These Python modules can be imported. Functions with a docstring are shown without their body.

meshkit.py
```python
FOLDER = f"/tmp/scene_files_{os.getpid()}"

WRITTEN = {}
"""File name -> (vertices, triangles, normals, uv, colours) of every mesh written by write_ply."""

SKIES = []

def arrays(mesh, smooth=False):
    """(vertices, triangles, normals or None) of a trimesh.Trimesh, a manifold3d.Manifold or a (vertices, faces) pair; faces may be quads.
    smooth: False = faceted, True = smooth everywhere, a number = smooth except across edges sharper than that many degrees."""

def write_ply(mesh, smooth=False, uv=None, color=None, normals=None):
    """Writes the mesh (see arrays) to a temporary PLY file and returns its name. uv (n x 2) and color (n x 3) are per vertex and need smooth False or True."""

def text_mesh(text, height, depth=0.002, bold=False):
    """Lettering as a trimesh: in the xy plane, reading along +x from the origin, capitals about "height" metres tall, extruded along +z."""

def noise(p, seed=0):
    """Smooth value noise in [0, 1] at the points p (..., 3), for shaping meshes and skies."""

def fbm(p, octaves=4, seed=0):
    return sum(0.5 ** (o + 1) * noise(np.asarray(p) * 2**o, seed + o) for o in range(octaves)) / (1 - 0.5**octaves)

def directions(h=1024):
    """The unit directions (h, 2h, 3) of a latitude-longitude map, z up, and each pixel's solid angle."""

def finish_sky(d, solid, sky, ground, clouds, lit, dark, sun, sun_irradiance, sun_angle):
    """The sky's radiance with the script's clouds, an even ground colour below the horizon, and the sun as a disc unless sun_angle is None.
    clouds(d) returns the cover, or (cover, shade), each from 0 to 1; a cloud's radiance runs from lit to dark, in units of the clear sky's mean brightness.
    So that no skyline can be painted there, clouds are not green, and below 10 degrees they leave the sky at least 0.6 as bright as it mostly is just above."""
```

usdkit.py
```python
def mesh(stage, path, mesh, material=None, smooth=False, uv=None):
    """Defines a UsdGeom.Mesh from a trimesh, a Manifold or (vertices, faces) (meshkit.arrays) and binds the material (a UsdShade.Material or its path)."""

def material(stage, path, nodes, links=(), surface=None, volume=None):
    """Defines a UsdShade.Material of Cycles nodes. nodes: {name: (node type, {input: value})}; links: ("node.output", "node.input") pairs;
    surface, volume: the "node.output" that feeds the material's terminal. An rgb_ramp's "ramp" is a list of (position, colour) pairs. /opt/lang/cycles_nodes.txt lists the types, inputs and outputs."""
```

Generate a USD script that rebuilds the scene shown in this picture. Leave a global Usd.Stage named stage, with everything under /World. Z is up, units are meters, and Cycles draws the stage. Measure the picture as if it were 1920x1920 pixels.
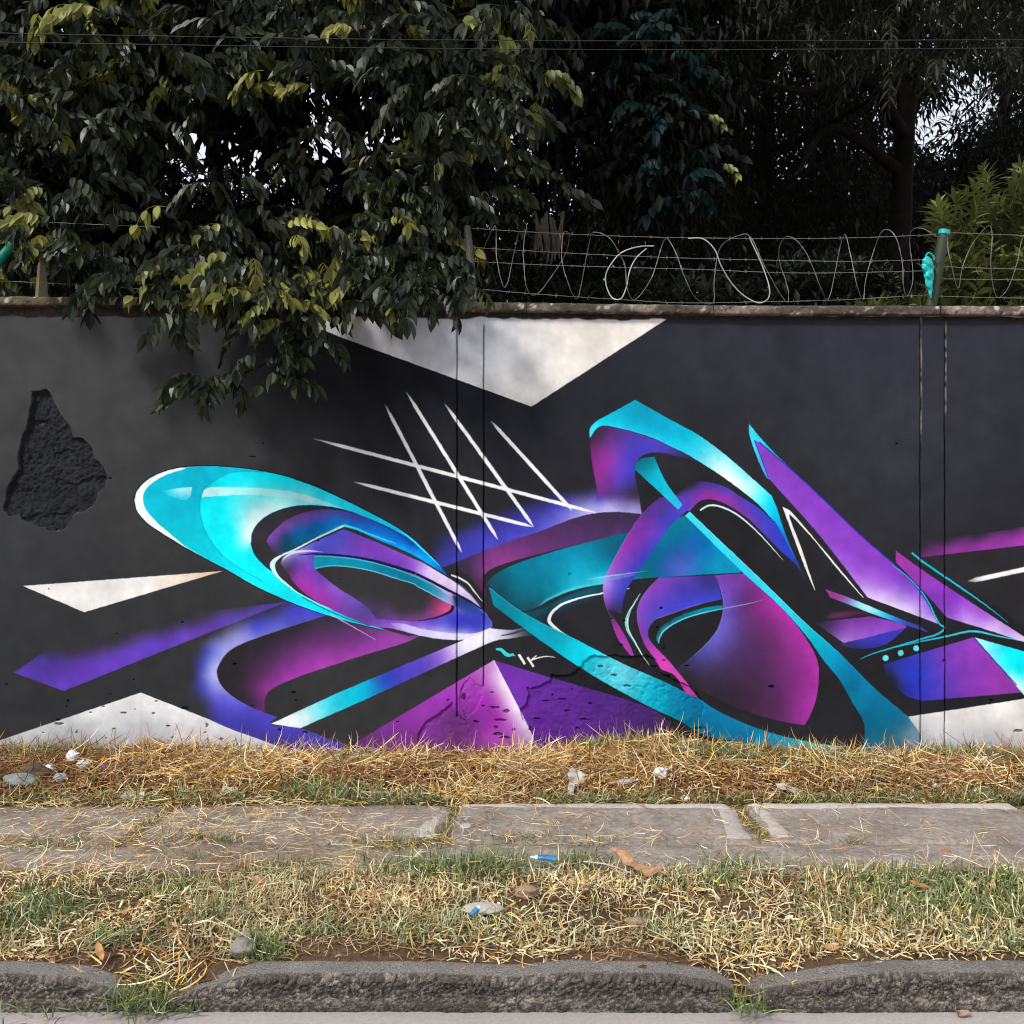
import math
import random

import numpy as np
import trimesh
from pxr import Gf, Sdf, Usd, UsdGeom, UsdLux, UsdShade, Vt
from scipy import ndimage
from scipy.spatial import Delaunay

import meshkit
import usdkit

stage = Usd.Stage.CreateInMemory()
UsdGeom.SetStageUpAxis(stage, UsdGeom.Tokens.z)
UsdGeom.SetStageMetersPerUnit(stage, 1.0)
world = UsdGeom.Xform.Define(stage, "/World")
stage.SetDefaultPrim(world.GetPrim())

# ---------------------------------------------------------------- camera, sky, sun, exposure
EYE, FOCAL, WALL_Y = 1.6, 1850.0, 6.8      # eye height, focal length in 1920ths of the picture's width, distance of the wall
cam = UsdGeom.Camera.Define(stage, "/World/camera")
cam.CreateHorizontalApertureAttr(36.0)
cam.CreateVerticalApertureAttr(36.0)
cam.CreateFocalLengthAttr(36.0 * FOCAL / 1920.0)
cam.CreateClippingRangeAttr(Gf.Vec2f(0.05, 2000.0))
cam.AddTranslateOp().Set(Gf.Vec3d(0, 0, EYE))
cam.AddRotateXOp().Set(90.0)
cam.CreateExposureAttr(1.28)

SUN = np.array([-0.52, -0.50, 0.70])       # towards the sun: up, to the left, behind the camera
SUN /= np.linalg.norm(SUN)
CLOUD = (6.4, 6.75, 7.5)                     # thin bright cloud over most of the sky
usdkit.material(stage, "/World/Looks/sky", {
    "sky": ("sky_texture", {"sky_type": "single_scattering", "sun_disc": False, "sun_elevation": float(math.asin(SUN[2])), "sun_rotation": float(math.atan2(SUN[0], SUN[1])), "aerosol_density": 2.0}),
    "geo": ("texture_coordinate", {}), "n": ("noise_texture", {"scale": 2.2, "detail": 6.0, "roughness": 0.6}), "veil": ("rgb_ramp", {"ramp": [(0.30, (0.55,) * 3), (0.62, (0.97,) * 3)]}),
    "mix": ("mix", {"mix_type": "mix", "color2": CLOUD}), "bg": ("background_shader", {"strength": 0.06})},
    [("geo.generated", "n.vector"), ("n.fac", "veil.fac"), ("veil.color", "mix.fac"), ("sky.color", "mix.color1"), ("mix.color", "bg.color")], surface="bg.background")
sky = UsdLux.DomeLight.Define(stage, "/World/sky")
UsdShade.MaterialBindingAPI.Apply(sky.GetPrim()).Bind(UsdShade.Material.Get(stage, "/World/Looks/sky"))
sun = UsdLux.DistantLight.Define(stage, "/World/sun")
sun.CreateNormalizeAttr(True)
sun.CreateIntensityAttr(0.4)
sun.CreateAngleAttr(10.0)
sun.CreateColorAttr(Gf.Vec3f(1.0, 0.965, 0.905))
_z, _x = SUN, np.cross([0, 0, 1.0], SUN)
_x /= np.linalg.norm(_x)
_y = np.cross(_z, _x)
sun.AddTransformOp().Set(Gf.Matrix4d(*_x, 0, *_y, 0, *_z, 0, 0, 0, 0, 1))

# ---------------------------------------------------------------- helpers
T = Sdf.ValueTypeNames
used = {}


def fresh(parent, name):
    key = (parent, name)
    k = used.get(key, 0)
    used[key] = k + 1
    return f"{parent}/{name}" + (f"_{k:03d}" if k else "")


def tag(prim, label=None, category=None, group=None, kind=None):
    p = prim.GetPrim() if hasattr(prim, "GetPrim") else prim
    for k, t in (("label", label), ("category", category), ("group", group), ("kind", kind)):
        if t:
            p.SetCustomDataByKey(k, t)
    return prim


def thing(name, label=None, category=None, loc=(0, 0, 0), rz=0.0, group=None, kind=None):
    x = UsdGeom.Xform.Define(stage, fresh("/World", name))
    x.AddTranslateOp().Set(Gf.Vec3d(*map(float, loc)))
    if rz:
        x.AddRotateZOp().Set(float(rz))
    return tag(x, label, category, group, kind)


def path_of(parent):
    return "/World" if parent is None else str(parent.GetPath())


def add(name, mesh, material, parent=None, smooth=30, colour=None, normals=None, **custom):
    """One Mesh prim; mesh: a trimesh or (vertices, triangles); colour: one per vertex, read by the materials as "tint"."""
    v, f, n = meshkit.arrays(mesh, False if colour is not None and smooth not in (True, False) else smooth)
    if normals is not None:
        n = normals
    path = fresh(path_of(parent), name)
    m = UsdGeom.Mesh.Define(stage, path)
    m.CreatePointsAttr(Vt.Vec3fArray.FromNumpy(np.ascontiguousarray(v, np.float32)))
    m.CreateFaceVertexCountsAttr(Vt.IntArray.FromNumpy(np.full(len(f), 3, np.int32)))
    m.CreateFaceVertexIndicesAttr(Vt.IntArray.FromNumpy(np.ascontiguousarray(f, np.int32).ravel()))
    m.CreateSubdivisionSchemeAttr("none")
    if n is not None:
        m.CreateNormalsAttr(Vt.Vec3fArray.FromNumpy(np.ascontiguousarray(n, np.float32)))
        m.SetNormalsInterpolation("vertex")
    if colour is not None:
        UsdGeom.PrimvarsAPI(m).CreatePrimvar("tint", T.Color3fArray, "vertex").Set(Vt.Vec3fArray.FromNumpy(np.ascontiguousarray(colour, np.float32)))
    UsdShade.MaterialBindingAPI.Apply(m.GetPrim()).Bind(UsdShade.Material.Get(stage, f"/World/Looks/{material}"))
    return tag(m, **custom)


def lin(c):
    c = np.asarray(c, float) / 255.0
    return np.where(c < 0.04045, c / 12.92, ((c + 0.055) / 1.055) ** 2.4)


def at(u, v, y):
    """The point at distance y that the picture's place (u, v) shows."""
    return np.array([(u - 960) * y / FOCAL, y, EYE + (960 - v) * y / FOCAL])


def on_ground(u, v, z=0.0):
    y = (EYE - z) * FOCAL / (v - 960)
    return np.array([(u - 960) * y / FOCAL, y, z])


def tube(points, radius, sides=6, closed=True):
    p = np.asarray(points, float)
    r = np.broadcast_to(np.asarray(radius, float), (len(p),))
    t = np.gradient(p, axis=0)
    t /= np.linalg.norm(t, axis=1, keepdims=True) + 1e-12
    ref = np.array([0.31, 0.17, 0.93]) if abs(t[:, 2]).mean() < 0.8 else np.array([0.95, 0.2, 0.1])
    a = np.cross(t, ref)
    a /= np.linalg.norm(a, axis=1, keepdims=True) + 1e-12
    b = np.cross(t, a)
    ang = np.arange(sides) * 2 * np.pi / sides
    v = p[:, None] + r[:, None, None] * (np.cos(ang)[None, :, None] * a[:, None] + np.sin(ang)[None, :, None] * b[:, None])
    i, j = np.meshgrid(np.arange(len(p) - 1), np.arange(sides), indexing="ij")
    q = np.stack([i * sides + j, i * sides + (j + 1) % sides, (i + 1) * sides + (j + 1) % sides, (i + 1) * sides + j], -1).reshape(-1, 4)
    f = np.vstack([q[:, [0, 2, 1]], q[:, [0, 3, 2]]])
    v = v.reshape(-1, 3)
    if closed:
        n = len(v)
        v = np.vstack([v, p[:1], p[-1:]])
        k = np.arange(sides)
        f = np.vstack([f, np.stack([np.full(sides, n), k, (k + 1) % sides], 1), np.stack([np.full(sides, n + 1), (len(p) - 1) * sides + (k + 1) % sides, (len(p) - 1) * sides + k], 1)])
    return v, f


def join(parts):
    vs, fs, n = [], [], 0
    for v, f in parts:
        vs.append(v)
        fs.append(np.asarray(f) + n)
        n += len(v)
    return np.vstack(vs), np.vstack(fs)


def grid_mesh(P):
    """Triangles over a lattice of points (rows, columns, 3)."""
    a, b = P.shape[:2]
    i, j = np.meshgrid(np.arange(a - 1), np.arange(b - 1), indexing="ij")
    q = np.stack([i * b + j, i * b + j + 1, (i + 1) * b + j + 1, (i + 1) * b + j], -1).reshape(-1, 4)
    return P.reshape(-1, 3), np.vstack([q[:, [0, 1, 2]], q[:, [0, 2, 3]]])


def noise3(p, scale, octaves=4, seed=0):
    return meshkit.fbm(np.asarray(p) * scale + 100.0, octaves, seed) - 0.5


def rough_rock(size, seed, amount=0.25, detail=3):
    m = trimesh.creation.icosphere(subdivisions=detail)
    v = np.array(m.vertices)
    v *= 1 + amount * 2.2 * noise3(v, 1.3, 2, seed)[:, None] + amount * 0.9 * noise3(v, 4.0, 3, seed + 9)[:, None]
    return v * np.asarray(size) / 2, np.array(m.faces)


def moved(m, loc=(0, 0, 0), rz=0.0, rx=0.0, ry=0.0):
    v, f = m
    R = trimesh.transformations.euler_matrix(rx, ry, rz)[:3, :3]
    return np.asarray(v) @ R.T + np.asarray(loc), f


# ---------------------------------------------------------------- materials
def look(name, base, rough=0.8, spec=0.3, var=None, var_scale=4.0, detail_scale=60.0, detail=0.25, bump=0.0, bump_scale=80.0, bump_distance=0.004):
    """A procedural surface: base colour drifting to var in broad patches, finer mottling, fine relief. base None: the mesh's own tint."""
    nodes = {"geo": ("geometry", {}), "p": ("principled_bsdf", {"roughness": rough, "specular_ior_level": spec}),
             "fine": ("noise_texture", {"scale": detail_scale, "detail": 5.0, "roughness": 0.6}),
             "tone": ("rgb_ramp", {"ramp": [(0.25, (1 - detail,) * 3), (0.75, (1 + detail,) * 3)]}),
             "mul": ("mix", {"mix_type": "multiply", "fac": 1.0})}
    links = [("geo.position", "fine.vector"), ("fine.fac", "tone.fac"), ("tone.color", "mul.color2"), ("mul.color", "p.base_color")]
    if base is None:
        nodes["tint"] = ("attribute", {"attribute": "tint"})
        source = "tint.color"
    elif var is not None:
        nodes["patch"] = ("noise_texture", {"scale": var_scale, "detail": 4.0, "roughness": 0.6})
        nodes["ramp"] = ("rgb_ramp", {"ramp": [(0.3, base), (0.7, var)]})
        links += [("geo.position", "patch.vector"), ("patch.fac", "ramp.fac")]
        source = "ramp.color"
    else:
        nodes["mul"][1]["color1"] = base
        source = None
    if source:
        links.append((source, "mul.color1"))
    if bump:
        nodes["bn"] = ("noise_texture", {"scale": bump_scale, "detail": 6.0, "roughness": 0.65})
        nodes["bump"] = ("bump", {"strength": bump, "distance": bump_distance})
        links += [("geo.position", "bn.vector"), ("bn.fac", "bump.height"), ("bump.normal", "p.normal")]
    return usdkit.material(stage, f"/World/Looks/{name}", nodes, links, surface="p.BSDF")


def leaf_look(name, a, b, rough=0.45, spec=0.5, through=0.25):
    """Leaves: the colour varies from leaf to leaf (by place), with some light let through."""
    usdkit.material(stage, f"/World/Looks/{name}", {
        "geo": ("geometry", {}), "n": ("noise_texture", {"scale": 3.0, "detail": 3.0}), "r": ("rgb_ramp", {"ramp": [(0.32, a), (0.68, b)]}),
        "p": ("principled_bsdf", {"roughness": rough, "specular_ior_level": spec}), "t": ("translucent_bsdf", {}), "mix": ("mix_closure", {"fac": through})},
        [("geo.position", "n.vector"), ("n.fac", "r.fac"), ("r.color", "p.base_color"), ("r.color", "t.color"), ("p.BSDF", "mix.closure1"), ("t.BSDF", "mix.closure2")], surface="mix.closure")


look("paint", None, rough=0.8, spec=0.03, detail_scale=9.0, detail=0.10, bump=0.6, bump_scale=120.0, bump_distance=0.003)
look("raw_wall", (0.035, 0.035, 0.04), var=(0.05, 0.05, 0.052), bump=0.4)
look("coping_concrete", None, rough=0.9, detail_scale=45, detail=0.55, bump=0.8, bump_scale=60, bump_distance=0.01)
look("soil", (0.060, 0.036, 0.022), var=(0.125, 0.08, 0.048), var_scale=3, detail_scale=40, detail=0.45, bump=0.8, bump_scale=50, bump_distance=0.02)
look("earth", None, rough=0.95, spec=0.05, detail_scale=40, detail=0.4, bump=0.8, bump_scale=50, bump_distance=0.02)
look("slab_concrete", (0.19, 0.158, 0.128), var=(0.325, 0.28, 0.24), var_scale=3.5, detail_scale=38, detail=0.38, bump=0.7, bump_scale=70, bump_distance=0.008)
look("slab_margin", (0.36, 0.325, 0.29), var=(0.46, 0.42, 0.375), var_scale=3, detail_scale=50, detail=0.15, bump=0.4, bump_scale=90)
look("kerb_concrete", None, rough=0.9, detail_scale=170, detail=0.95, bump=1.0, bump_scale=150, bump_distance=0.03)
look("road_concrete", (0.30, 0.27, 0.25), var=(0.38, 0.345, 0.325), var_scale=1.3, detail_scale=70, detail=0.16, bump=0.5, bump_scale=160, bump_distance=0.004)
look("straw", None, rough=0.6, spec=0.3, detail_scale=25, detail=0.2)
look("bark", (0.008, 0.007, 0.006), var=(0.018, 0.015, 0.012), var_scale=6, rough=0.95, spec=0.04, bump=0.9, bump_scale=40, bump_distance=0.02)
look("twig", (0.06, 0.05, 0.035), rough=0.8)
look("wire_steel", (0.22, 0.22, 0.21), var=(0.12, 0.10, 0.085), var_scale=5, rough=0.5, spec=0.5)
look("razor_tape", (0.24, 0.235, 0.215), var=(0.05, 0.042, 0.035), var_scale=5, rough=0.45, spec=0.6)
look("razor_bright", (0.48, 0.50, 0.50), var=(0.25, 0.27, 0.27), var_scale=6, rough=0.4, spec=0.6)
look("cable_rubber", (0.02, 0.02, 0.02), rough=0.6)
look("post_green", (0.028, 0.036, 0.024), var=(0.045, 0.05, 0.035), rough=0.6, detail_scale=30)
look("teal_plastic", (0.0, 0.30, 0.27), var=(0.0, 0.42, 0.40), rough=0.35, spec=0.5, detail_scale=20, detail=0.15)
look("teal_pipe", (0.0, 0.17, 0.11), var=(0.0, 0.22, 0.15), rough=0.5)
look("post_grey", (0.05, 0.055, 0.055), var=(0.09, 0.09, 0.08), rough=0.9, bump=0.5)
look("post_concrete", (0.15, 0.14, 0.09), var=(0.24, 0.21, 0.13), var_scale=9, rough=0.95, bump=0.6)
look("white_plastic", (0.72, 0.71, 0.72), var=(0.55, 0.54, 0.57), var_scale=14, rough=0.5)
look("grey_plastic", (0.42, 0.47, 0.52), var=(0.12, 0.14, 0.17), var_scale=26, rough=0.4)
look("paper", (0.50, 0.46, 0.42), var=(0.36, 0.32, 0.29), var_scale=16, rough=0.8)
look("foil", (0.46, 0.42, 0.44), var=(0.25, 0.22, 0.23), var_scale=20, rough=0.35, spec=0.7)
look("blue_plastic", (0.015, 0.10, 0.27), var=(0.03, 0.24, 0.48), var_scale=20, rough=0.35, spec=0.5)
look("white_cap", (0.75, 0.77, 0.78), rough=0.4)
look("purple_plastic", (0.16, 0.05, 0.36), rough=0.5)
look("stone_grey", (0.16, 0.145, 0.13), var=(0.25, 0.23, 0.20), var_scale=14, rough=0.95, bump=0.8, bump_scale=60)
look("stone_teal", (0.13, 0.17, 0.15), var=(0.24, 0.27, 0.24), var_scale=12, rough=0.9, bump=0.6)
look("stone_brown", (0.24, 0.15, 0.10), var=(0.34, 0.23, 0.16), var_scale=12, rough=0.95, bump=0.6)
look("bark_brown", (0.22, 0.115, 0.06), var=(0.46, 0.27, 0.15), var_scale=22, rough=0.85, bump=0.4, bump_scale=40)
look("dry_leaf", (0.26, 0.12, 0.04), var=(0.42, 0.23, 0.09), var_scale=12, rough=0.7)
look("orange_leaf", (0.42, 0.11, 0.03), rough=0.7)
look("dead_frond", (0.05, 0.04, 0.03), var=(0.11, 0.09, 0.065), var_scale=10, rough=0.9)
look("flower_red", (0.30, 0.05, 0.015), var=(0.42, 0.12, 0.03), rough=0.6)
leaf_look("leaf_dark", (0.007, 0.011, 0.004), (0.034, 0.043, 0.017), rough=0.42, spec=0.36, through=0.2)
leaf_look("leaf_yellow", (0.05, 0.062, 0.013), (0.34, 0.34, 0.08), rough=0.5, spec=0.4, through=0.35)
leaf_look("leaf_inner", (0.007, 0.010, 0.006), (0.013, 0.017, 0.010), rough=0.6, spec=0.12)  # leaf colour darkened for the shade deep inside a crown
leaf_look("leaf_teal", (0.002, 0.010, 0.010), (0.004, 0.028, 0.024), rough=0.55, spec=0.2)
leaf_look("leaf_olive", (0.018, 0.020, 0.012), (0.034, 0.035, 0.021), rough=0.6, spec=0.2)
leaf_look("leaf_far", (0.008, 0.010, 0.007), (0.015, 0.018, 0.012), rough=0.65, spec=0.12)
leaf_look("leaf_shrub", (0.030, 0.042, 0.009), (0.17, 0.19, 0.05), rough=0.5, spec=0.4, through=0.3)


# ---------------------------------------------------------------- the mural: shapes of paint laid on the wall one over another
# Paint is planned in mural units (272 units to the metre, u to the right, v down from the eye line + 960) and turned into wall metres below.
MU0, MV0, MRES, MNX, MNY = -70.0, 572.0, 0.82, 2529, 1057
paint = np.zeros((MNY, MNX, 3), np.float32)
region = np.zeros((MNY, MNX), np.int16)
BG = None


def crop(ox, oy, s=3.0):
    return lambda *p: [(ox + u / s, oy + v / s) for u, v in p]


A, B, C, D, E, F = crop(200, 700), crop(840, 700), crop(1280, 740), crop(0, 1000), crop(640, 1120), crop(1280, 1120)
G, H, I, Q = crop(640, 1000, 6.0), crop(460, 940, 6.0), crop(1080, 1040, 6.0), crop(0, 0, 1.0)


def sm(p, n=10):
    """A smooth open curve through the points."""
    p = np.asarray(p, float)
    if len(p) < 3:
        return p
    q = np.vstack([2 * p[0] - p[1], p, 2 * p[-1] - p[-2]])
    out = []
    t = np.linspace(0, 1, n, endpoint=False)[:, None]
    for k in range(len(p) - 1):
        a, b, c, d = q[k:k + 4]
        la, lb, lc = (max(np.linalg.norm(y - x), 1e-6) ** 0.5 for x, y in ((a, b), (b, c), (c, d)))
        m1 = (c - b + lb * ((b - a) / la - (c - a) / (la + lb)))
        m2 = (c - b + lb * ((d - c) / lc - (d - b) / (lb + lc)))
        out.append((2 * t**3 - 3 * t**2 + 1) * b + (t**3 - 2 * t**2 + t) * m1 + (-2 * t**3 + 3 * t**2) * c + (t**3 - t**2) * m2)
    return np.vstack(out + [p[-1:]])


def coverage(poly):
    """How much of each cell the polygon covers: (row slice, column slice, cover)."""
    p = (np.asarray(poly, float) - (MU0, MV0)) / MRES
    x0, y0 = np.maximum(np.floor(p.min(0)).astype(int) - 1, 0)
    x1, y1 = np.minimum(np.ceil(p.max(0)).astype(int) + 2, (MNX, MNY))
    if x1 <= x0 or y1 <= y0:
        return None
    w, h = x1 - x0, y1 - y0
    cov = np.zeros((h, w + 2))
    a, b = p, np.roll(p, -1, 0)
    SUB = 4
    for j in range(h * SUB):
        y = y0 + (j + 0.5) / SUB
        hit = (a[:, 1] <= y) != (b[:, 1] <= y)
        if not hit.any():
            continue
        aa, bb = a[hit], b[hit]
        xs = np.sort(aa[:, 0] + (y - aa[:, 1]) / (bb[:, 1] - aa[:, 1]) * (bb[:, 0] - aa[:, 0])) - x0
        xs = np.clip(xs, 0, w)
        row = cov[j // SUB]
        for k, x in enumerate(xs):
            i = int(x)
            f = x - i
            s = 1 - 2 * (k % 2)
            row[i] += s * (1 - f)
            row[i + 1] += s * f
    return slice(y0, y1), slice(x0, x1), np.clip(np.cumsum(cov, 1)[:, :w] / SUB, 0, 1).astype(np.float32)


def put(poly, colour, group=0, power=2.6, soft=0.0, alpha=1.0, fade=None, under=0.3):
    """Lays one shape of paint. colour: one colour, or [(place, colour or BG)] blended between the places; soft: a sprayed edge (units); fade: alpha along a curve (places, alphas)."""
    got = coverage(poly)
    if got is None:
        return
    ys, xs, cov = got
    if soft:
        cov = ndimage.gaussian_filter(cov, soft / MRES)
    jy, jx = np.nonzero(cov > 0.002)
    u, v = MU0 + (jx + xs.start) * MRES, MV0 + (jy + ys.start) * MRES
    al = cov[jy, jx] * alpha
    if isinstance(colour, tuple):
        col = np.broadcast_to(np.array(colour, np.float32), (len(u), 3))
    else:
        at_, cs = np.array([p for p, c in colour], float), [c for p, c in colour]
        seen = [k for k, c in enumerate(cs) if c is not None]
        val = np.array([(*(cs[k] if cs[k] is not None else cs[min(seen, key=lambda q: np.sum((at_[q] - at_[k]) ** 2))]), 255.0 * (cs[k] is not None)) for k in range(len(cs))], float)
        n, s0 = len(at_), 8.0
        ker = -np.sqrt(np.sum((at_[:, None] - at_[None]) ** 2, -1) + s0 * s0)
        sol = np.linalg.solve(np.block([[ker + np.eye(n) * 5, np.ones((n, 1))], [np.ones((1, n)), np.zeros((1, 1))]]), np.vstack([val, np.zeros((1, 4))])).astype(np.float32)
        col4 = np.repeat(sol[n:], len(u), 0)
        uf, vf = u.astype(np.float32), v.astype(np.float32)
        for k in range(n):
            col4 -= np.sqrt((uf - np.float32(at_[k, 0])) ** 2 + (vf - np.float32(at_[k, 1])) ** 2 + np.float32(s0 * s0))[:, None] * sol[k]
        col = np.clip(col4[:, :3], val[:, :3].min(0), val[:, :3].max(0))
        if None in cs:
            a = np.clip(col4[:, 3] / 255, 0, 1)
            al = al * a * a * (3 - 2 * a)
    al = np.clip(al, 0, 1)[:, None]
    at = (jy + ys.start, jx + xs.start)
    paint[at] = paint[at] * (1 - al) + col * al
    if group:
        on = al[:, 0] > under
        region[at[0][on], at[1][on]] = group


def shape(runs, colour, group=0, **kw):
    put(np.vstack([sm(r) for r in runs]), colour, group, **kw)


def line(p, width, colour, group=0, taper=(0.0, 0.0), smooth=True, **kw):
    """A stroke along the points; width: one or one per point; taper: the share of the length over which each end narrows."""
    p = np.asarray(p, float)
    w = np.broadcast_to(np.asarray(width, float), (len(p),))
    q = sm(p) if smooth else np.vstack([np.linspace(a, b, 12, endpoint=False) for a, b in zip(p[:-1], p[1:])] + [p[-1:]])
    s = np.concatenate([[0], np.cumsum(np.linalg.norm(np.diff(q, axis=0), axis=1))])
    sp = np.interp(np.linspace(0, len(q) - 1, len(p)), np.arange(len(q)), s)
    ww = np.interp(s, sp, w)
    r = s / s[-1]
    if taper[0]:
        ww = ww * np.clip(r / taper[0], 0.05, 1) ** 0.7
    if taper[1]:
        ww = ww * np.clip((1 - r) / taper[1], 0.05, 1) ** 0.7
    t = np.gradient(q, axis=0)
    t /= np.linalg.norm(t, axis=1, keepdims=True) + 1e-9
    nrm = np.stack([-t[:, 1], t[:, 0]], 1) * ww[:, None] / 2
    put(np.vstack([q + nrm, (q - nrm)[::-1]]), colour, group, **kw)


def z(pts, *cols):
    return list(zip(pts, cols))


WHITE, CYAN, TEAL = (240, 240, 238), (0, 240, 252), (0, 165, 195)
BLUE, PURPLE, MAG, LILAC = (62, 62, 190), (112, 55, 172), (162, 52, 165), (190, 178, 240)
DARK, EDGE = (46, 46, 51), (12, 50, 70)
(G_TOP, G_LEFT, G_BLEFT, G_BRIGHT, G_OVAL, G_ARM, G_PYR, G_MID, G_RIGHT, G_SIGN, G_STRIPE, G_HATCH) = range(1, 13)

# bare wall: sprayed dark grey, unevenly, with leaf shade painted in below the branch
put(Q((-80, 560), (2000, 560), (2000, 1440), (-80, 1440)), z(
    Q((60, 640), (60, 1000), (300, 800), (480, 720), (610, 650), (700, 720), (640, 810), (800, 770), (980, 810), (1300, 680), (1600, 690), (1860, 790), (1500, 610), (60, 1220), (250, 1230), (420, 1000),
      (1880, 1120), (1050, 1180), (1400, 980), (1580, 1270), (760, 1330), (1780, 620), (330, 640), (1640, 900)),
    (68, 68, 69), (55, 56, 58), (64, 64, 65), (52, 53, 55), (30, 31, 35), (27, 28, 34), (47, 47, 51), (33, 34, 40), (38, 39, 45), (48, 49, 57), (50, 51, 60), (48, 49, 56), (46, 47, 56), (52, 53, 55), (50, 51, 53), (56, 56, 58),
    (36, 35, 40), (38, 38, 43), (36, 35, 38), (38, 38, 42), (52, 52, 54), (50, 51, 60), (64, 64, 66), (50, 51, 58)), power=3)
# white wedges; leaf shade painted into the left of the top one
put(Q((530, 588), (1264, 590), (997, 763), (640, 633)), z(Q((640, 605), (780, 620), (880, 620), (880, 690), (1000, 640), (1180, 610), (1000, 745), (950, 690), (1080, 585), (900, 660)),
    (198, 199, 205), (196, 199, 208), (205, 208, 218), (218, 218, 222), (226, 224, 222), (236, 230, 222), (224, 220, 215), (220, 220, 221), (214, 205, 196), (205, 209, 219)), G_TOP)
put(D((130, 297), (1255, 213), (475, 445)), z(D((300, 300), (475, 400), (800, 280), (1050, 240), (1220, 215)), (236, 234, 231), (238, 236, 233), (240, 237, 233), (238, 218, 200), (236, 206, 184)), G_LEFT)
put(D((-300, 1264), (0, 1165), (793, 897), (1630, 1225), (1700, 1330), (-300, 1330)), z(D((793, 930), (500, 1040), (1000, 1040), (200, 1130), (500, 1160), (800, 1150), (1300, 1150), (900, 1230), (300, 1210)),
    (232, 231, 229), (226, 226, 225), (234, 233, 232), (205, 207, 210), (188, 193, 199), (198, 202, 207), (232, 232, 233), (176, 182, 190), (170, 176, 184)), G_BLEFT)
put(C((1270, 1812), (1560, 1768), (2060, 1690), (2060, 2100), (1400, 2100)), z(C((1300, 1830), (1420, 1860), (1600, 1850), (1850, 1800), (1700, 1930), (1500, 1940)),
    (205, 205, 210), (222, 219, 218), (232, 228, 224), (234, 229, 222), (200, 200, 204), (196, 198, 204)), G_BRIGHT)
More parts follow.
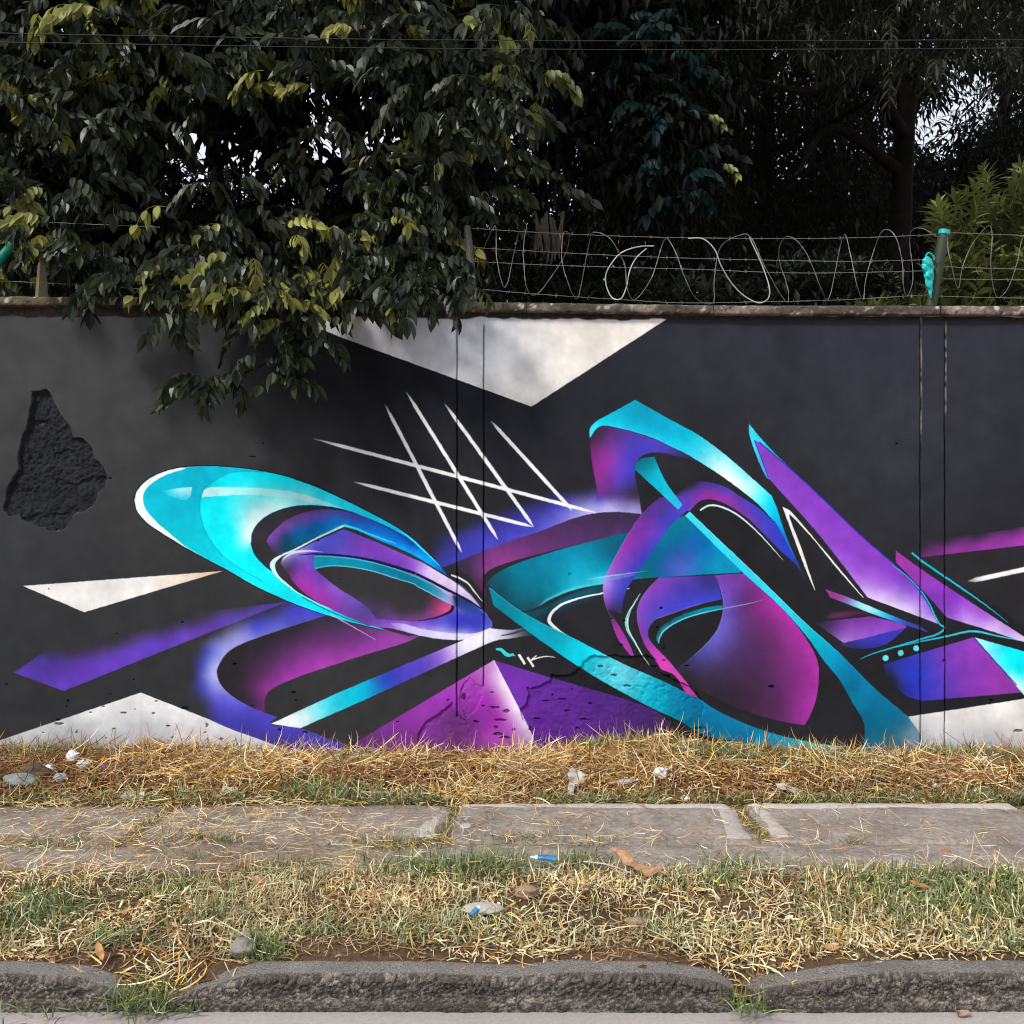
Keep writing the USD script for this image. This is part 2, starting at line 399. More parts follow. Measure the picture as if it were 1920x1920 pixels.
# the long purple arm at the left and the blue hook
shape([D((80, 785), (360, 888)), D((360, 888), (1100, 590), (1480, 440), (1620, 385)), D((1500, 400), (1200, 440), (900, 520), (640, 580), (400, 600), (260, 660)), D((260, 660), (80, 785))],
      z(D((130, 785), (350, 870), (330, 760), (500, 760), (700, 700), (850, 640), (1050, 585), (1250, 500), (1450, 435), (250, 645), (420, 630), (640, 590), (900, 515), (1150, 450), (1400, 385), (230, 705)),
        (92, 62, 178), (98, 62, 185), (76, 54, 150), (98, 60, 180), (100, 64, 190), (98, 64, 190), (100, 66, 180), (88, 62, 165), (84, 68, 165), BG, BG, BG, BG, BG, BG, (72, 56, 138)), G_ARM, power=3)
shape([A((1240, 1360), (950, 1452), (760, 1522), (680, 1570), (632, 1640), (620, 1690), (650, 1762), (730, 1832), (850, 1892), (960, 1935)), D((1560, 1035), (1520, 1072), (1690, 1097), (1920, 1185)), D((1990, 1290), (1720, 1290), (1628, 1222)),
       D((1628, 1222), (1120, 1010), (1060, 900)), A((430, 1700), (480, 1580), (600, 1460), (800, 1360), (1000, 1290), (1180, 1262))],
      z(A((1180, 1340), (950, 1430), (1050, 1340), (760, 1490), (840, 1420), (660, 1550), (600, 1650), (590, 1720), (640, 1790), (545, 1650), (580, 1560), (540, 1750), (470, 1700), (500, 1560), (620, 1440), (800, 1350), (950, 1290), (440, 1800), (760, 1890))
        + D((1250, 960), (1400, 1010), (1560, 1100), (1750, 1180), (1640, 1180), (1300, 1060), (1120, 980), (1450, 1130)),
        (72, 70, 190), (100, 104, 205), (68, 66, 182), (150, 150, 222), (66, 66, 185), (150, 155, 228), (172, 176, 236), (168, 172, 236), (128, 128, 220), (70, 76, 180), (70, 80, 185), (66, 70, 175), BG, BG, BG, BG, BG, BG, (82, 80, 200),
        (84, 78, 200), (74, 66, 190), (72, 64, 188), (78, 66, 190), (60, 55, 150), (66, 62, 175), BG, (62, 58, 165)), G_ARM, power=3)
line(A((1240, 1362), (950, 1454), (760, 1524), (682, 1572), (634, 1640), (622, 1690), (652, 1762), (732, 1832)), 1.6, (205, 205, 240), taper=(0.6, 0.4), alpha=0.7)
shape([A((1240, 1362), (950, 1454), (760, 1524), (682, 1572), (634, 1640), (622, 1690), (652, 1762), (732, 1832), (850, 1895), (890, 1905)), A((888, 1850), (905, 1800), (955, 1762), (1100, 1700)), A((1100, 1700), (1420, 1595), (1720, 1500), (1800, 1450)), A((1550, 1435), (1400, 1395))],
      z(A((700, 1650), (760, 1800), (900, 1550), (1100, 1440), (1300, 1400), (900, 1700), (1000, 1620), (890, 1780), (880, 1850), (1010, 1720), (1200, 1640), (1150, 1560), (1450, 1560), (1400, 1480), (1640, 1500), (1700, 1440), (820, 1850)),
        (44, 40, 46), (46, 40, 48), (52, 42, 56), (54, 44, 60), (62, 48, 72), (92, 50, 100), (96, 50, 108), (140, 52, 142), (112, 48, 118), (162, 56, 168), (160, 60, 168), (118, 54, 128), (156, 62, 168), (102, 54, 118), (150, 64, 165), (104, 58, 116), (62, 44, 68)), G_ARM)
# ---- blue haze of paint behind the hatching, then the hatching
glow = [B((-80, 1112), (0, 1082), (150, 1022), (300, 962), (520, 890), (700, 820), (820, 790), (950, 781), (1092, 794)), B((1092, 794), (1080, 720), (1068, 640)), B((840, 590), (640, 620), (400, 660), (200, 720), (0, 800), (-160, 900))]
shape(glow, z(B((-20, 1070), (100, 1010), (250, 950), (400, 900), (560, 850), (700, 790), (800, 765), (900, 755), (1050, 770), (980, 730), (850, 715), (650, 740), (450, 810), (250, 870), (80, 940), (-40, 960), (60, 850), (250, 770), (450, 700), (650, 645), (800, 630), (1000, 660), (1060, 680), (-60, 880), (-120, 1000)),
    (56, 58, 160), (66, 64, 176), (68, 66, 180), (70, 68, 186), (92, 90, 205), (140, 138, 222), (178, 176, 232), (190, 184, 232), (160, 150, 214), (112, 100, 170), (82, 76, 170), (66, 62, 165), (60, 58, 160), (58, 56, 150), (56, 56, 145), (44, 46, 90), BG, BG, BG, BG, BG, (62, 48, 78), (58, 46, 70), BG, BG), G_MID, power=3)
# ---- the oval letter
oval_top = A((158, 715), (172, 665), (230, 602), (320, 556), (420, 532), (560, 524), (700, 530), (850, 548), (1000, 580), (1150, 630), (1300, 696), (1450, 770), (1600, 850), (1690, 908), (1780, 985), (1850, 1060))
oval_low = A((1560, 1442), (1350, 1392), (1200, 1346), (1050, 1292), (900, 1226), (800, 1176), (700, 1116), (560, 1042), (430, 972), (320, 905), (225, 838), (172, 775), (158, 715))
line(oval_top, 4.5, (10, 44, 62), G_OVAL)
line(oval_low, 4.0, (10, 44, 62), G_OVAL)
shape([oval_top, A((1850, 1060), (1905, 1130)), oval_low], (246, 245, 242), G_OVAL)
shape([A((450, 535), (330, 575), (255, 620), (212, 672), (206, 712), (222, 765), (280, 835), (360, 905), (440, 972)), oval_low[:-5][::-1][-9:], A((1560, 1442), (1905, 1130)), oval_top[4:][::-1]],
      z(A((350, 610), (500, 580), (650, 560), (260, 700), (420, 760), (300, 800), (450, 900), (560, 980), (700, 1090), (820, 1160)), (0, 182, 210), (2, 184, 212), (2, 190, 216), (4, 190, 214), (4, 176, 204), (4, 188, 210), (4, 196, 216), (6, 205, 224), (10, 220, 236), (6, 236, 249)), G_OVAL)
put(sm(A((318, 662), (400, 648), (482, 640))).tolist() + sm(A((474, 690), (450, 712), (390, 705), (345, 690))).tolist(), z(A((330, 662), (400, 668), (460, 655), (455, 700), (400, 705)), (40, 196, 220), (150, 226, 240), (185, 236, 246), (60, 196, 218), (20, 186, 210)), 0)
shape([A((900, 556), (760, 552), (680, 566), (600, 612), (548, 660), (528, 720), (530, 800), (552, 880), (600, 965), (670, 1040), (760, 1105), (880, 1170)), A((900, 1226), (1050, 1292), (1200, 1346), (1350, 1392), (1560, 1442)), A((1905, 1130), (1850, 1060)), oval_top[8:][::-1]],
      z(A((700, 580), (900, 590), (620, 760), (700, 900), (800, 1000), (600, 640), (740, 1060), (1000, 620), (1200, 690), (1400, 780), (1550, 860), (1700, 960), (1860, 1095), (840, 830), (790, 900), (790, 960), (980, 720), (1150, 735), (900, 1180), (1100, 1280), (1400, 1390)),
        (10, 230, 244), (12, 228, 244), (0, 240, 254), (0, 244, 254), (10, 238, 250), (4, 222, 240), (0, 240, 252), (20, 226, 244), (40, 222, 240), (30, 205, 232), (20, 190, 226), (6, 140, 205), (0, 110, 190), (235, 252, 252), (215, 250, 250), (190, 248, 250), (170, 246, 250), (150, 240, 248), (0, 238, 250), (10, 228, 244), (20, 205, 226)), G_OVAL)
line(A((900, 556), (760, 552), (680, 566), (600, 612), (548, 660), (528, 720), (530, 800), (552, 880), (600, 965), (670, 1040), (760, 1105), (880, 1170)), 1.3, (0, 150, 185), alpha=0.8)
shape([A((535, 698), (552, 655), (590, 640)), A((590, 640), (750, 642), (950, 655), (1100, 680), (1250, 730), (1420, 800), (1560, 870)), A((1400, 800), (1250, 752), (1150, 728), (1000, 700), (800, 684), (650, 690), (535, 698))],
      z(A((560, 675), (700, 660), (850, 670), (1000, 680), (1150, 712), (1300, 765), (1500, 850)), (205, 246, 250), (175, 246, 250), (160, 244, 250), (165, 244, 250), (185, 244, 250), (120, 230, 244), (60, 205, 232)), 0)
line(oval_low[:9][::-1], 1.4, (120, 245, 250), alpha=0.5)
# ring hollow
hollow_top = A((1900, 1128), (1820, 1048), (1720, 953), (1600, 878), (1480, 824), (1350, 776), (1230, 752), (1100, 748), (1000, 765), (910, 802), (850, 852), (820, 902), (815, 955))
shape([hollow_top, A((815, 955), (835, 1015), (880, 1070), (930, 1112), (1030, 1205), (1150, 1278), (1300, 1338), (1450, 1396), (1560, 1440), (1700, 1480)), A((1900, 1450), (2000, 1300))], (50, 49, 54), G_OVAL)
line(hollow_top, 3.0, (8, 60, 84), taper=(0.1, 0.1))
line(A((815, 955), (835, 1015), (880, 1070), (930, 1112)), 3.0, (8, 60, 84))
shape([H((240, 455), (265, 400), (330, 330), (440, 230), (600, 150), (800, 100), (1000, 98), (1200, 130), (1400, 200), (1600, 300), (1800, 410), (1920, 480)), G((930, 190), (1020, 270), (1110, 370), (1210, 490)), G((1200, 480), (1000, 360), (800, 240)), G((800, 240), (600, 150), (400, 70)), H((1500, 440), (1300, 350), (1110, 275)), H((1110, 275), (800, 400), (500, 545), (380, 600), (300, 560))],
      z(H((270, 430), (350, 340), (500, 270), (700, 210), (850, 185), (500, 190), (800, 110), (1050, 130), (250, 540), (450, 400), (420, 520), (600, 330), (560, 450), (800, 260), (750, 390), (1000, 220), (1000, 300), (1250, 200), (1250, 290), (1500, 270), (1500, 400), (1750, 420), (1750, 520), (1850, 470)) + G((700, 70), (700, 150), (900, 240), (1050, 330), (900, 100), (1130, 430)),
        (120, 72, 170), (130, 76, 180), (122, 72, 170), (112, 74, 172), (98, 78, 172), (70, 58, 92), (80, 66, 130), (76, 76, 160), BG, (18, 62, 92), (32, 60, 78), (6, 88, 150), (14, 78, 118), (4, 98, 172), (8, 96, 150), (4, 120, 205), (6, 124, 205), (60, 70, 168), (0, 130, 225), (34, 78, 176), (0, 145, 235), (14, 84, 180), (0, 150, 240), (20, 60, 150),
        (6, 90, 190), (0, 160, 245), (0, 160, 245), (0, 150, 240), (14, 60, 150), (6, 96, 190)), G_OVAL)
line(G((640, -25), (730, 20), (800, 75), (900, 170), (1000, 260), (1110, 370)), [0.6, 2.4, 3.2, 3, 2.4, 1], (70, 225, 240), 0)
line(H((250, 345), (330, 262), (440, 190)), 2, (60, 56, 70), alpha=0.4)
# white crease of the ring
line(H((1110, 275), (800, 420), (560, 545), (420, 605)), [4.2, 3.4, 3.4, 4], (190, 240, 246), taper=(0, 0))
line(H((1110, 272), (1250, 310), (1400, 370), (1560, 430), (1700, 480)), [5, 3.5, 3, 2.4, 1], (70, 220, 250))
shape([H((440, 590), (330, 640), (285, 690), (280, 730), (310, 800), (370, 870), (470, 950), (600, 1045), (700, 1105)), H((600, 1030), (480, 930), (390, 850), (345, 780), (335, 720), (350, 680), (420, 620))], (208, 240, 246), 0)
line(H((600, 1035), (760, 1125), (900, 1190), (1100, 1260)), [2.4, 3, 3, 1], (120, 240, 248))
line(H((960, 1270), (1100, 1350), (1260, 1440), (1470, 1560)), [2, 2, 1.6, 1], (196, 170, 210), 0)
# inner purple ring
shape([H((400, 700), (430, 650), (520, 590), (640, 530)), H((640, 530), (820, 440), (1110, 315)), H((1110, 315), (1300, 390), (1500, 470), (1700, 560), (1920, 660)), G((900, 322), (1000, 380), (1200, 500), (1350, 590), (1450, 680), (1530, 770), (1590, 860), (1640, 915)), G((1700, 1000), (1700, 1060)), G((1570, 1120), (1400, 1190), (1330, 1205)), G((1330, 1205), (1100, 1190), (880, 1150), (680, 1100), (560, 1070), (440, 1060)), H((1400, 1400), (1100, 1280), (900, 1180), (700, 1060), (560, 930), (470, 800))],
      z(H((480, 620), (600, 570), (800, 530), (1000, 450), (1100, 360), (1050, 540), (1300, 480), (1500, 560), (1700, 650), (540, 650), (560, 720), (620, 800), (600, 880), (740, 760), (720, 950), (850, 880), (900, 1060), (1000, 980), (1050, 1150), (1250, 1120), (1250, 1240), (1450, 1250), (460, 760), (1500, 1340))
        + G((500, 240), (650, 320), (800, 360), (900, 400), (1000, 460), (1200, 560), (1350, 660), (1500, 780), (250, 900), (400, 970), (600, 1000), (800, 1040), (1000, 1030), (1200, 960), (1300, 1060), (1500, 1080), (1400, 920), (1600, 960), (700, 1070), (900, 1115), (1150, 1160), (1350, 1165), (1500, 1130)),
        (175, 160, 230), (150, 140, 225), (84, 80, 205), (82, 80, 200), (84, 78, 196), (96, 82, 200), (118, 60, 176), (122, 62, 178), (128, 66, 182), (72, 62, 120), (100, 66, 160), (130, 62, 172), (150, 56, 170), (128, 62, 178), (160, 56, 170), (112, 72, 182), (156, 54, 168), (128, 88, 190), (120, 62, 168), (100, 80, 170), (92, 62, 150), (88, 72, 150), (56, 48, 62), (108, 66, 165),
        (118, 66, 185), (112, 62, 180), (130, 78, 195), (176, 140, 225), (222, 200, 240), (232, 214, 246), (228, 205, 244), (220, 190, 240), (92, 66, 150), (112, 68, 175), (126, 72, 190), (124, 74, 196), (96, 74, 196), (66, 66, 196), (62, 62, 190), (58, 62, 192), (60, 64, 190), (56, 62, 190), (180, 150, 225), (205, 196, 240), (218, 210, 246), (228, 224, 248), (150, 150, 225)), G_OVAL, power=3.2)
line(G((1210, 490), (1330, 580), (1450, 680), (1530, 770), (1600, 870)), 3, EDGE, alpha=0.6)
shape([G((560, 1010), (700, 1020), (900, 1075), (1100, 1110), (1300, 1130), (1500, 1125), (1580, 1105), (1680, 1065)), G((1720, 1090), (1560, 1165), (1400, 1200)), G((1400, 1200), (1150, 1190), (880, 1150), (680, 1085), (600, 1060))],
      z(G((580, 1040), (700, 1060), (900, 1115), (1100, 1150), (1350, 1165), (1550, 1130), (1650, 1090)), (150, 110, 205), (198, 180, 235), (206, 198, 240), (214, 208, 246), (226, 222, 248), (226, 222, 248), (236, 232, 250)), G_OVAL)
# deep blue fold at its right
shape([G((1250, 690), (1400, 740), (1500, 800), (1600, 900), (1640, 960), (1500, 960), (1380, 900), (1280, 820))], z(G((1280, 720), (1400, 800), (1500, 860), (1600, 930), (1380, 890), (1520, 950)), (40, 50, 80), (40, 66, 130), (44, 70, 150), (56, 66, 180), (72, 84, 200), (60, 66, 190)), G_OVAL, soft=1.5)
line(G((1290, 830), (1380, 890)), 1.5, (180, 190, 235), taper=(0.3, 0.5))
# the dark eye and its teal lid
hole = [H((790, 765), (900, 742), (1020, 735), (1200, 745), (1400, 780), (1600, 850), (1800, 900), (1920, 950)), G((840, 590), (1000, 680), (1150, 765), (1250, 815)), G((1270, 840), (1230, 880), (1130, 930), (1000, 965), (860, 985), (700, 985), (560, 975)), G((400, 960), (300, 840), (150, 730), (0, 640)), H((980, 930), (860, 830), (790, 765))]
shape(hole, (52, 51, 54), G_OVAL)
put(np.vstack([sm(r) for r in hole]), z(G((1240, 815), (1180, 830), (1120, 870), (1100, 780), (1020, 900), (950, 940), (900, 860), (800, 940), (700, 860), (560, 960), (400, 880), (240, 800), (120, 660), (300, 700), (560, 700), (900, 700)) + H((900, 860), (1000, 760)),
    (235, 80, 160), (226, 74, 150), (180, 68, 130), (120, 54, 90), (120, 60, 110), (112, 62, 125), BG, (95, 62, 110), BG, (90, 64, 125), (70, 56, 84), (72, 58, 90), BG, BG, BG, BG, BG, BG), 0, power=3.2)
line(G((1262, 820), (1240, 870), (1140, 925), (1000, 966), (860, 990)), [7, 6, 4, 2.5, 1], (44, 30, 44))
shape([H((775, 620), (900, 615), (1100, 630), (1300, 655), (1500, 700), (1700, 760), (1920, 840)), G((840, 480), (1000, 560), (1130, 640)), G((1190, 700), (1250, 800)), G((1250, 800), (1150, 760), (1000, 680), (840, 590), (660, 520)), H((1920, 945), (1700, 875), (1500, 810), (1300, 762), (1100, 735), (930, 735), (775, 765)), ],
      z(H((800, 690), (1000, 680), (1300, 710), (1600, 790), (1850, 870)) + G((840, 540), (1000, 620), (1120, 700), (1200, 760)), (10, 150, 180), (6, 150, 178), (4, 130, 160), (4, 122, 152), (4, 118, 146), (8, 112, 140), (30, 130, 160), (90, 150, 190), (150, 190, 220)), G_OVAL)
line(H((780, 622), (900, 620), (1100, 638), (1300, 664), (1500, 708), (1700, 768), (1920, 850)) + G((840, 490), (1000, 570), (1120, 640)), 1.6, (110, 205, 220), alpha=0.8, taper=(0, 0.2))
line(H((790, 757), (930, 730), (1100, 732), (1300, 758), (1500, 806), (1700, 870), (1920, 940)) + G((840, 585), (1000, 672), (1150, 755), (1250, 805)), 1.8, (120, 210, 222), alpha=0.85)
line(H((600, 608), (760, 595), (1000, 605), (1300, 640), (1500, 684), (1700, 742), (1920, 815)) + G((840, 455), (1000, 535), (1180, 630), (1300, 690), (1450, 770), (1580, 855)), [1, 2.5, 3, 4, 5, 5, 5, 5, 5, 5, 4, 4, 2], (24, 26, 54))
line(H((410, 690), (440, 640), (540, 580), (700, 560), (900, 575)), [1.5, 3, 5, 4, 1], (214, 205, 240), taper=(0.1, 0.3))
line(H((640, 1080), (900, 1215), (1150, 1320), (1400, 1400)), 2, (10, 60, 80), alpha=0.6)
# ---- the hatching
for a, b in (((588, 823), (1118, 962)), ((664, 904), (1000, 988)), ((722, 758), (866, 1036)), ((762, 735), (934, 1012)), ((834, 757), (1001, 988)), ((921, 790), (1073, 957))):
    m = (np.array(a) * 0.5 + np.array(b) * 0.5).tolist()
    line([a, m, b], [6.5, 7.0, 6.5], z([a, tuple(np.array(a) * 0.93 + np.array(b) * 0.07), tuple(m), b], (150, 150, 156), (238, 238, 238), (244, 244, 244), (240, 240, 246)), G_HATCH, taper=(0.1, 0.06), soft=0.5)
# ---- strip from white to violet, running up to the white crossing
shape([D((1525, 1072), (1690, 1097)), E((150, 570), (640, 345)), E((640, 345), (750, 295), (880, 242), (960, 232), (1075, 212)), E((1060, 164), (960, 184), (848, 176)), E((848, 176), (640, 262), (0, 530))],
      z(D((1560, 1080), (1700, 1050), (1850, 980)) + E((60, 560), (140, 510), (250, 465), (340, 430), (450, 375), (560, 320), (620, 300), (680, 270), (790, 225), (860, 200), (920, 205), (980, 200), (1050, 190)),
        (246, 248, 246), (225, 245, 246), (60, 208, 226), (10, 190, 216), (14, 170, 205), (46, 66, 186), (72, 66, 186), (92, 68, 190), (140, 104, 210), (200, 180, 236), (240, 238, 248), (244, 243, 248), (228, 224, 246), (205, 200, 235), (120, 120, 134), (52, 52, 60)), G_ARM)
line(E((900, 218), (980, 200), (1060, 172)), [2, 4, 1], (44, 42, 50), alpha=0.8)
# ---- purple pyramid
shape([E((858, 355), (90, 812)), E((0, 960), (1700, 960)), E((1880, 880), (1850, 700)), E((1840, 700), (1760, 636), (1200, 460), (858, 355))], z(E((1000, 450), (1150, 520), (1400, 640), (1700, 740), (1250, 780), (1850, 760)), (112, 50, 168), (104, 48, 160), (96, 46, 152), (82, 44, 128), (106, 44, 160), (60, 42, 84)), G_PYR)
shape([E((858, 355), (90, 812)), E((0, 960), (1175, 960)), E((1085, 800), (990, 610), (858, 355))],
      z(E((840, 380), (760, 480), (880, 440), (920, 520), (970, 620), (1030, 720), (1070, 800), (850, 560), (900, 660), (960, 760), (600, 600), (400, 680), (200, 770), (700, 560), (750, 700), (600, 760), (500, 740), (850, 780), (650, 680)),
        (204, 140, 214), (164, 70, 178), (228, 196, 236), (238, 218, 240), (236, 214, 240), (230, 205, 236), (214, 186, 230), (160, 60, 172), (160, 62, 172), (176, 88, 188), (150, 56, 172), (146, 52, 166), (112, 50, 134), (160, 64, 176), (128, 48, 146), (112, 50, 126), (130, 54, 150), (166, 62, 178), (100, 48, 116)), G_PYR)
line(E((858, 355), (990, 610), (1085, 800)), 2.2, (240, 232, 244), alpha=0.8)
# ---- middle letter
shape([B((-60, 1105), (0, 1082), (150, 1022), (300, 962), (520, 890), (700, 820), (820, 790), (950, 781), (1092, 794)), B((1110, 860), (1030, 895)), B((1030, 895), (870, 932), (700, 972), (500, 1022), (350, 1062), (250, 1100), (205, 1140), (215, 1260)), B((120, 1140), (60, 1105))],
      z(B((80, 1090), (120, 1130), (160, 1060), (190, 1180), (230, 1070), (300, 1050), (450, 1000), (400, 950), (600, 900), (700, 930), (900, 850), (950, 900), (1060, 800), (210, 1120), (20, 1095)),
        (56, 48, 66), (58, 46, 64), (84, 52, 104), (78, 46, 80), (120, 52, 122), (140, 58, 136), (112, 54, 120), (92, 50, 108), (84, 50, 98), (82, 52, 102), (62, 46, 76), (74, 50, 98), (58, 44, 72), (132, 60, 132), BG), G_MID)
line(G((1235, 470), (1340, 510), (1430, 570), (1500, 660), (1590, 770)), [3, 3.6, 3, 2.6, 1], (240, 236, 236))
teal_low = B((230, 1190), (260, 1250), (300, 1300), (420, 1340), (500, 1320), (560, 1282), (700, 1222), (880, 1186), (1060, 1160), (1130, 1152))
shape([B((215, 1200), (235, 1160), (300, 1112), (400, 1066), (500, 1032), (600, 1002), (800, 948), (1000, 900), (1100, 885)), B((1335, 800), (1660, 1108)), B((1640, 1124), (1500, 1130), (1190, 1150)), teal_low[::-1]],
      z(B((240, 1180), (300, 1150), (300, 1250), (420, 1150), (400, 1280), (560, 1060), (560, 1180), (700, 1040), (800, 1000), (850, 1120), (900, 960), (940, 1000), (960, 1080), (700, 1200), (860, 1160), (480, 1310), (1340, 850), (1200, 1000), (1260, 920), (1100, 1100), (1400, 950), (1330, 1060), (1500, 1060), (1600, 1105), (1450, 1120), (1250, 1100), (1150, 1130)),
        (30, 70, 84), (16, 90, 110), (20, 66, 80), (8, 118, 146), (16, 92, 112), (4, 134, 166), (4, 124, 152), (4, 142, 176), (6, 132, 164), (4, 150, 180), (6, 98, 124), (10, 88, 116), (6, 120, 152), (30, 168, 194), (70, 196, 214), (24, 74, 84), (0, 116, 148), (4, 96, 140), (2, 108, 142), (6, 100, 124), (20, 96, 170), (70, 92, 186), (0, 140, 186), (0, 150, 192), (10, 140, 186), (64, 88, 180), (6, 100, 130)), G_MID)
line(B((510, 1312), (560, 1276), (700, 1216), (880, 1180)), [1, 4, 5, 3], (70, 205, 222), alpha=0.75, soft=1.0)
# black wedge and its white contour
shape([B((300, 1300), (420, 1340), (510, 1312), (560, 1284), (700, 1224), (880, 1188), (1060, 1162), (1160, 1150)), B((1190, 1160), (1110, 1210), (1060, 1400), (1250, 1720)), B((1250, 1760), (700, 1580), (400, 1390))], (40, 40, 45), 0)
shape([B((300, 1300), (420, 1345), (510, 1330), (600, 1290), (720, 1235), (880, 1200), (880, 1300), (600, 1400), (500, 1440), (380, 1380))], z(B((320, 1300), (420, 1345), (520, 1300), (650, 1260), (800, 1215), (560, 1400), (700, 1320), (850, 1280)), (10, 88, 108), (14, 76, 92), (14, 80, 98), (10, 92, 116), (16, 82, 104), BG, BG, BG), 0, soft=2)
line(B((1022, 1212), (880, 1236), (720, 1272), (625, 1312), (580, 1356), (570, 1392), (606, 1434), (700, 1500), (800, 1552), (892, 1598)), [1.4, 2.6, 3.4, 4.5, 6, 6.5, 5.5, 4, 3, 1.6], (244, 243, 243), 0)
# ---- the big petal
petal_l = I((1565, 232), (1610, 330), (1650, 470), (1662, 580), (1645, 700), (1600, 830), (1500, 970), (1380, 1090), (1260, 1190))
shape([petal_l, C((-60, 1560), (0, 1590), (100, 1660), (250, 1738), (400, 1796), (560, 1840), (688, 1860)), C((688, 1860), (725, 1790), (755, 1700), (766, 1600), (764, 1520), (740, 1450), (680, 1350), (620, 1270), (540, 1180), (345, 1006)), C((345, 1006), (185, 1016))],
      z(C((220, 1050), (320, 1030), (250, 1130), (340, 1120), (400, 1100), (235, 1260), (210, 1340), (150, 1410), (80, 1480), (280, 1250), (350, 1200), (470, 1180), (560, 1240), (640, 1330), (720, 1460), (755, 1560), (745, 1680), (690, 1800), (620, 1700), (660, 1560), (600, 1420), (540, 1330), (400, 1350), (450, 1500), (300, 1480), (350, 1650), (500, 1660), (560, 1780), (150, 1560), (600, 1820), (0, 1560), (220, 1660)),
        (120, 70, 180), (122, 60, 158), (104, 72, 180), (96, 54, 130), (120, 50, 130), (110, 96, 205), (106, 96, 200), (96, 92, 190), (66, 64, 128), (92, 66, 150), (92, 50, 110), (150, 46, 142), (162, 48, 152), (168, 50, 158), (172, 52, 164), (174, 52, 166), (168, 52, 162), (160, 50, 158), (126, 46, 122), (140, 48, 136), (128, 48, 124), (120, 48, 120), (82, 46, 92), (82, 46, 90), (74, 48, 92), (62, 42, 66), (78, 44, 84), (92, 44, 92), (62, 48, 76), (118, 46, 118), (46, 40, 50), (52, 40, 56)), G_MID, power=3)
line(petal_l, 1.5, (150, 140, 225), alpha=0.6, taper=(0.2, 0.2))
# ---- blue-violet cheek with its pink tail
cheek_in = I((1640, 505), (1440, 545), (1200, 622), (1000, 692), (900, 732), (842, 790), (815, 850), (815, 925))
shape([I((1565, 232), (1610, 330), (1640, 505)), cheek_in, I((815, 925), (840, 975), (900, 1045), (1040, 1190), (1150, 1320), (1250, 1440)), F((30, 488), (92, 572)), F((20, 545)), I((1150, 1400), (1090, 1345), (980, 1300), (960, 1290), (870, 1150), (790, 1040), (730, 900), (702, 780), (690, 690), (697, 600), (740, 490), (830, 370), (935, 262)), I((935, 262), (1565, 232))],
      z(I((960, 290), (1100, 280), (1400, 270), (1550, 260), (900, 380), (800, 480), (730, 600), (850, 560), (1000, 480), (1150, 350), (1500, 340), (1580, 400), (1200, 500), (1450, 480), (1000, 620), (1600, 480), (830, 700), (760, 760), (740, 850), (800, 900), (780, 980), (850, 1050), (920, 1180), (1000, 1220), (1100, 1320), (1200, 1430)),
        (132, 68, 186), (104, 66, 180), (72, 56, 150), (66, 52, 130), (124, 62, 178), (132, 70, 186), (124, 72, 190), (100, 66, 186), (90, 64, 186), (84, 58, 160), (54, 50, 120), (56, 56, 150), (66, 64, 190), (62, 66, 196), (74, 68, 192), (58, 62, 190), (84, 70, 186), (110, 68, 180), (130, 62, 170), (92, 66, 170), (158, 62, 168), (166, 58, 162), (196, 60, 170), (206, 66, 178), (214, 68, 182), (200, 66, 172)), G_MID)
line(cheek_in, 1.6, (140, 128, 220), alpha=0.5, taper=(0.3, 0.3))
line(I((935, 262), (830, 370), (740, 490), (697, 600), (690, 690), (702, 780), (730, 900)), 1.4, (176, 120, 220), alpha=0.6, taper=(0.2, 0.3))
shape([I((1210, 672), (1400, 612), (1560, 580), (1648, 572)), I((1650, 610), (1400, 662), (1250, 705), (1100, 775), (1000, 845), (945, 925), (930, 1000)), I((905, 960), (920, 880), (980, 800), (1080, 730))],
      z(I((1640, 590), (1400, 640), (1250, 690), (1100, 760), (1000, 830), (940, 920), (920, 980), (915, 880), (1050, 740), (1230, 675)), (8, 130, 160), (6, 128, 156), (10, 120, 148), (20, 120, 145), (22, 130, 154), (40, 150, 170), (40, 110, 126), BG, BG, (10, 100, 126)), G_MID, soft=0.6)
line(I((932, 1000), (945, 930), (1000, 850), (1100, 780), (1250, 710), (1400, 665), (1650, 610)), [1.2, 2.2, 2.6, 2.6, 2.4, 2.2, 1.6], (90, 214, 228))
line(I((1650, 610), (1780, 585), (1930, 556), (2150, 500)), [1.8, 1.8, 1.6, 1], (150, 140, 205), taper=(0, 0.4))
line(I((725, 440), (650, 560), (590, 680), (572, 760), (590, 860), (660, 980), (760, 1150), (830, 1250)), [1, 2.2, 5, 6.2, 5.2, 3.2, 2, 1], (200, 240, 240), 0)
line(I((700, 500), (590, 680), (566, 760), (590, 870), (660, 1000)), 1.4, (20, 120, 140), alpha=0.8)
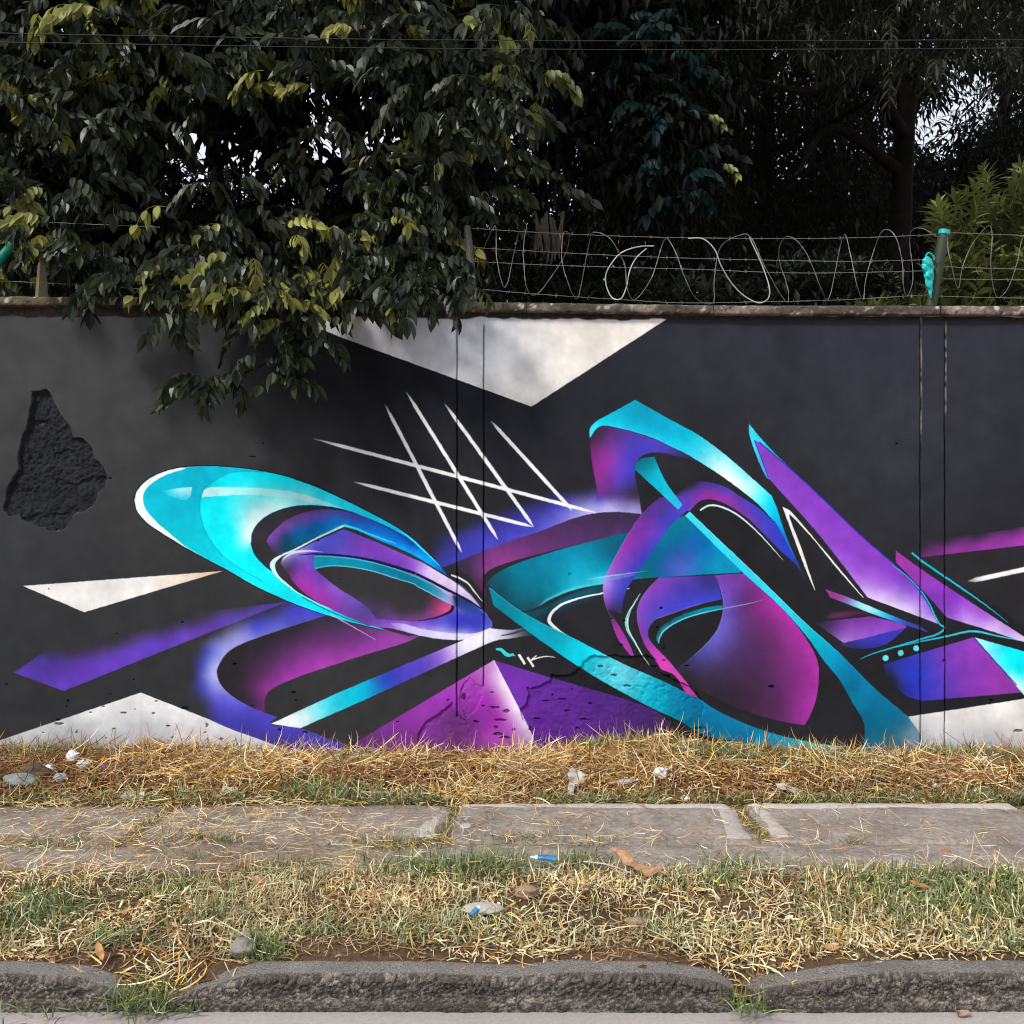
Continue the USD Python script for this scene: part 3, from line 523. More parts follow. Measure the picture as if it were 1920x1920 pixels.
# ---- upper arch
arch_in = B((1092, 794), (1075, 700), (1060, 620), (1055, 545), (1072, 486), (1110, 456), (1180, 446), (1280, 464), (1400, 496))
shape([B((800, 352), (802, 420), (812, 520), (832, 620), (842, 730)), B((842, 730), (950, 760), (1092, 794)), arch_in, B((1560, 640), (1480, 540), (1380, 478), (1300, 430), (1150, 368), (1000, 320), (870, 296), (830, 312), (800, 352))],
      z(B((815, 350), (870, 330), (950, 350), (830, 430), (830, 520), (860, 580), (900, 470), (960, 480), (990, 420), (1020, 500), (1000, 600), (1060, 430), (1150, 400), (1250, 440), (1360, 480), (870, 680), (960, 660), (1040, 660), (1060, 740), (960, 730), (860, 725), (1450, 560)),
        (50, 40, 54), (62, 42, 78), (88, 52, 128), (108, 44, 110), (140, 48, 142), (136, 48, 138), (152, 52, 156), (104, 60, 170), (84, 60, 168), (72, 64, 190), (70, 62, 184), (74, 62, 186), (76, 62, 180), (66, 56, 150), (48, 46, 66), (98, 48, 126), (66, 52, 116), (52, 46, 66), BG, BG, BG, BG), G_MID)
line(B((800, 360), (802, 420), (812, 520), (832, 620), (840, 700)), 1.2, (60, 30, 66), alpha=0.7)
# violet fold beneath the arch, falling to the right
shape([B((1180, 770), (1260, 700), (1330, 650), (1420, 610), (1560, 640), (1640, 690), (1750, 760), (1832, 836)), C((520, 712), (570, 802), (640, 945), (690, 1050)), C((690, 1050), (640, 960), (560, 888), (450, 778), (380, 708), (300, 650), (200, 598), (130, 590), (90, 605), (40, 655))],
      z(B((1290, 720), (1350, 700), (1400, 670), (1480, 685), (1440, 620), (1560, 650), (1580, 710), (1680, 760), (1750, 790), (1820, 860), (1700, 800), (1250, 680), (1380, 610)) + C((470, 780), (540, 830), (600, 920), (660, 1010), (400, 700)),
        (76, 64, 180), (104, 62, 180), (108, 52, 158), (152, 50, 152), (62, 56, 140), (62, 58, 160), (136, 52, 156), (84, 60, 176), (60, 66, 190), (56, 64, 190), (116, 54, 158), BG, BG, (74, 60, 176), (54, 62, 190), (50, 60, 190), (40, 70, 190), (100, 58, 168)), G_MID)
# violet ribbon running down to the left
shape([B((1190, 700), (1100, 782), (1000, 930), (920, 1078), (882, 1160), (874, 1210), (884, 1290), (912, 1375), (960, 1500), (1030, 1592)), B((1050, 1592), (1010, 1500), (950, 1400), (900, 1330)), B((975, 1352), (985, 1290), (1010, 1212), (1100, 1080), (1250, 862), (1372, 752)), B((1372, 752), (1352, 712), (1300, 690))],
      z(B((1200, 730), (1330, 725), (1290, 800), (1120, 800), (1060, 880), (1150, 870), (1230, 850), (1000, 980), (1080, 960), (1140, 980), (930, 1110), (1000, 1080), (1060, 1090), (890, 1190), (940, 1180), (1000, 1180), (900, 1280), (960, 1260), (950, 1330), (910, 1360), (920, 1400), (960, 1480), (1010, 1550), (1040, 1590)),
        (72, 50, 130), (96, 62, 180), (62, 62, 176), (92, 50, 140), (118, 52, 160), (110, 54, 166), (64, 62, 180), (140, 56, 172), (124, 52, 166), (62, 64, 184), (152, 90, 200), (110, 64, 180), (60, 66, 190), (168, 140, 226), (102, 88, 205), (70, 70, 190), (122, 70, 180), (66, 60, 165), (52, 48, 90), (46, 42, 52), (150, 56, 150), (176, 60, 172), (172, 62, 170), (160, 58, 160)), G_MID)
line(B((1100, 782), (1000, 930), (920, 1078), (882, 1160), (874, 1210), (884, 1290), (905, 1350)), 1.6, (180, 130, 224), alpha=0.55, taper=(0.5, 0.3))
line(B((770, 1160), (900, 1142), (1130, 1112)), [1, 2, 1], (150, 200, 230), taper=(0.3, 0.3))
line(B((790, 1160), (950, 1150), (1060, 1132)), [1, 8, 1], (120, 170, 225), alpha=0.4)
# cyan ribbon across
shape([B((1055, 545), (1062, 506), (1092, 480), (1162, 470)), B((1162, 470), (1220, 600), (1315, 735)), B((1318, 742), (1296, 768)), B((1296, 768), (1180, 660), (1055, 545))],
      z(B((1080, 500), (1140, 490), (1100, 560), (1170, 560), (1230, 660), (1290, 740)), (4, 110, 126), (6, 120, 136), (2, 148, 172), (4, 172, 196), (20, 196, 220), (40, 180, 222)), G_MID)
shape([C((15, 682), (40, 660)), C((40, 660), (420, 1020), (700, 1292), (880, 1450), (1090, 1660), (1270, 1812)), C((1345, 1920), (1400, 2100)), C((1000, 2100), (1020, 1960)), C((1024, 1930), (1026, 1890), (1018, 1840), (960, 1740), (880, 1602), (790, 1490), (700, 1362), (540, 1182), (340, 1002), (15, 682))],
      z(C((60, 700), (300, 920), (500, 1120), (620, 1260), (700, 1310), (800, 1440), (760, 1400), (900, 1520), (940, 1640), (1040, 1660), (1100, 1760), (1200, 1800), (1050, 1880), (1180, 1900), (1290, 1900), (1240, 1840)),
        (60, 214, 238), (50, 212, 236), (44, 210, 234), (40, 206, 230), (34, 200, 224), (4, 160, 194), (8, 172, 204), (2, 132, 176), (6, 112, 152), (2, 124, 166), (4, 110, 146), (16, 104, 140), (10, 104, 138), (22, 106, 136), (120, 150, 170), (22, 100, 134)), G_MID)
line(C((40, 662), (420, 1022), (700, 1294), (880, 1452)), 1.5, (120, 236, 246), alpha=0.7, taper=(0, 0.4))
# cyan arch
shape([B((800, 365), (797, 325), (812, 292), (850, 262)), B((850, 262), (1055, 150)), B((1055, 150), (1250, 260), (1400, 342), (1550, 450), (1700, 580), (1822, 690)), B((1822, 690), (1852, 762), (1880, 850)), C((600, 840), (640, 928), (700, 1058)), C((640, 942), (570, 802), (520, 712)), B((1832, 832), (1750, 742), (1600, 622), (1450, 520), (1300, 432), (1150, 362), (1000, 316), (870, 293), (832, 312), (800, 365))],
      z(B((810, 310), (880, 270), (850, 285), (1050, 180), (1050, 260), (960, 280), (1180, 300), (1250, 340), (1150, 350), (1350, 370), (1400, 450), (1480, 460), (1540, 540), (1620, 600), (1700, 640), (1760, 700), (1800, 720), (1840, 800), (1890, 880), (1650, 560)) + C((560, 760), (620, 890), (690, 1040)),
        (60, 214, 228), (10, 190, 214), (20, 206, 228), (4, 160, 190), (2, 160, 194), (24, 190, 218), (2, 156, 194), (6, 172, 206), (30, 188, 220), (16, 192, 222), (50, 206, 230), (120, 228, 240), (215, 248, 248), (240, 250, 248), (190, 244, 246), (80, 226, 240), (30, 214, 238), (10, 190, 232), (4, 140, 214), (110, 226, 238), (6, 150, 220), (4, 110, 200), (20, 60, 120)), G_MID)
line(B((800, 362), (835, 312), (872, 294), (1000, 316), (1150, 362), (1300, 432)), 1.4, (70, 226, 242), alpha=0.7)
line(C((98, 652), (140, 628), (182, 624), (250, 645), (330, 692), (440, 792), (520, 880), (566, 932)), [3.2, 3.6, 3.6, 3.4, 3, 2.4, 1.6, 0.8], (214, 236, 238), 0)
# ---- long cyan foot strip
shape([B((230, 1205), (420, 1345), (750, 1512), (1000, 1642), (1250, 1752), (1400, 1832)), F((90, 570), (200, 640), (400, 730), (600, 790), (850, 835), (930, 838)), F((870, 852), (780, 862), (600, 856), (400, 830), (140, 780), (60, 748)), E((1920, 706), (1660, 580), (1400, 432), (1130, 250), (862, 50)), B((255, 1300), (230, 1205))],
      z(B((250, 1250), (330, 1310), (450, 1400), (600, 1500), (700, 1550), (800, 1600), (880, 1640), (1000, 1700), (1100, 1760), (1200, 1800), (1300, 1850), (760, 1620)) + F((0, 560), (100, 640), (60, 720), (250, 720), (350, 790), (500, 800), (620, 830), (700, 830), (830, 850)),
        (8, 120, 140), (6, 132, 152), (4, 150, 176), (2, 170, 198), (6, 200, 224), (24, 214, 238), (80, 226, 246), (110, 226, 244), (40, 200, 226), (10, 176, 208), (4, 150, 190), (10, 206, 230), (4, 130, 176), (2, 122, 168), (6, 116, 158), (2, 116, 162), (6, 118, 164), (4, 150, 196), (20, 190, 220), (44, 210, 230), (150, 236, 240)), G_MID)
line(B((232, 1207), (420, 1346), (750, 1513)), 1.4, (70, 190, 205), alpha=0.6)
line(E((862, 52), (1130, 252), (1400, 434), (1660, 582)), 1.2, (10, 90, 110), alpha=0.5)
# ---- right-hand spikes
shape([C((375, 165), (376, 225), (478, 472), (500, 480)), C((500, 470), (440, 330), (425, 270), (560, 384), (720, 516)), C((720, 516), (560, 370), (440, 245), (375, 165))], z(C((380, 190), (400, 240), (430, 330), (470, 460), (500, 320), (650, 450)), (60, 216, 232), (50, 214, 234), (70, 196, 230), (80, 160, 224), (30, 180, 222), (20, 110, 190)), G_RIGHT)
shape([C((404, 256), (432, 268)), C((432, 268), (700, 502), (1000, 790), (1250, 1010), (1352, 1130), (1442, 1292)), C((1442, 1292), (1042, 1142)), C((1042, 1142), (760, 780), (600, 600), (484, 470)), C((484, 470), (404, 256))],
      z(C((430, 300), (520, 440), (700, 640), (900, 850), (1100, 950), (1000, 1000), (1200, 1050), (1050, 1120), (1150, 1170), (1280, 1220), (1400, 1270), (1120, 1080), (1280, 1110), (1390, 1240)),
        (138, 66, 196), (136, 66, 192), (136, 66, 192), (134, 66, 192), (132, 64, 186), (146, 80, 200), (134, 74, 196), (205, 176, 235), (226, 206, 244), (220, 200, 242), (190, 160, 232), (160, 104, 210), (140, 90, 205), (160, 120, 220)), G_RIGHT)
line(C((432, 268), (700, 502), (1000, 790), (1250, 1010), (1352, 1130), (1442, 1292)), 2.2, (34, 50, 180), alpha=0.9)
line(C((404, 256), (440, 352), (484, 470)), 2.0, (34, 50, 190), alpha=0.8)
line(C((1180, 960), (1260, 1020), (1362, 1132), (1448, 1292), (1476, 1312), (1440, 1345), (1330, 1380), (1180, 1425), (1060, 1462), (1000, 1488)), [1, 2, 2.4, 3, 3.4, 3.4, 3, 2.6, 2, 1], (40, 190, 216), G_RIGHT)
line(C((1200, 1422), (1340, 1390), (1480, 1362), (1630, 1332), (1780, 1360), (1930, 1390)), [1, 2, 3, 4, 2.6, 1.4], (50, 200, 222), G_RIGHT)
shape([C((562, 632), (600, 650), (640, 690)), C((640, 690), (780, 856), (900, 1000), (1024, 1148)), C((1012, 1140), (870, 980), (745, 825), (640, 710), (600, 672)), C((600, 672), (605, 700), (660, 840), (748, 1104)), C((742, 1098), (680, 950), (595, 720), (562, 632))], (244, 240, 240), G_RIGHT)
shape([C((1200, 878), (1200, 942)), C((1200, 942), (1340, 1090), (1490, 1256)), C((1490, 1256), (1700, 1320), (1980, 1412)), C((1980, 1400), (1640, 1180), (1340, 980), (1200, 878))],
      z(C((1220, 920), (1300, 980), (1400, 1060), (1400, 1140), (1550, 1160), (1500, 1240), (1600, 1270), (1750, 1310), (1880, 1370), (1700, 1250), (1850, 1330)), (164, 58, 168), (156, 58, 178), (146, 62, 190), (120, 56, 170), (138, 62, 190), (130, 70, 186), (190, 150, 228), (214, 190, 240), (220, 200, 244), (156, 84, 204), (190, 140, 226)), G_RIGHT)
line(C((1290, 890), (1345, 935), (1600, 1110), (1720, 1196), (1830, 1282)), [3, 4, 3, 2, 0.8], (30, 180, 205), G_RIGHT)
shape([C((1330, 918), (1480, 900), (1980, 842)), C((1980, 730), (1800, 765), (1550, 800), (1350, 830), (1330, 870))], z(C((1380, 900), (1500, 885), (1700, 855), (1900, 830), (1950, 790), (1400, 860), (1600, 840), (1800, 800), (1350, 850), (1450, 810), (1650, 780), (1850, 735)), (104, 46, 112), (142, 50, 146), (156, 54, 164), (160, 56, 170), (156, 56, 164), (78, 44, 86), (112, 50, 122), (120, 52, 132), BG, BG, BG, BG), G_RIGHT, power=3)
shape([C((1330, 920), (1480, 902), (1980, 844)), C((1980, 1330), (1600, 1090), (1340, 930))], (44, 42, 46), 0)
line(C((1605, 1052), (1700, 1032), (1980, 972)), [7, 9, 9], z(C((1610, 1050), (1680, 1036), (1900, 990)), (130, 130, 132), (232, 232, 230), (246, 246, 244)), G_STRIPE, taper=(0.12, 0), soft=0.5)
line(C((1290, 890), (1345, 935), (1600, 1110), (1720, 1196), (1830, 1282)), [3, 4, 3, 2, 0.8], (30, 180, 205), G_RIGHT)
shape([C((802, 1094), (960, 1152), (1240, 1268), (1336, 1302)), C((1336, 1302), (1385, 1338), (1330, 1322)), C((1330, 1322), (1080, 1238), (832, 1142)), C((832, 1142), (802, 1094))],
      z(C((830, 1115), (900, 1145), (950, 1165), (990, 1180), (1060, 1205), (1120, 1225), (1190, 1255), (1260, 1285), (1340, 1315)), (160, 60, 150), (150, 70, 160), (110, 140, 190), (150, 226, 236), (170, 232, 240), (70, 206, 228), (40, 130, 210), (56, 72, 190), (66, 62, 150)), G_RIGHT)
put(C((790, 1262), (850, 1228), (1020, 1216), (1040, 1232), (900, 1255)), z(C((820, 1250), (900, 1238), (1000, 1224), (780, 1262)), (84, 42, 66), (104, 46, 84), (70, 42, 66), BG), 0, soft=1.5)
shape([C((740, 1282), (1062, 1248)), C((1062, 1248), (1262, 1308), (905, 1398)), C((905, 1398), (840, 1350), (740, 1282))], z(C((780, 1285), (860, 1310), (900, 1280), (1000, 1262), (1080, 1280), (1200, 1300), (1050, 1340), (920, 1380), (1100, 1340)), (50, 42, 60), (84, 52, 118), (116, 58, 152), (122, 58, 160), (130, 62, 178), (134, 66, 186), (140, 76, 196), (170, 120, 215), (150, 90, 205)), G_RIGHT)
shape([C((905, 1400), (1262, 1310)), C((1262, 1310), (1150, 1402), (1060, 1428), (960, 1426), (890, 1410))], z(C((930, 1402), (1000, 1400), (1100, 1380), (1200, 1335), (1100, 1415), (980, 1425)), (54, 50, 130), (58, 58, 170), (60, 60, 186), (64, 60, 186), (50, 52, 150), (44, 44, 96)), G_RIGHT)
for c in C((1143, 1483), (1228, 1454), (1315, 1428)):
    put([(c[0] + 5.6 * math.cos(t), c[1] + 5.6 * math.sin(t)) for t in np.linspace(0, 2 * math.pi, 28, endpoint=False)], (100, 222, 240), G_RIGHT)
shape([C((1125, 1520), (1380, 1442), (1640, 1366)), C((1640, 1366), (1890, 1640), (1960, 1690)), C((1960, 1672), (1345, 1724)), C((1345, 1724), (1250, 1690), (1160, 1590), (1125, 1520))],
      z(C((1140, 1540), (1200, 1520), (1240, 1580), (1330, 1560), (1300, 1670), (1400, 1480), (1420, 1650), (1480, 1500), (1560, 1440), (1640, 1400), (1600, 1560), (1750, 1560), (1800, 1650), (1560, 1680), (1870, 1640), (1160, 1600)), (44, 44, 90), (46, 56, 160), (44, 60, 186), (46, 60, 190), (48, 52, 176), (84, 62, 184), (66, 58, 180), (116, 60, 182), (134, 62, 184), (144, 62, 186), (132, 60, 180), (140, 56, 166), (146, 56, 160), (116, 58, 176), (130, 62, 150), BG), G_RIGHT)
shape([C((1640, 1365), (1790, 1408), (1980, 1462)), C((1980, 1760), (1870, 1632)), C((1870, 1632), (1750, 1490), (1640, 1365))], z(C((1660, 1385), (1720, 1410), (1800, 1440), (1900, 1480), (1900, 1560), (1820, 1530), (1850, 1600), (1760, 1490), (1920, 1650)), (180, 244, 246), (120, 238, 244), (30, 228, 240), (0, 238, 250), (0, 240, 252), (40, 226, 240), (190, 244, 246), (110, 226, 238), (210, 246, 248)), G_RIGHT)
line(C((1640, 1366), (1750, 1492), (1880, 1636)), 2, (30, 56, 150))
# ---- signature
line(E((872, 292), (900, 296), (935, 326), (972, 322)), [4, 6, 7, 4], (60, 214, 226), G_SIGN)
line(E((896, 296), (940, 322), (980, 330)), [4, 4, 2], (60, 214, 226), G_SIGN)
line(E((1000, 322), (1034, 378)), 4.6, (242, 240, 240), G_SIGN)
line(E((1048, 338), (1082, 392)), 4.2, (242, 240, 240), G_SIGN)
line(E((1060, 362), (1100, 328)), [3.4, 1.6], (242, 240, 240), G_SIGN)
line(E((1076, 352), (1110, 342), (1150, 334), (1204, 338)), [3, 2.4, 2, 1], (236, 234, 234), G_SIGN)

# ---------------------------------------------------------------- relief of the plaster: holes, flaked patches, chips, the grooves beside the columns
rng = np.random.default_rng(7)
depth = np.zeros((MNY, MNX), np.float32)
gu, gv = np.meshgrid(MU0 + np.arange(MNX) * MRES, MV0 + np.arange(MNY) * MRES)
P3 = np.stack([gu, gv, np.zeros_like(gu)], -1)


def lattice_noise(scale, octaves, seed, amount):
    """Smooth noise over the whole wall, from a coarse lattice."""
    step = 3
    n = meshkit.fbm(P3[::step, ::step] / scale + 50.0, octaves, seed) - 0.5
    return amount * ndimage.zoom(n, (MNY / n.shape[0], MNX / n.shape[1]), order=1)[:MNY, :MNX].astype(np.float32)


wob = np.stack([lattice_noise(14, 3, 1, 16), lattice_noise(14, 3, 2, 16)], -1)


def ragged(runs, wobble=1.0):
    """Cells inside an outline whose edge is broken up."""
    got = coverage(np.vstack(runs))
    full = np.zeros((MNY, MNX), np.float32)
    full[got[0], got[1]] = got[2]
    jy, jx = np.indices(full.shape, dtype=np.float32)
    return ndimage.map_coordinates(full, [jy + wob[..., 1] * wobble, jx + wob[..., 0] * wobble], order=1)


K = crop(0, 560)
crumble = lattice_noise(5, 4, 5, 1.0)
lumps = lattice_noise(22, 3, 6, 1.0)
hole = ragged([K((185, 522), (268, 515), (310, 580), (330, 640), (400, 735), (412, 780), (470, 785), (520, 850), (530, 895), (585, 945), (605, 1000), (592, 1060), (556, 1090), (530, 1160), (480, 1190), (412, 1215), (362, 1296),
                 (292, 1306), (220, 1282), (130, 1250), (102, 1212), (50, 1226), (14, 1180), (40, 1120), (46, 1050), (108, 962), (115, 850), (135, 762), (155, 740), (166, 650), (180, 580))], 0.55)
depth += hole * (0.026 + 0.020 * lumps + 0.022 * crumble)
pale_rim = (np.abs(hole - 0.5) < 0.42) & (crumble + 0.5 * lumps + 0.25 * np.clip((gu - 130) / 60, -1, 1) + 0.2 * np.clip((gv - 930) / 60, -1, 1) > 0.22)
paint[hole > 0.5] = np.array([40, 41, 44]) + 14 * crumble[hole > 0.5][:, None]  # recess shade put into the colour, darker than the paint around
paint[pale_rim] = np.array([118, 114, 108]) * (1 + crumble[pale_rim][:, None])  # pale plaster chips, with the sunlit lower-right rim painted brighter
depth += 0.012 * np.clip(hole, 0, 1) * lattice_noise(11, 3, 17, 1.0) + 0.010 * hole * (np.sin(gv / 9.0 + 7 * lumps) > 0.5) * np.clip(lumps * 4 + 0.5, 0, 1)
flake = ragged([E((1008, 640), (1046, 600), (1046, 516), (1112, 508), (1170, 472), (1182, 432), (1250, 440), (1320, 432), (1350, 370), (1430, 322), (1490, 334), (1540, 322), (1620, 340), (1720, 330), (1760, 350), (1800, 420), (1850, 442), (1920, 480)),
                 F((60, 520), (120, 590), (100, 700), (160, 780), (160, 900)), E((1480, 960), (1440, 760), (1480, 660), (1465, 700), (1430, 800), (1200, 940), (1085, 940), (1085, 800))], 0.8)
flake2 = ragged([E((430, 960), (436, 760), (480, 700), (540, 660), (600, 622), (625, 592), (640, 655), (700, 690), (722, 780), (715, 960))], 0.6)
flake3 = ragged([E((668, 590), (672, 520), (690, 480), (720, 456), (760, 482), (797, 505), (800, 560), (760, 640), (700, 680))], 0.5)
for f, d in ((flake, 0.013), (flake2, 0.012), (flake3, 0.008)):
    depth += np.clip((f - 0.3) / 0.4, 0, 1) * (d + 0.008 * lumps + 0.009 * crumble)
paint *= (1 - 0.10 * np.clip(flake, 0, 1))[..., None]
strip = ragged([B((745, 1610), (850, 1580), (960, 1600), (1060, 1660), (1200, 1740), (1400, 1830), (1420, 1880), (1280, 1900), (1000, 1790), (820, 1690))], 0.8)
pits = np.clip(lattice_noise(7, 3, 8, 1.0) - 0.10, 0, 1) * 4
depth += strip * 0.007 * np.clip(pits, 0, 1.5)
chips = [(D, (1025, 500), 12, 6), (D, (660, 566), 9, 4), (D, (385, 940), 10, 8), (D, (375, 975), 8, 6), (D, (620, 906), 9, 5), (D, (755, 822), 9, 4), (D, (1318, 735), 22, 7), (D, (1650, 895), 26, 12), (D, (1665, 940), 8, 6), (D, (695, 1010), 24, 6),
         (D, (865, 1012), 14, 4), (D, (950, 1084), 20, 5), (D, (1165, 1080), 16, 16), (D, (1155, 1120), 10, 8), (D, (1245, 1158), 20, 10), (D, (970, 1148), 14, 5), (D, (600, 1152), 12, 6), (D, (340, 1070), 40, 8), (D, (325, 1050), 18, 9), (D, (760, 990), 6, 4),
         (D, (880, 945), 14, 4), (D, (510, 1008), 14, 5), (D, (580, 975), 12, 4), (D, (1040, 985), 30, 12), (D, (640, 1100), 10, 4), (D, (430, 1120), 12, 4), (D, (240, 1120), 12, 4), (D, (1580, 1105), 22, 10), (D, (1720, 1120), 22, 8), (D, (1420, 970), 10, 5),
         (D, (275, 315), 6, 9), (D, (40, 850), 14, 5), (E, (760, 700), 26, 9), (E, (930, 640), 30, 12), (E, (880, 770), 40, 12), (E, (800, 610), 18, 8), (E, (1060, 740), 14, 20), (E, (1270, 640), 30, 6), (E, (1400, 600), 18, 7), (E, (1330, 740), 22, 7), (B, (860, 1650), 22, 8), (B, (930, 1700), 30, 9), (B, (1010, 1760), 34, 9), (B, (1120, 1600), 20, 8), (B, (1160, 1650), 22, 9), (B, (1240, 1700), 20, 8), (E, (845, 535), 22, 9), (E, (865, 620), 36, 12), (E, (900, 690), 50, 12), (E, (870, 730), 20, 8), (E, (920, 790), 46, 10), (E, (970, 745), 16, 8), (E, (690, 560), 18, 26), (E, (600, 578), 10, 6),
         (E, (318, 700), 10, 4), (E, (1150, 585), 30, 5), (E, (1240, 575), 40, 4), (E, (1360, 690), 50, 9), (E, (1100, 685), 26, 6), (E, (1190, 550), 10, 8), (E, (1300, 520), 12, 6), (E, (1800, 60), 9, 9), (E, (1520, 120), 14, 5), (E, (1575, 268), 14, 6),
         (E, (1815, 355), 12, 5), (B, (685, 1130), 7, 5), (B, (1198, 1320), 7, 8), (B, (990, 1392), 12, 10), (B, (920, 1380), 10, 4), (B, (975, 1528), 12, 4), (B, (1215, 1548), 14, 4), (B, (1350, 1645), 14, 4), (B, (1180, 1430), 8, 8), (B, (1820, 1762), 18, 8),
         (F, (500, 502), 22, 8), (F, (20, 384), 14, 4), (F, (1470, 355), 8, 14), (F, (1735, 580), 20, 10), (F, (1890, 750), 44, 12), (F, (90, 740), 36, 14), (C, (1205, 275), 14, 6), (A, (880, 395), 5, 6), (A, (820, 470), 24, 4), (A, (1310, 1162), 6, 5), (A, (1190, 940), 8, 4),
         (K, (100, 65), 10, 5), (K, (620, 1010), 14, 5)]
for cr, (u, v), w, h in chips:
    (cu, cv), = cr((u, v))
    jx, jy = int((cu - MU0) / MRES), int((cv - MV0) / MRES)
    r = int(max(w, h) / 2.2) + 8
    sl = (slice(max(jy - r, 0), jy + r), slice(max(jx - r, 0), jx + r))
    e = ((gu[sl] - cu) / (w / 5.0 + 0.4)) ** 2 + ((gv[sl] - cv) / (h / 5.0 + 0.5)) ** 2 + crumble[sl] * 3.2
    m = np.clip((1.1 - e) / 0.4, 0, 1)
    depth[sl] += 0.006 * m
    paint[sl] *= (1 - 0.45 * m)[..., None]
# the plaster runs out in a broken edge under the coping, with bare mortar above
lip = np.clip((594 + 0.004 * gu + 5 * lumps + 9 * lattice_noise(30, 3, 11, 1.0) - gv) / 3.0, 0, 1)
depth += 0.007 * lip
paint[...] = paint * (1 - lip[..., None]) + (np.array([58, 50, 45]) * (1 + 0.9 * crumble[..., None])) * lip[..., None]
# grooves where the columns meet the panels; weathered paint at their upper ends
for cu, top in ((857, 604), (907, 606), (1726, 600), (1772, 612)):
    wander = 0.35 * np.sin(gv / 47.0 + cu) + 0.3 * np.sin(gv / 13.0)
    m = np.clip(1.75 - np.abs(gu - cu - wander), 0, 1) * np.clip((gv - top) / 6, 0, 1)
    if cu == 907:
        m *= np.clip((1290 - gv) / 5, 0, 1)
    if cu == 857:
        m *= np.clip((1348 - gv) / 5, 0, 1)
    depth += 0.013 * m
    paint *= (1 - 0.35 * m)[..., None]
    if cu > 1000:
        worn = np.clip(1.6 - np.abs(gu - cu - wander - 1.5), 0, 1) * np.clip((830 - gv + (780 - 830) * (cu > 1750)) / 10, 0, 1) * np.clip(lattice_noise(9, 2, int(cu), 2.0) + 0.6, 0, 1)
        paint[...] = paint * (1 - worn[..., None] * 0.8) + np.array([150, 140, 128]) * worn[..., None] * 0.8
depth += lattice_noise(160, 3, 12, 0.006) + lattice_noise(18, 2, 13, 0.0008)
for k in range(3):                                   # sprayed edges: a little ragged, a little soft
    jit = np.indices(depth.shape, dtype=np.float32)
    paint[..., k] = ndimage.gaussian_filter(ndimage.map_coordinates(paint[..., k], [jit[0] + 1.6 * crumble, jit[1] + 1.6 * lattice_noise(6, 3, 23, 1.0)], order=1, mode="nearest"), 0.45)
# sprayed paint is never quite even; splashed mud and dust low down
paint *= (1 + lattice_noise(40, 4, 14, 0.20) + lattice_noise(4, 2, 19, 0.07))[..., None]
streak = meshkit.fbm(np.stack([gu[::6, ::3] / 7.0, gv[::6, ::3] / 140.0, gu[::6, ::3] * 0], -1) + 30, 3, 24) - 0.5
paint *= (1 + 0.06 * ndimage.zoom(streak, (MNY / streak.shape[0], MNX / streak.shape[1]), order=1)[:MNY, :MNX])[..., None]
mud = np.clip((gv - 1330 + 60 * lattice_noise(60, 3, 15, 1.0)) / 120, 0, 1) * 0.35 * (0.6 + lattice_noise(12, 3, 16, 1.2))
mud = np.clip(mud, 0, 0.5)[..., None]
paint[...] = paint * (1 - mud) + np.array([96, 84, 78]) * mud
albedo = np.clip(lin(np.clip(paint, 0, 255)) / 1.10, 0.004, 0.86).astype(np.float32)

# ---------------------------------------------------------------- the wall as a mesh: fine cells where paint or relief changes, coarse ones elsewhere
BIG = 32
field = np.concatenate([paint, depth[..., None] * 9000], -1)
label = region.copy()
label[label == 0] = np.select([gu < 857, gu < 907, gu < 1726, gu < 1772], [-1, -2, -3, -4], -5)[label == 0]
ny, nx = (MNY - 1) // BIG, (MNX - 1) // BIG
leaf_at = np.zeros((MNY - 1, MNX - 1), np.int8)      # the side of the leaf that covers each cell
todo = np.ones((ny, nx), bool)
size = BIG
while size >= 1:
    if size == 1:
        flat = np.ones_like(todo)
    else:
        ky, kx = todo.shape
        c = field[:ky * size + 1:size, :kx * size + 1:size]
        t = (np.arange(size) + 0.5) / size
        err = np.zeros((ky, kx), np.float32)
        for b in range(0, size):
            for a in range(0, size):
                if size > 8 and (a % 3 or b % 3):
                    continue
                fy, fx = b / size, a / size
                est = (c[:-1, :-1] * (1 - fy) * (1 - fx) + c[:-1, 1:] * (1 - fy) * fx + c[1:, :-1] * fy * (1 - fx) + c[1:, 1:] * fy * fx)
                err = np.maximum(err, np.abs(est - field[b:ky * size:size, a:kx * size:size]).max(-1))
        blocks = label[:ky * size, :kx * size].reshape(ky, size, kx, size)
        mixed = blocks.max((1, 3)) != blocks.min((1, 3))
        flat = (err < (7.0 if size > 1 else 1e9)) & ~mixed
    now = todo & flat
    block = np.kron(now, np.ones((size, size), bool))
    leaf_at[:block.shape[0], :block.shape[1]][block] = size
    todo = np.kron(todo & ~flat, np.ones((2, 2), bool))
    size //= 2
corner = np.zeros((MNY, MNX), bool)
leaves = []
for size in (1, 2, 4, 8, 16, 32):
    m = leaf_at[::size, ::size] == size
    m = m[:(MNY - 1) // size, :(MNX - 1) // size]
    j, i = np.nonzero(m)
    j, i = j * size, i * size
    leaves.append((size, j, i))
    for dj, di in ((0, 0), (0, size), (size, 0), (size, size)):
        corner[j + dj, i + di] = True
vid = np.cumsum(corner.ravel()).reshape(corner.shape) - 1
tri, tri_label = [], []
extra_j, extra_i = [], []
nv = int(corner.sum())
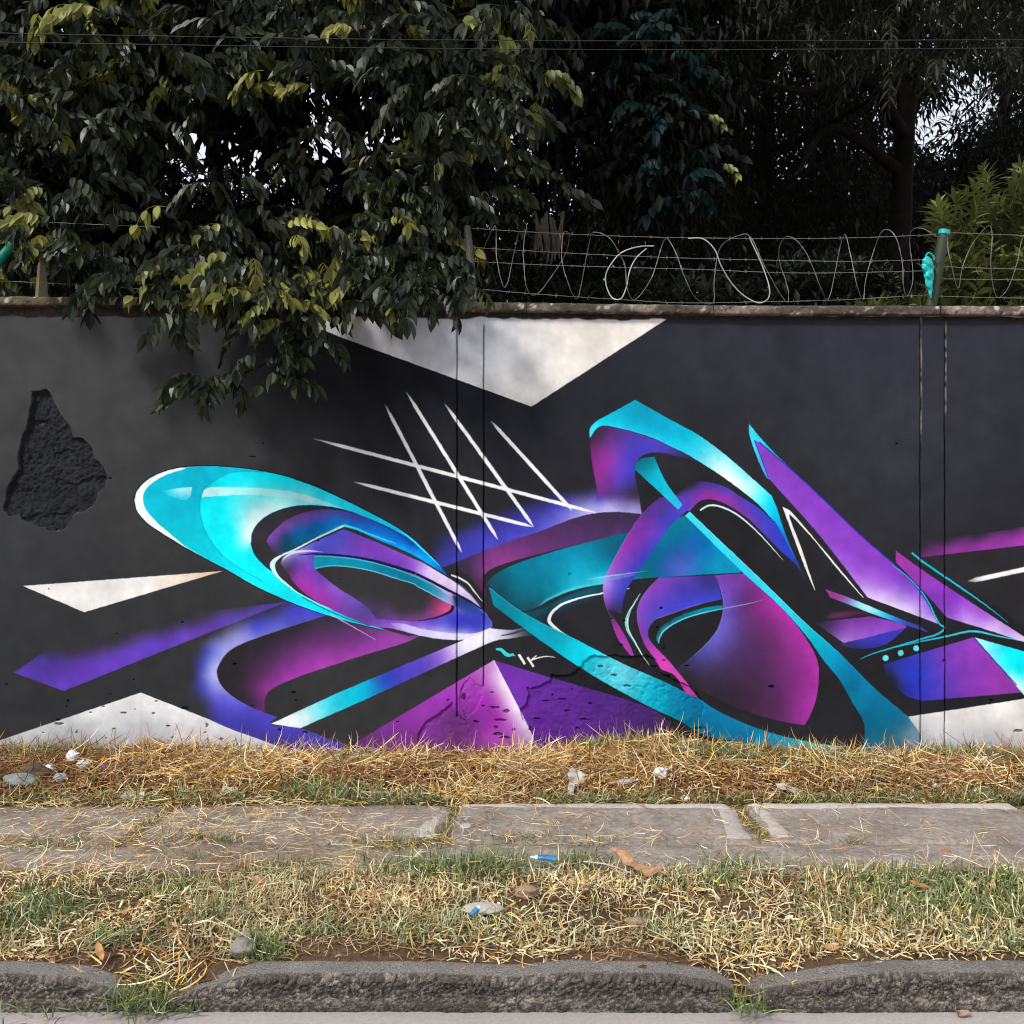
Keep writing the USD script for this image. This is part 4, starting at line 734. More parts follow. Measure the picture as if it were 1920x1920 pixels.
for size, j, i in leaves:
    lab = label[j, i]
    if size == 1:
        q = np.stack([vid[j, i], vid[j, i + 1], vid[j + 1, i + 1], vid[j + 1, i]], 1)
        tri += [q[:, [0, 2, 1]], q[:, [0, 3, 2]]]
        tri_label += [lab, lab]
        continue
    for jj, ii, ll in zip(j, i, lab):                # a fan round the middle, through every corner that neighbours put on this leaf's sides
        top, left = corner[jj, ii:ii + size], corner[jj + size:jj:-1, ii]
        right, low = corner[jj:jj + size, ii + size], corner[jj + size, ii + size:ii:-1]
        ring = np.concatenate([vid[jj, ii:ii + size][top], vid[jj:jj + size, ii + size][right], vid[jj + size, ii + size:ii:-1][low], vid[jj + size:jj:-1, ii][left]])
        if len(ring) == 4:
            tri.append(ring[[[0, 2, 1], [0, 3, 2]]])
        else:
            tri.append(np.stack([np.full(len(ring), nv + len(extra_j)), np.roll(ring, -1), ring], 1))
            extra_j.append(jj + size // 2)
            extra_i.append(ii + size // 2)
        tri_label.append(np.full(len(tri[-1]), ll))
jy, jx = np.nonzero(corner)
J, I_ = np.concatenate([jy, extra_j]).astype(int), np.concatenate([jx, extra_i]).astype(int)
tri, tri_label = np.vstack(tri), np.concatenate(tri_label)
WV = np.stack([(gu[J, I_] - 960) / FOCAL * WALL_Y, WALL_Y + depth[J, I_], EYE + (960 - gv[J, I_]) / FOCAL * WALL_Y], 1)
WC = albedo[J, I_]
fn = np.cross(WV[tri[:, 1]] - WV[tri[:, 0]], WV[tri[:, 2]] - WV[tri[:, 0]])
if fn[:, 1].mean() > 0:
    tri, fn = tri[:, [0, 2, 1]], -fn
WN = np.zeros_like(WV)
for k in range(3):
    np.add.at(WN, tri[:, k], fn)
WN /= np.linalg.norm(WN, axis=1, keepdims=True) + 1e-12
wall = thing("painted_wall", "high plastered concrete wall carrying a dark grey mural with turquoise and purple lettering", "wall", (0, 0, 0))
names = {-1: ("wall_panel", "left plaster panel with a large broken hole in its dark grey paint"), -2: ("column", "flush column through the middle of the mural, between two grooves"), -3: ("wall_panel", "wide middle plaster panel"),
         -4: ("column", "flush column near the right edge, its grooves worn pale at the top"), -5: ("wall_panel", "right plaster panel at the picture's edge"),
         G_TOP: ("painted_wedge", "white painted triangle pointing down from the top of the wall"), G_LEFT: ("painted_wedge", "slim white painted triangle at the left"), G_BLEFT: ("painted_wedge", "chipped white painted peak at the bottom left"),
         G_BRIGHT: ("painted_wedge", "white painted corner at the bottom right"), G_OVAL: ("painted_letter", "turquoise and violet oval letter with a dark eye"), G_ARM: ("painted_band", "violet and blue painted bands at the left"),
         G_PYR: ("painted_pyramid", "purple painted pyramid with flaking plaster"), G_MID: ("painted_letter", "large middle letter with turquoise arches and violet folds"), G_RIGHT: ("painted_letter", "purple spiked letter outlined in turquoise at the right"),
         G_SIGN: ("painted_signature", "small painted signature"), G_STRIPE: ("painted_stripe", "short white painted stripe at the right edge"), G_HATCH: ("painted_hatching", "six crossing white painted lines")}
for g, (nm, lb) in names.items():
    f = tri[tri_label == g]
    if not len(f):
        continue
    keep, inv = np.unique(f, return_inverse=True)
    add(nm, (WV[keep], inv.reshape(-1, 3)), "paint", wall, normals=WN[keep], colour=WC[keep], smooth=True, label=lb)
print("wall triangles", len(tri), {g: int((tri_label == g).sum()) for g in names})
# the wall goes on at both sides, and has a body
zt, zb = EYE + (960 - 590) / FOCAL * WALL_Y, -0.2
xl, xr = WV[:, 0].min(), WV[:, 0].max()
body = trimesh.creation.box(bounds=[[-12, WALL_Y + 0.045, zb], [12, WALL_Y + 0.17, zt - 0.02]])
add("wall_core", body, "raw_wall", wall)
for x0, x1 in ((-12, xl), (xr, 12)):
    m = trimesh.creation.box(bounds=[[x0, WALL_Y + 0.001, zb], [x1, WALL_Y + 0.044, zt]])
    add("wall_panel", m, "paint", wall, smooth=False, colour=np.tile(lin((52, 53, 56)) / 1.12, (len(m.vertices), 1)), label="plain dark grey continuation of the wall")

# ---------------------------------------------------------------- coping: concrete lengths with a worn, mottled face
cuts = [-12, -3.95, -2.42, -0.88, 0.10, 1.38, 2.93, 4.4, 12]
for k, (x0, x1) in enumerate(zip(cuts[:-1], cuts[1:])):
    n = max(int((x1 - x0) / (0.012 if -4 < x0 < 4.3 else 0.3)), 8)
    xs = np.linspace(x0 + 0.002, x1 - 0.002, n)
    prof = [(0.05, 0.0), (-0.045, 0.0), (-0.052, 0.010), (-0.053, 0.020), (-0.053, 0.032), (-0.052, 0.042), (-0.050, 0.052), (-0.045, 0.060), (-0.035, 0.064), (0.0, 0.066), (0.08, 0.066), (0.22, 0.064), (0.225, 0.0), (0.05, 0.0)]
    base = np.interp(xs, [-4, -3.2, 0, 1.5, 4], [3.014, 3.014, 2.973, 2.951, 2.946])
    Pg = np.array([[(x, WALL_Y + a, b + z_) for a, z_ in prof] for x, b in zip(xs, base)])
    nz = noise3(Pg, 9, 4, 20 + k)
    Pg[..., 1] += (nz * 0.022) * (np.array([abs(p[0]) < 0.06 for p in prof]))
    Pg[..., 2] += noise3(Pg, 14, 3, 40 + k) * 0.012 - 0.02 * np.clip(noise3(Pg, 3.3, 2, 60) - 0.12, 0, 1)
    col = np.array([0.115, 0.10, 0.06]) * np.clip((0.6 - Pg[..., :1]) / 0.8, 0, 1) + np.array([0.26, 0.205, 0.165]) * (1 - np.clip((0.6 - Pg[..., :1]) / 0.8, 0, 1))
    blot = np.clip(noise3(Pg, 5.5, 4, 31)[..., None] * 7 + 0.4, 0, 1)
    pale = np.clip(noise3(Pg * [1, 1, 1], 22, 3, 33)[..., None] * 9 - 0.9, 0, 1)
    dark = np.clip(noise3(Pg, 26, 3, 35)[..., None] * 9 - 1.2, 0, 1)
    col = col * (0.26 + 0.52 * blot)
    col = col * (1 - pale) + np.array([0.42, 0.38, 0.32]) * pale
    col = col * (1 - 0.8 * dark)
    v, f = grid_mesh(Pg)
    ends = trimesh.Trimesh(v, f, process=False)
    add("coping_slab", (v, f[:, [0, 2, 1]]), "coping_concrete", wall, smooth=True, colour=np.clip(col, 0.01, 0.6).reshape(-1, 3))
# crusts of old mortar hanging under it
for k, (u0, u1, vv) in enumerate(((1400, 1500, 590), (1535, 1575, 591), (1722, 1810, 592), (1610, 1665, 592), (1875, 1920, 594), (40, 190, 573))):
    xs = np.linspace((u0 - 960) / 272, (u1 - 960) / 272, 24)
    zc = EYE + (960 - vv) / 272
    w = 0.011 * np.sin(np.linspace(0.15, 3.0, 24)) * (1 + 1.4 * noise3(np.stack([xs, xs * 0, xs * 0], 1), 9, 3, k))
    ring = [np.stack([xs, np.full(24, WALL_Y + dy), zc + s * w + 0.004 * np.sin(xs * 30)], 1) for dy, s in ((-0.004, 0.2), (-0.014, 1.0), (-0.018, 0.0), (-0.013, -1.0), (-0.003, -0.6), (-0.004, 0.2))]
    v, f = grid_mesh(np.stack(ring, 1))
    add("mortar_crust", (v, f), "stone_brown", wall, smooth=True)

# ---------------------------------------------------------------- ground, road, verge, pavement, kerb
rng = np.random.default_rng(21)
v = np.array([(-300, -300, -0.24), (300, -300, -0.24), (300, 300, -0.24), (-300, 300, -0.24)], float)
add("ground", (v, np.array([[0, 1, 2], [0, 2, 3]])), "soil", kind="structure", label="bare earth that the place stands on", category="ground")
xs, ys = np.linspace(-6, 6, 361), np.linspace(1.2, 3.56, 80)
X, Y = np.meshgrid(xs, ys)
Pg = np.stack([X, Y, np.full_like(X, -0.122)], -1)
Pg[..., 2] += 0.010 * noise3(Pg, 1.2, 3, 3) + 0.005 * noise3(Pg, 11, 3, 4) - 0.006 * np.clip((Y - 3.2) / 0.25, 0, 1)
far = trimesh.creation.box(bounds=[[-120, -12, -0.23], [120, 1.2, -0.124]])
sides = [trimesh.creation.box(bounds=[[a, 1.2, -0.23], [b, 3.5, -0.124]]) for a, b in ((-120, -6), (6, 120))]
road = thing("road", "pale worn concrete road in front of the kerb", "road", kind="structure")
add("road_surface", grid_mesh(Pg), "road_concrete", road, smooth=True)
for m in [far] + sides:
    add("road_surface", m, "road_concrete", road, smooth=False)

# verge and bed: earth from the kerb to the wall
X, Y = np.meshgrid(np.arange(-6.0, 6.01, 0.035), np.arange(3.46, 6.86, 0.03))


def earth(x, y):
    p = np.stack([x, y, x * 0], -1)
    bed = np.clip((y - 5.36) / 0.25, 0, 1)
    mound = 0.05 * np.exp(-((y - 6.25) / 0.45) ** 2) * (0.75 + 1.1 * noise3(p, 0.9, 2, 5)) * bed
    mound -= 0.035 * np.clip((y - 6.45) / 0.3, 0, 1) * bed
    mound += 0.05 * np.exp(-(((x - 0.9) / 0.55) ** 2 + ((y - 6.5) / 0.3) ** 2)) - 0.03 * np.exp(-(((x - 2.9) / 0.8) ** 2 + ((y - 6.6) / 0.4) ** 2)) - 0.03 * np.exp(-(((x + 1.0) / 0.7) ** 2 + ((y - 6.6) / 0.4) ** 2))
    walk = np.clip((y - 4.3) / 0.12, 0, 1) * np.clip((5.46 - y) / 0.12, 0, 1)
    gap = np.exp(-((x + 1.27) / 0.20) ** 2) * np.clip((3.74 - y) / 0.25, 0, 1) + np.exp(-((x - 0.83) / 0.17) ** 2) * np.clip((3.68 - y) / 0.2, 0, 1)
    return -0.012 - 0.000 * walk - 0.10 * np.clip(gap, 0, 1) + mound + 0.035 * noise3(p, 2.2, 3, 7) * (1 - 0.8 * walk) + 0.03 * noise3(p, 9, 3, 8) * (1 - 0.6 * walk)


Z = earth(X, Y)
EP = np.stack([X, Y, Z * 0], -1)
walk_ = (np.clip((Y - 4.34) / 0.12, 0, 1) * np.clip((5.42 - Y) / 0.05, 0, 1))[..., None]
rust_ = np.clip((Y - 5.36) / 0.05, 0, 1)[..., None]
tone_ = (0.6 + 0.9 * meshkit.fbm(EP * 2.5 + 100, 4, 91))[..., None]
EC = np.array([0.10, 0.064, 0.038]) * (1 - walk_ - rust_) + np.array([0.27, 0.215, 0.165]) * walk_ + np.array([0.075, 0.038, 0.02]) * rust_
add("verge", grid_mesh(np.stack([X, Y, Z], -1)), "earth", smooth=True, colour=np.clip(EC * tone_, 0.01, 0.6).reshape(-1, 3), kind="structure", label="brown earth of the verge between kerb and wall", category="verge")
for a, b in ((-120, -6.0), (6.0, 120)):
    m = trimesh.creation.box(bounds=[[a, 3.5, -0.23], [b, 7.0, -0.02]])
    add("verge", m, "soil", smooth=False, kind="structure", label="earth of the verge running on beyond the picture", category="verge")
m = trimesh.creation.box(bounds=[[-120, 6.98, -0.23], [120, 80, -0.02]])
add("garden_ground", m, "soil", smooth=False, kind="structure", label="shaded earth of the garden behind the wall", category="ground")


def slab(x0, x1, y0, y1, top, thick, seed, skew=0.0, tilt=(0, 0), res=0.02, ragged=0.015, crown=0.006, corner_loss=0.0):
    nx_, ny_ = max(int((x1 - x0) / res), 4), max(int((y1 - y0) / res), 4)
    s, t = np.meshgrid(np.linspace(-1, 1, nx_), np.linspace(-1, 1, ny_))
    ex, ey = (x1 - x0) / 2, (y1 - y0) / 2
    p = np.stack([s * 3 + seed, t * 3, s * 0], -1)
    wx = ragged * 2 * noise3(np.stack([t * ey * 1 + seed, t * 0 + np.sign(s), s * 0], -1), 5, 3, seed) * np.abs(s) ** 3
    wy = ragged * 2 * noise3(np.stack([s * ex * 1 + seed, s * 0 + np.sign(t), s * 0], -1), 5, 3, seed + 1) * np.abs(t) ** 3
    cut = corner_loss * np.clip(np.abs(s) + np.abs(t) - 1.55, 0, 1)
    x = (x0 + x1) / 2 + s * ex * (1 - cut) + wx + skew * t * ey
    y = (y0 + y1) / 2 + t * ey * (1 - cut) + wy
    edge = np.minimum((1 - np.abs(s)) * ex, (1 - np.abs(t)) * ey)
    q = np.stack([x, y, x * 0], -1)
    zz = top + tilt[0] * s + tilt[1] * t + crown * np.clip(edge / 0.2, 0, 1) - 0.012 * np.exp(-edge / 0.010) + 0.010 * noise3(q, 3, 3, seed) + 0.006 * noise3(q, 18, 3, seed + 2)
    P = np.stack([x, y, zz], -1)
    skirt = lambda a, k: np.stack([a[..., 0], a[..., 1], a[..., 2] - thick], -1)
    P = np.concatenate([skirt(P[:1], 0), P, skirt(P[-1:], 0)], 0)
    P = np.concatenate([skirt(P[:, :1], 0), P, skirt(P[:, -1:], 0)], 1)
    return grid_mesh(P)


pavement = thing("pavement", "broken concrete pavement, half buried under straw and grass", "pavement", kind="structure")
rows = [(-5.2, -3.44, 0, -0.020), (-3.42, -1.90, 1, -0.008), (-1.84, -0.35, 2, -0.003), (-0.29, 1.195, 3, 0.004), (1.27, 2.72, 4, 0.005), (2.77, 4.4, 5, 0.004), (4.44, 5.9, 6, 0.0)]
for x0, x1, k, top in rows:
    add("paving_slab", slab(x0, x1, 4.775, 5.39, top, 0.07, 60 + k, skew=0.12 if k < 3 else 0.05 if k == 3 else -0.06, tilt=(0.004 * (k % 3 - 1), 0.005), ragged=0.03 if k < 3 else 0.014, corner_loss=0.10 if k < 3 else 0.03), "slab_concrete", pavement, smooth=40)
    if k >= 2:                                      # trowelled margins: a smoother raised rim along the back and the joints
        rim = 0.10
        if k > 2:
            add("slab_margin", slab(x0 + 0.02, x1 - 0.02, 5.39 - rim, 5.385, top + 0.013, 0.02, 80 + k, ragged=0.012, crown=0.001, skew=-0.06), "slab_margin", pavement, smooth=40)
        if k in (2, 3):
            add("slab_margin", slab(x1 - 0.125, x1 - 0.012, 4.84, 5.31, top + 0.008, 0.02, 90 + k, ragged=0.02, crown=0.001, skew=0.16 if k == 2 else 0.06), "slab_margin", pavement, smooth=40)
        if k in (3, 4):
            add("slab_margin", slab(x0 + 0.018, x0 + 0.115, 4.95 if k == 3 else 4.84, 5.31, top + 0.008, 0.02, 95 + k, ragged=0.02, crown=0.001, skew=0.12 if k == 3 else -0.05), "slab_margin", pavement, smooth=40)
for x0, x1, k, top, y0 in ((-5.6, -2.95, 0, -0.018, 4.38), (-2.88, -1.72, 1, -0.014, 4.42), (-1.66, -0.70, 2, -0.016, 4.42), (-0.64, -0.18, 3, -0.010, 4.46), (-0.14, 0.98, 4, -0.008, 4.40), (0.99, 2.62, 5, 0.0, 4.37), (2.63, 4.2, 6, 0.0, 4.34), (4.21, 5.8, 7, 0.0, 4.37)):
    add("edging_slab", slab(x0, x1, y0, 4.755, top, 0.08, 120 + k, tilt=(0, 0.004), ragged=0.05 if k < 5 else 0.015, corner_loss=0.2 if k < 5 else 0.03), "slab_concrete", pavement, smooth=40)

# kerb: three cast lengths with worn ends and a pitted face
kerb = thing("kerb", "pitted grey concrete kerb with broken ends between verge and road", "kerb", kind="structure")


def kerbstone(x0, x1, hx, hz, seed, res):
    xs = np.arange(x0, x1 + res / 2, res)
    h = np.interp(xs, hx, hz)
    prof = [(0.0, u) for u in np.linspace(-0.13, 1.0, 30)]
    prof = [(0.004 * (1 - max(t, 0)), t) for _, t in prof[:-1]]
    rnd = [(0.004, 1.0), (0.012, 1.0), (0.022, 1.0)]
    P = []
    for x, hh in zip(xs, h):
        col = [(x, 3.408 - a, -0.125 + t * (hh + 0.125 - 0.016)) for a, t in prof]
        col += [(x, 3.411, hh - 0.008), (x, 3.420, hh - 0.002)] + [(x, yy, hh) for yy in np.linspace(3.432, 3.515, 8)] + [(x, 3.528, hh - 0.02), (x, 3.53, -0.13)]
        P.append(col)
    P = np.array(P)
    front = np.zeros(P.shape[1])
    front[:len(prof)] = 1.0
    front[len(prof):len(prof) + 2] = 0.6
    pit = 0.7 * noise3(P, 40, 3, seed) + 0.9 * noise3(P, 80, 2, seed + 3) + 0.9 * noise3(P, 140, 1, seed + 4)
    low = np.clip((P[..., 2] + 0.10) / 0.05, 0.25, 1)
    P[..., 1] += front * (0.034 * pit + 0.014 * np.abs(noise3(P, 16, 2, seed + 5))) * low
    endf = np.clip(np.minimum(xs - x0, x1 - xs) / 0.05, 0, 1)
    P[..., 1] += (1 - endf[:, None]) ** 2 * 0.05 * (P[..., 1] < 3.48)
    P[..., 2] += (1 - front) * (0.005 * noise3(P, 6, 3, seed + 7) + 0.008 * noise3(P, 30, 3, seed + 8))
    P[[0, -1], :, 2] = np.minimum(P[[0, -1], :, 2], -0.06)
    tone = np.clip(0.30 + 4.0 * pit, 0, 1)[..., None] * front[:, None]
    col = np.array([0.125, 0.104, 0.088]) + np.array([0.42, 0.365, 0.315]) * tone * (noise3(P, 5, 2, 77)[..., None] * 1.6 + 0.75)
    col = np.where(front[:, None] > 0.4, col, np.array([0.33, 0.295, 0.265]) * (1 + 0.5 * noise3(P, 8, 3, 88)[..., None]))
    foot_tone = np.clip((-0.085 - P[..., 2:]) / 0.03, 0, 1)  # face grows darker towards its foot
    col = col * (1 - 0.4 * foot_tone)
    v, f = grid_mesh(P)
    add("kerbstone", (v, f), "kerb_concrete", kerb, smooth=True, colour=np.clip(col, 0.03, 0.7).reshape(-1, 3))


kerbstone(-6.0, -2.55, [-6, -2.55], [0.0, 0.0], 300, 0.03)
kerbstone(-2.546, -1.335, [-2.6, -1.75, -1.5, -1.40, -1.335], [0.0, 0.002, -0.015, -0.05, -0.11], 301, 0.0055)
kerbstone(-1.235, 0.785, [-1.235, -1.15, -1.0, -0.9, -0.3, 0.0, 0.2, 0.55, 0.72, 0.785], [-0.112, -0.07, -0.03, -0.002, 0.002, -0.012, 0.004, 0.0, -0.03, -0.075], 302, 0.0055)
kerbstone(0.832, 2.60, [0.832, 0.88, 1.0, 1.15, 1.3, 2.6], [-0.075, -0.05, -0.035, -0.012, 0.004, 0.0], 303, 0.0055)
kerbstone(2.604, 6.0, [2.6, 6], [0.0, 0.0], 304, 0.03)

# ---------------------------------------------------------------- straw and grass: every blade a bent, tapering strip
PALE, GOLD, BROWN, RUST = np.array([0.78, 0.63, 0.37]), np.array([0.68, 0.40, 0.115]), np.array([0.27, 0.145, 0.06]), np.array([0.22, 0.095, 0.035])
GREEN, GREY_GREEN, LIME = np.array([0.10, 0.15, 0.035]), np.array([0.19, 0.23, 0.12]), np.array([0.34, 0.37, 0.12])


def blades(root, yaw, length, width, lift, bend, curl, colour, seg=4, droop=0.0):
    """Strips from root: yaw the way they lie, lift the angle of the foot above the ground, bend the change of that angle along the blade, curl the sideways turn."""
    n = len(root)
    t = np.linspace(0, 1, seg + 1)
    pts = np.zeros((n, seg + 1, 3))
    pts[:, 0] = root
    for k in range(seg):
        tm = (t[k] + t[k + 1]) / 2
        a, e = yaw + curl * tm, lift + bend * tm
        d = np.stack([np.cos(a) * np.cos(e), np.sin(a) * np.cos(e), np.sin(e)], -1)
        pts[:, k + 1] = pts[:, k] + d * (length / seg)[:, None]
    floor = earth(pts[..., 0], pts[..., 1]) + 0.004
    pts[..., 2] = np.maximum(pts[..., 2], floor)
    side = np.stack([-np.sin(yaw + curl * 0.5), np.cos(yaw + curl * 0.5), np.zeros(n)], -1)
    roll = np.random.default_rng(n).uniform(-0.9, 0.9, n)
    side = side * np.cos(roll)[:, None] + np.array([0, 0, 1.0]) * np.sin(roll)[:, None]
    w = width[:, None] * np.concatenate([[0.75], np.full(seg - 1, 1.0), [0.12]])[None] / 2
    L, R = pts - side[:, None] * w[..., None], pts + side[:, None] * w[..., None]
    V = np.stack([L, R], 2).reshape(n, -1, 3)
    m = 2 * (seg + 1)
    one = np.concatenate([[[2 * k, 2 * k + 1, 2 * k + 3], [2 * k, 2 * k + 3, 2 * k + 2]] for k in range(seg)])
    F_ = (np.arange(n)[:, None, None] * m + one[None]).reshape(-1, 3)
    C_ = np.repeat(colour[:, None], m, 1).reshape(-1, 3)
    return V.reshape(-1, 3), F_, C_


def scatter(n, x, y, keep=None):
    px, py = rng.uniform(*x, n), rng.uniform(*y, n)
    if keep is not None:
        k = keep(px, py) > rng.random(n)
        px, py = px[k], py[k]
    return px, py


def clumpy(px, py, scale, seed, lo=-0.12, hi=0.14):
    return np.clip((noise3(np.stack([px, py, px * 0], -1), scale, 3, seed) - lo) / (hi - lo), 0, 1)


def mixed(n, *pairs):
    w = np.array([p[1] for p in pairs], float)
    k = rng.choice(len(pairs), n, p=w / w.sum())
    c = np.array([p[0] for p in pairs])[k]
    return np.clip(c * rng.uniform(0.55, 1.3, (n, 1)) * rng.uniform(0.93, 1.07, (n, 3)), 0.01, 0.85)


def patched(px, py, colour, to, scale, seed, most=0.85, lo=-0.04, hi=0.16):
    """Whole patches of blades turning another colour."""
    k = most * clumpy(px, py, scale, seed, lo, hi)[:, None]
    return colour * (1 - k) + to * rng.uniform(0.6, 1.3, (len(px), 1)) * k


def lay(name, groups, **custom):
    v, f, c, n = [], [], [], 0
    for a, b, d in groups:
        v.append(a)
        f.append(b + n)
        c.append(d)
        n += len(a)
    add(name, (np.vstack(v), np.vstack(f)), "straw", smooth=True, colour=np.vstack(c), kind="stuff", **custom)
    print(name, sum(len(x) for x in f))


U = lambda a, b, n: rng.uniform(a, b, n)


def lying(px, py, colour, length=(0.08, 0.28), width=(0.0026, 0.0062), hover=0.035, lift=0.35):
    n = len(px)
    z0 = earth(px, py) + U(0.0, hover, n)
    return blades(np.stack([px, py, z0], -1), U(0, 6.28, n), U(*length, n), U(*width, n), rng.normal(0.12, lift * 0.6, n), rng.normal(-0.45, 0.8, n), rng.normal(0, 1.2, n), colour, seg=5)


def standing(px, py, colour, length=(0.04, 0.11), width=(0.003, 0.005), spread=0.45):
    n = len(px)
    return blades(np.stack([px, py, earth(px, py) - 0.005], -1), U(0, 6.28, n), U(*length, n), U(*width, n), U(0.55, 1.5, n), rng.normal(-0.8, spread, n), rng.normal(0, 0.5, n), colour, seg=4)


# the bed at the wall's foot: cut straw in heaps, rusty below, golden on top
g = []
bare = lambda a, b, seed: 0.34 + 0.66 * clumpy(a, b * 1.5, 1.5, seed, -0.10, 0.03)
low_rust = lambda a, b: np.clip((6.15 - b + 0.5 * noise3(np.stack([a, b, a * 0], -1), 1.6, 2, 43)) / 0.35, 0, 1)
px, py = scatter(15000, (-4.6, 4.6), (5.40, 6.66))
g.append(lying(px, py, mixed(len(px), (BROWN, 2.5), (RUST, 4), (GOLD, 0.7)), hover=0.03))
px, py = scatter(26000, (-4.6, 4.6), (5.42, 6.56), lambda a, b: (0.25 + 0.75 * clumpy(a, b, 1.5, 40)) * (1 - 0.85 * low_rust(a, b)) * bare(a, b, 71))
g.append(lying(px, py, patched(px, py, mixed(len(px), (GOLD, 4), (PALE, 2.2), (BROWN, 1)), RUST, 1.3, 42, 0.9, -0.10, 0.12), hover=0.04, length=(0.07, 0.26), lift=0.22))
for cu, cv, n, s in ((985, 1430, 900, 0.16), (700, 1410, 500, 0.22), (1240, 1425, 700, 0.25), (300, 1430, 600, 0.25), (1590, 1430, 600, 0.25), (880, 1480, 400, 0.16), (480, 1440, 500, 0.2), (1840, 1440, 400, 0.2)):
    c = on_ground(cu, cv, 0.05)
    g.append(lying(rng.normal(c[0], s, n), np.clip(rng.normal(c[1], s * 0.7, n), 5.45, 6.48), mixed(n, (GOLD, 3), (PALE, 3)), hover=0.06, length=(0.10, 0.30), lift=0.25))
px, py = scatter(15000, (-4.4, 4.4), (5.42, 6.74))
g.append(lying(px, py, patched(px, py, mixed(len(px), (GOLD, 2), (PALE, 2), (BROWN, 2)), RUST, 1.3, 42, 0.9, -0.06, 0.12), hover=0.045, length=(0.015, 0.06), width=(0.003, 0.008), lift=0.3))
lay("straw_heap", g, label="golden and rusty cut straw heaped along the foot of the wall", category="straw")
# green coming up through the bed
g = []
spots = [(590, 1478, 260, 0.13), (640, 1490, 200, 0.14), (1330, 1425, 260, 0.16), (1440, 1420, 300, 0.2), (1560, 1420, 260, 0.18), (1620, 1430, 200, 0.2), (1130, 1398, 260, 0.12), (1210, 1402, 140, 0.12), (980, 1420, 60, 0.1), (120, 1415, 160, 0.25), (60, 1420, 120, 0.2), (440, 1420, 80, 0.15),
         (1800, 1400, 200, 0.14), (1735, 1392, 180, 0.10), (720, 1500, 120, 0.15), (810, 1495, 100, 0.15), (1120, 1505, 160, 0.16), (1590, 1505, 180, 0.2), (1860, 1495, 200, 0.2), (400, 1495, 120, 0.2), (80, 1500, 120, 0.3), (660, 1420, 80, 0.1), (1900, 1430, 140, 0.15), (1660, 1480, 100, 0.3), (220, 1500, 90, 0.25), (1340, 1503, 90, 0.2)]
for cu, cv, n, s in spots:
    c = on_ground(cu, cv, 0.03)
    px, py = rng.normal(c[0], s, n * 2), np.clip(rng.normal(c[1], s * 0.6, n * 2), 5.42, rng.uniform(6.35, 6.74, n * 2))
    g.append(standing(px, py, mixed(n * 2, (GREEN, 3), (LIME, 1.2), (GREY_GREEN, 2), (PALE, 0.6)), length=(0.05, 0.15), width=(0.003, 0.006)))
px, py = scatter(420, (-4.4, 4.4), (6.68, 6.785), lambda a, b: clumpy(a, b, 2.0, 44))
g.append(standing(px, py, mixed(len(px), (GREEN, 2), (GREY_GREEN, 1), (GOLD, 1), (PALE, 1)), length=(0.04, 0.13), width=(0.002, 0.004)))
lay("bed_grass", g, label="green grass sprouting through the straw along the wall", category="grass")
# the verge between pavement and kerb
front_edge = lambda a, b: np.clip((b - 3.49) / 0.05, 0, 1)
right_green = lambda a, b: np.clip((a - 0.95 + 0.5 * noise3(np.stack([a, b, a * 0], -1), 2, 2, 9)) / 0.9, 0, 1) * np.clip((b - 3.72) / 0.15, 0, 1)
front_edge = lambda a, b: np.clip((b - 3.49) / 0.05, 0, 1)
g = []
px, py = scatter(13000, (-3.6, 3.6), (3.50, 4.50), lambda a, b: front_edge(a, b) * (0.35 + 0.65 * clumpy(a, b, 2.2, 57)) * bare(a, b, 75))
k = rng.random(len(px)) > 0.75 * right_green(px, py)
px, py = px[k], py[k]
g.append(lying(px, py, patched(px, py, mixed(len(px), (PALE, 2.5), (BROWN, 1.6), (GOLD, 1.2)), BROWN, 2.0, 53), hover=0.025, length=(0.04, 0.13), width=(0.002, 0.0045)))
px, py = scatter(27000, (-3.6, 3.6), (3.60, 4.44), lambda a, b: (0.22 + 0.78 * clumpy(a, b, 2.6, 50)) * (1 - 0.6 * right_green(a, b)) * bare(a, b, 75))
g.append(standing(px, py, patched(px, py, mixed(len(px), (PALE, 3), (GOLD, 0.8), (LIME, 0.6)), GREY_GREEN * 1.5, 2.4, 54, 0.6), length=(0.03, 0.085), width=(0.0026, 0.0055), spread=0.9))
px, py = scatter(1500, (-3.6, 3.6), (3.6, 4.5))
g.append(lying(px, py, mixed(len(px), (PALE, 3), (GOLD, 1)), hover=0.04, length=(0.08, 0.22), width=(0.002, 0.0034), lift=0.3))
for cx, n_, s_ in ((-1.27, 170, 0.10), (0.83, 120, 0.08)):
    px, py = rng.normal(cx, s_, n_), rng.uniform(3.42, 3.72, n_)
    g.append(lying(px, py, mixed(n_, (PALE, 2), (GOLD, 2), (BROWN, 2)), hover=0.03, length=(0.06, 0.22)))
px, py = scatter(13000, (-3.6, 3.6), (3.52, 4.44), lambda a, b: front_edge(a, b) * bare(a, b, 75))
g.append(lying(px, py, patched(px, py, mixed(len(px), (PALE, 3), (GOLD, 1), (BROWN, 1.4)), BROWN * 0.8, 2.0, 53), hover=0.03, length=(0.012, 0.05), width=(0.003, 0.008), lift=0.3))
lay("verge_straw", g, label="pale dry grass covering the verge between pavement and kerb", category="dry grass")
g = []
px, py = scatter(26000, (0.4, 3.6), (3.62, 4.38), lambda a, b: right_green(a, b) * (0.35 + 0.65 * clumpy(a, b, 3.5, 51)))
g.append(standing(px, py, mixed(len(px), (GREEN, 3), (GREY_GREEN, 2.4), (LIME, 1.0), (PALE, 0.35)), length=(0.045, 0.115), width=(0.003, 0.0055), spread=0.7))
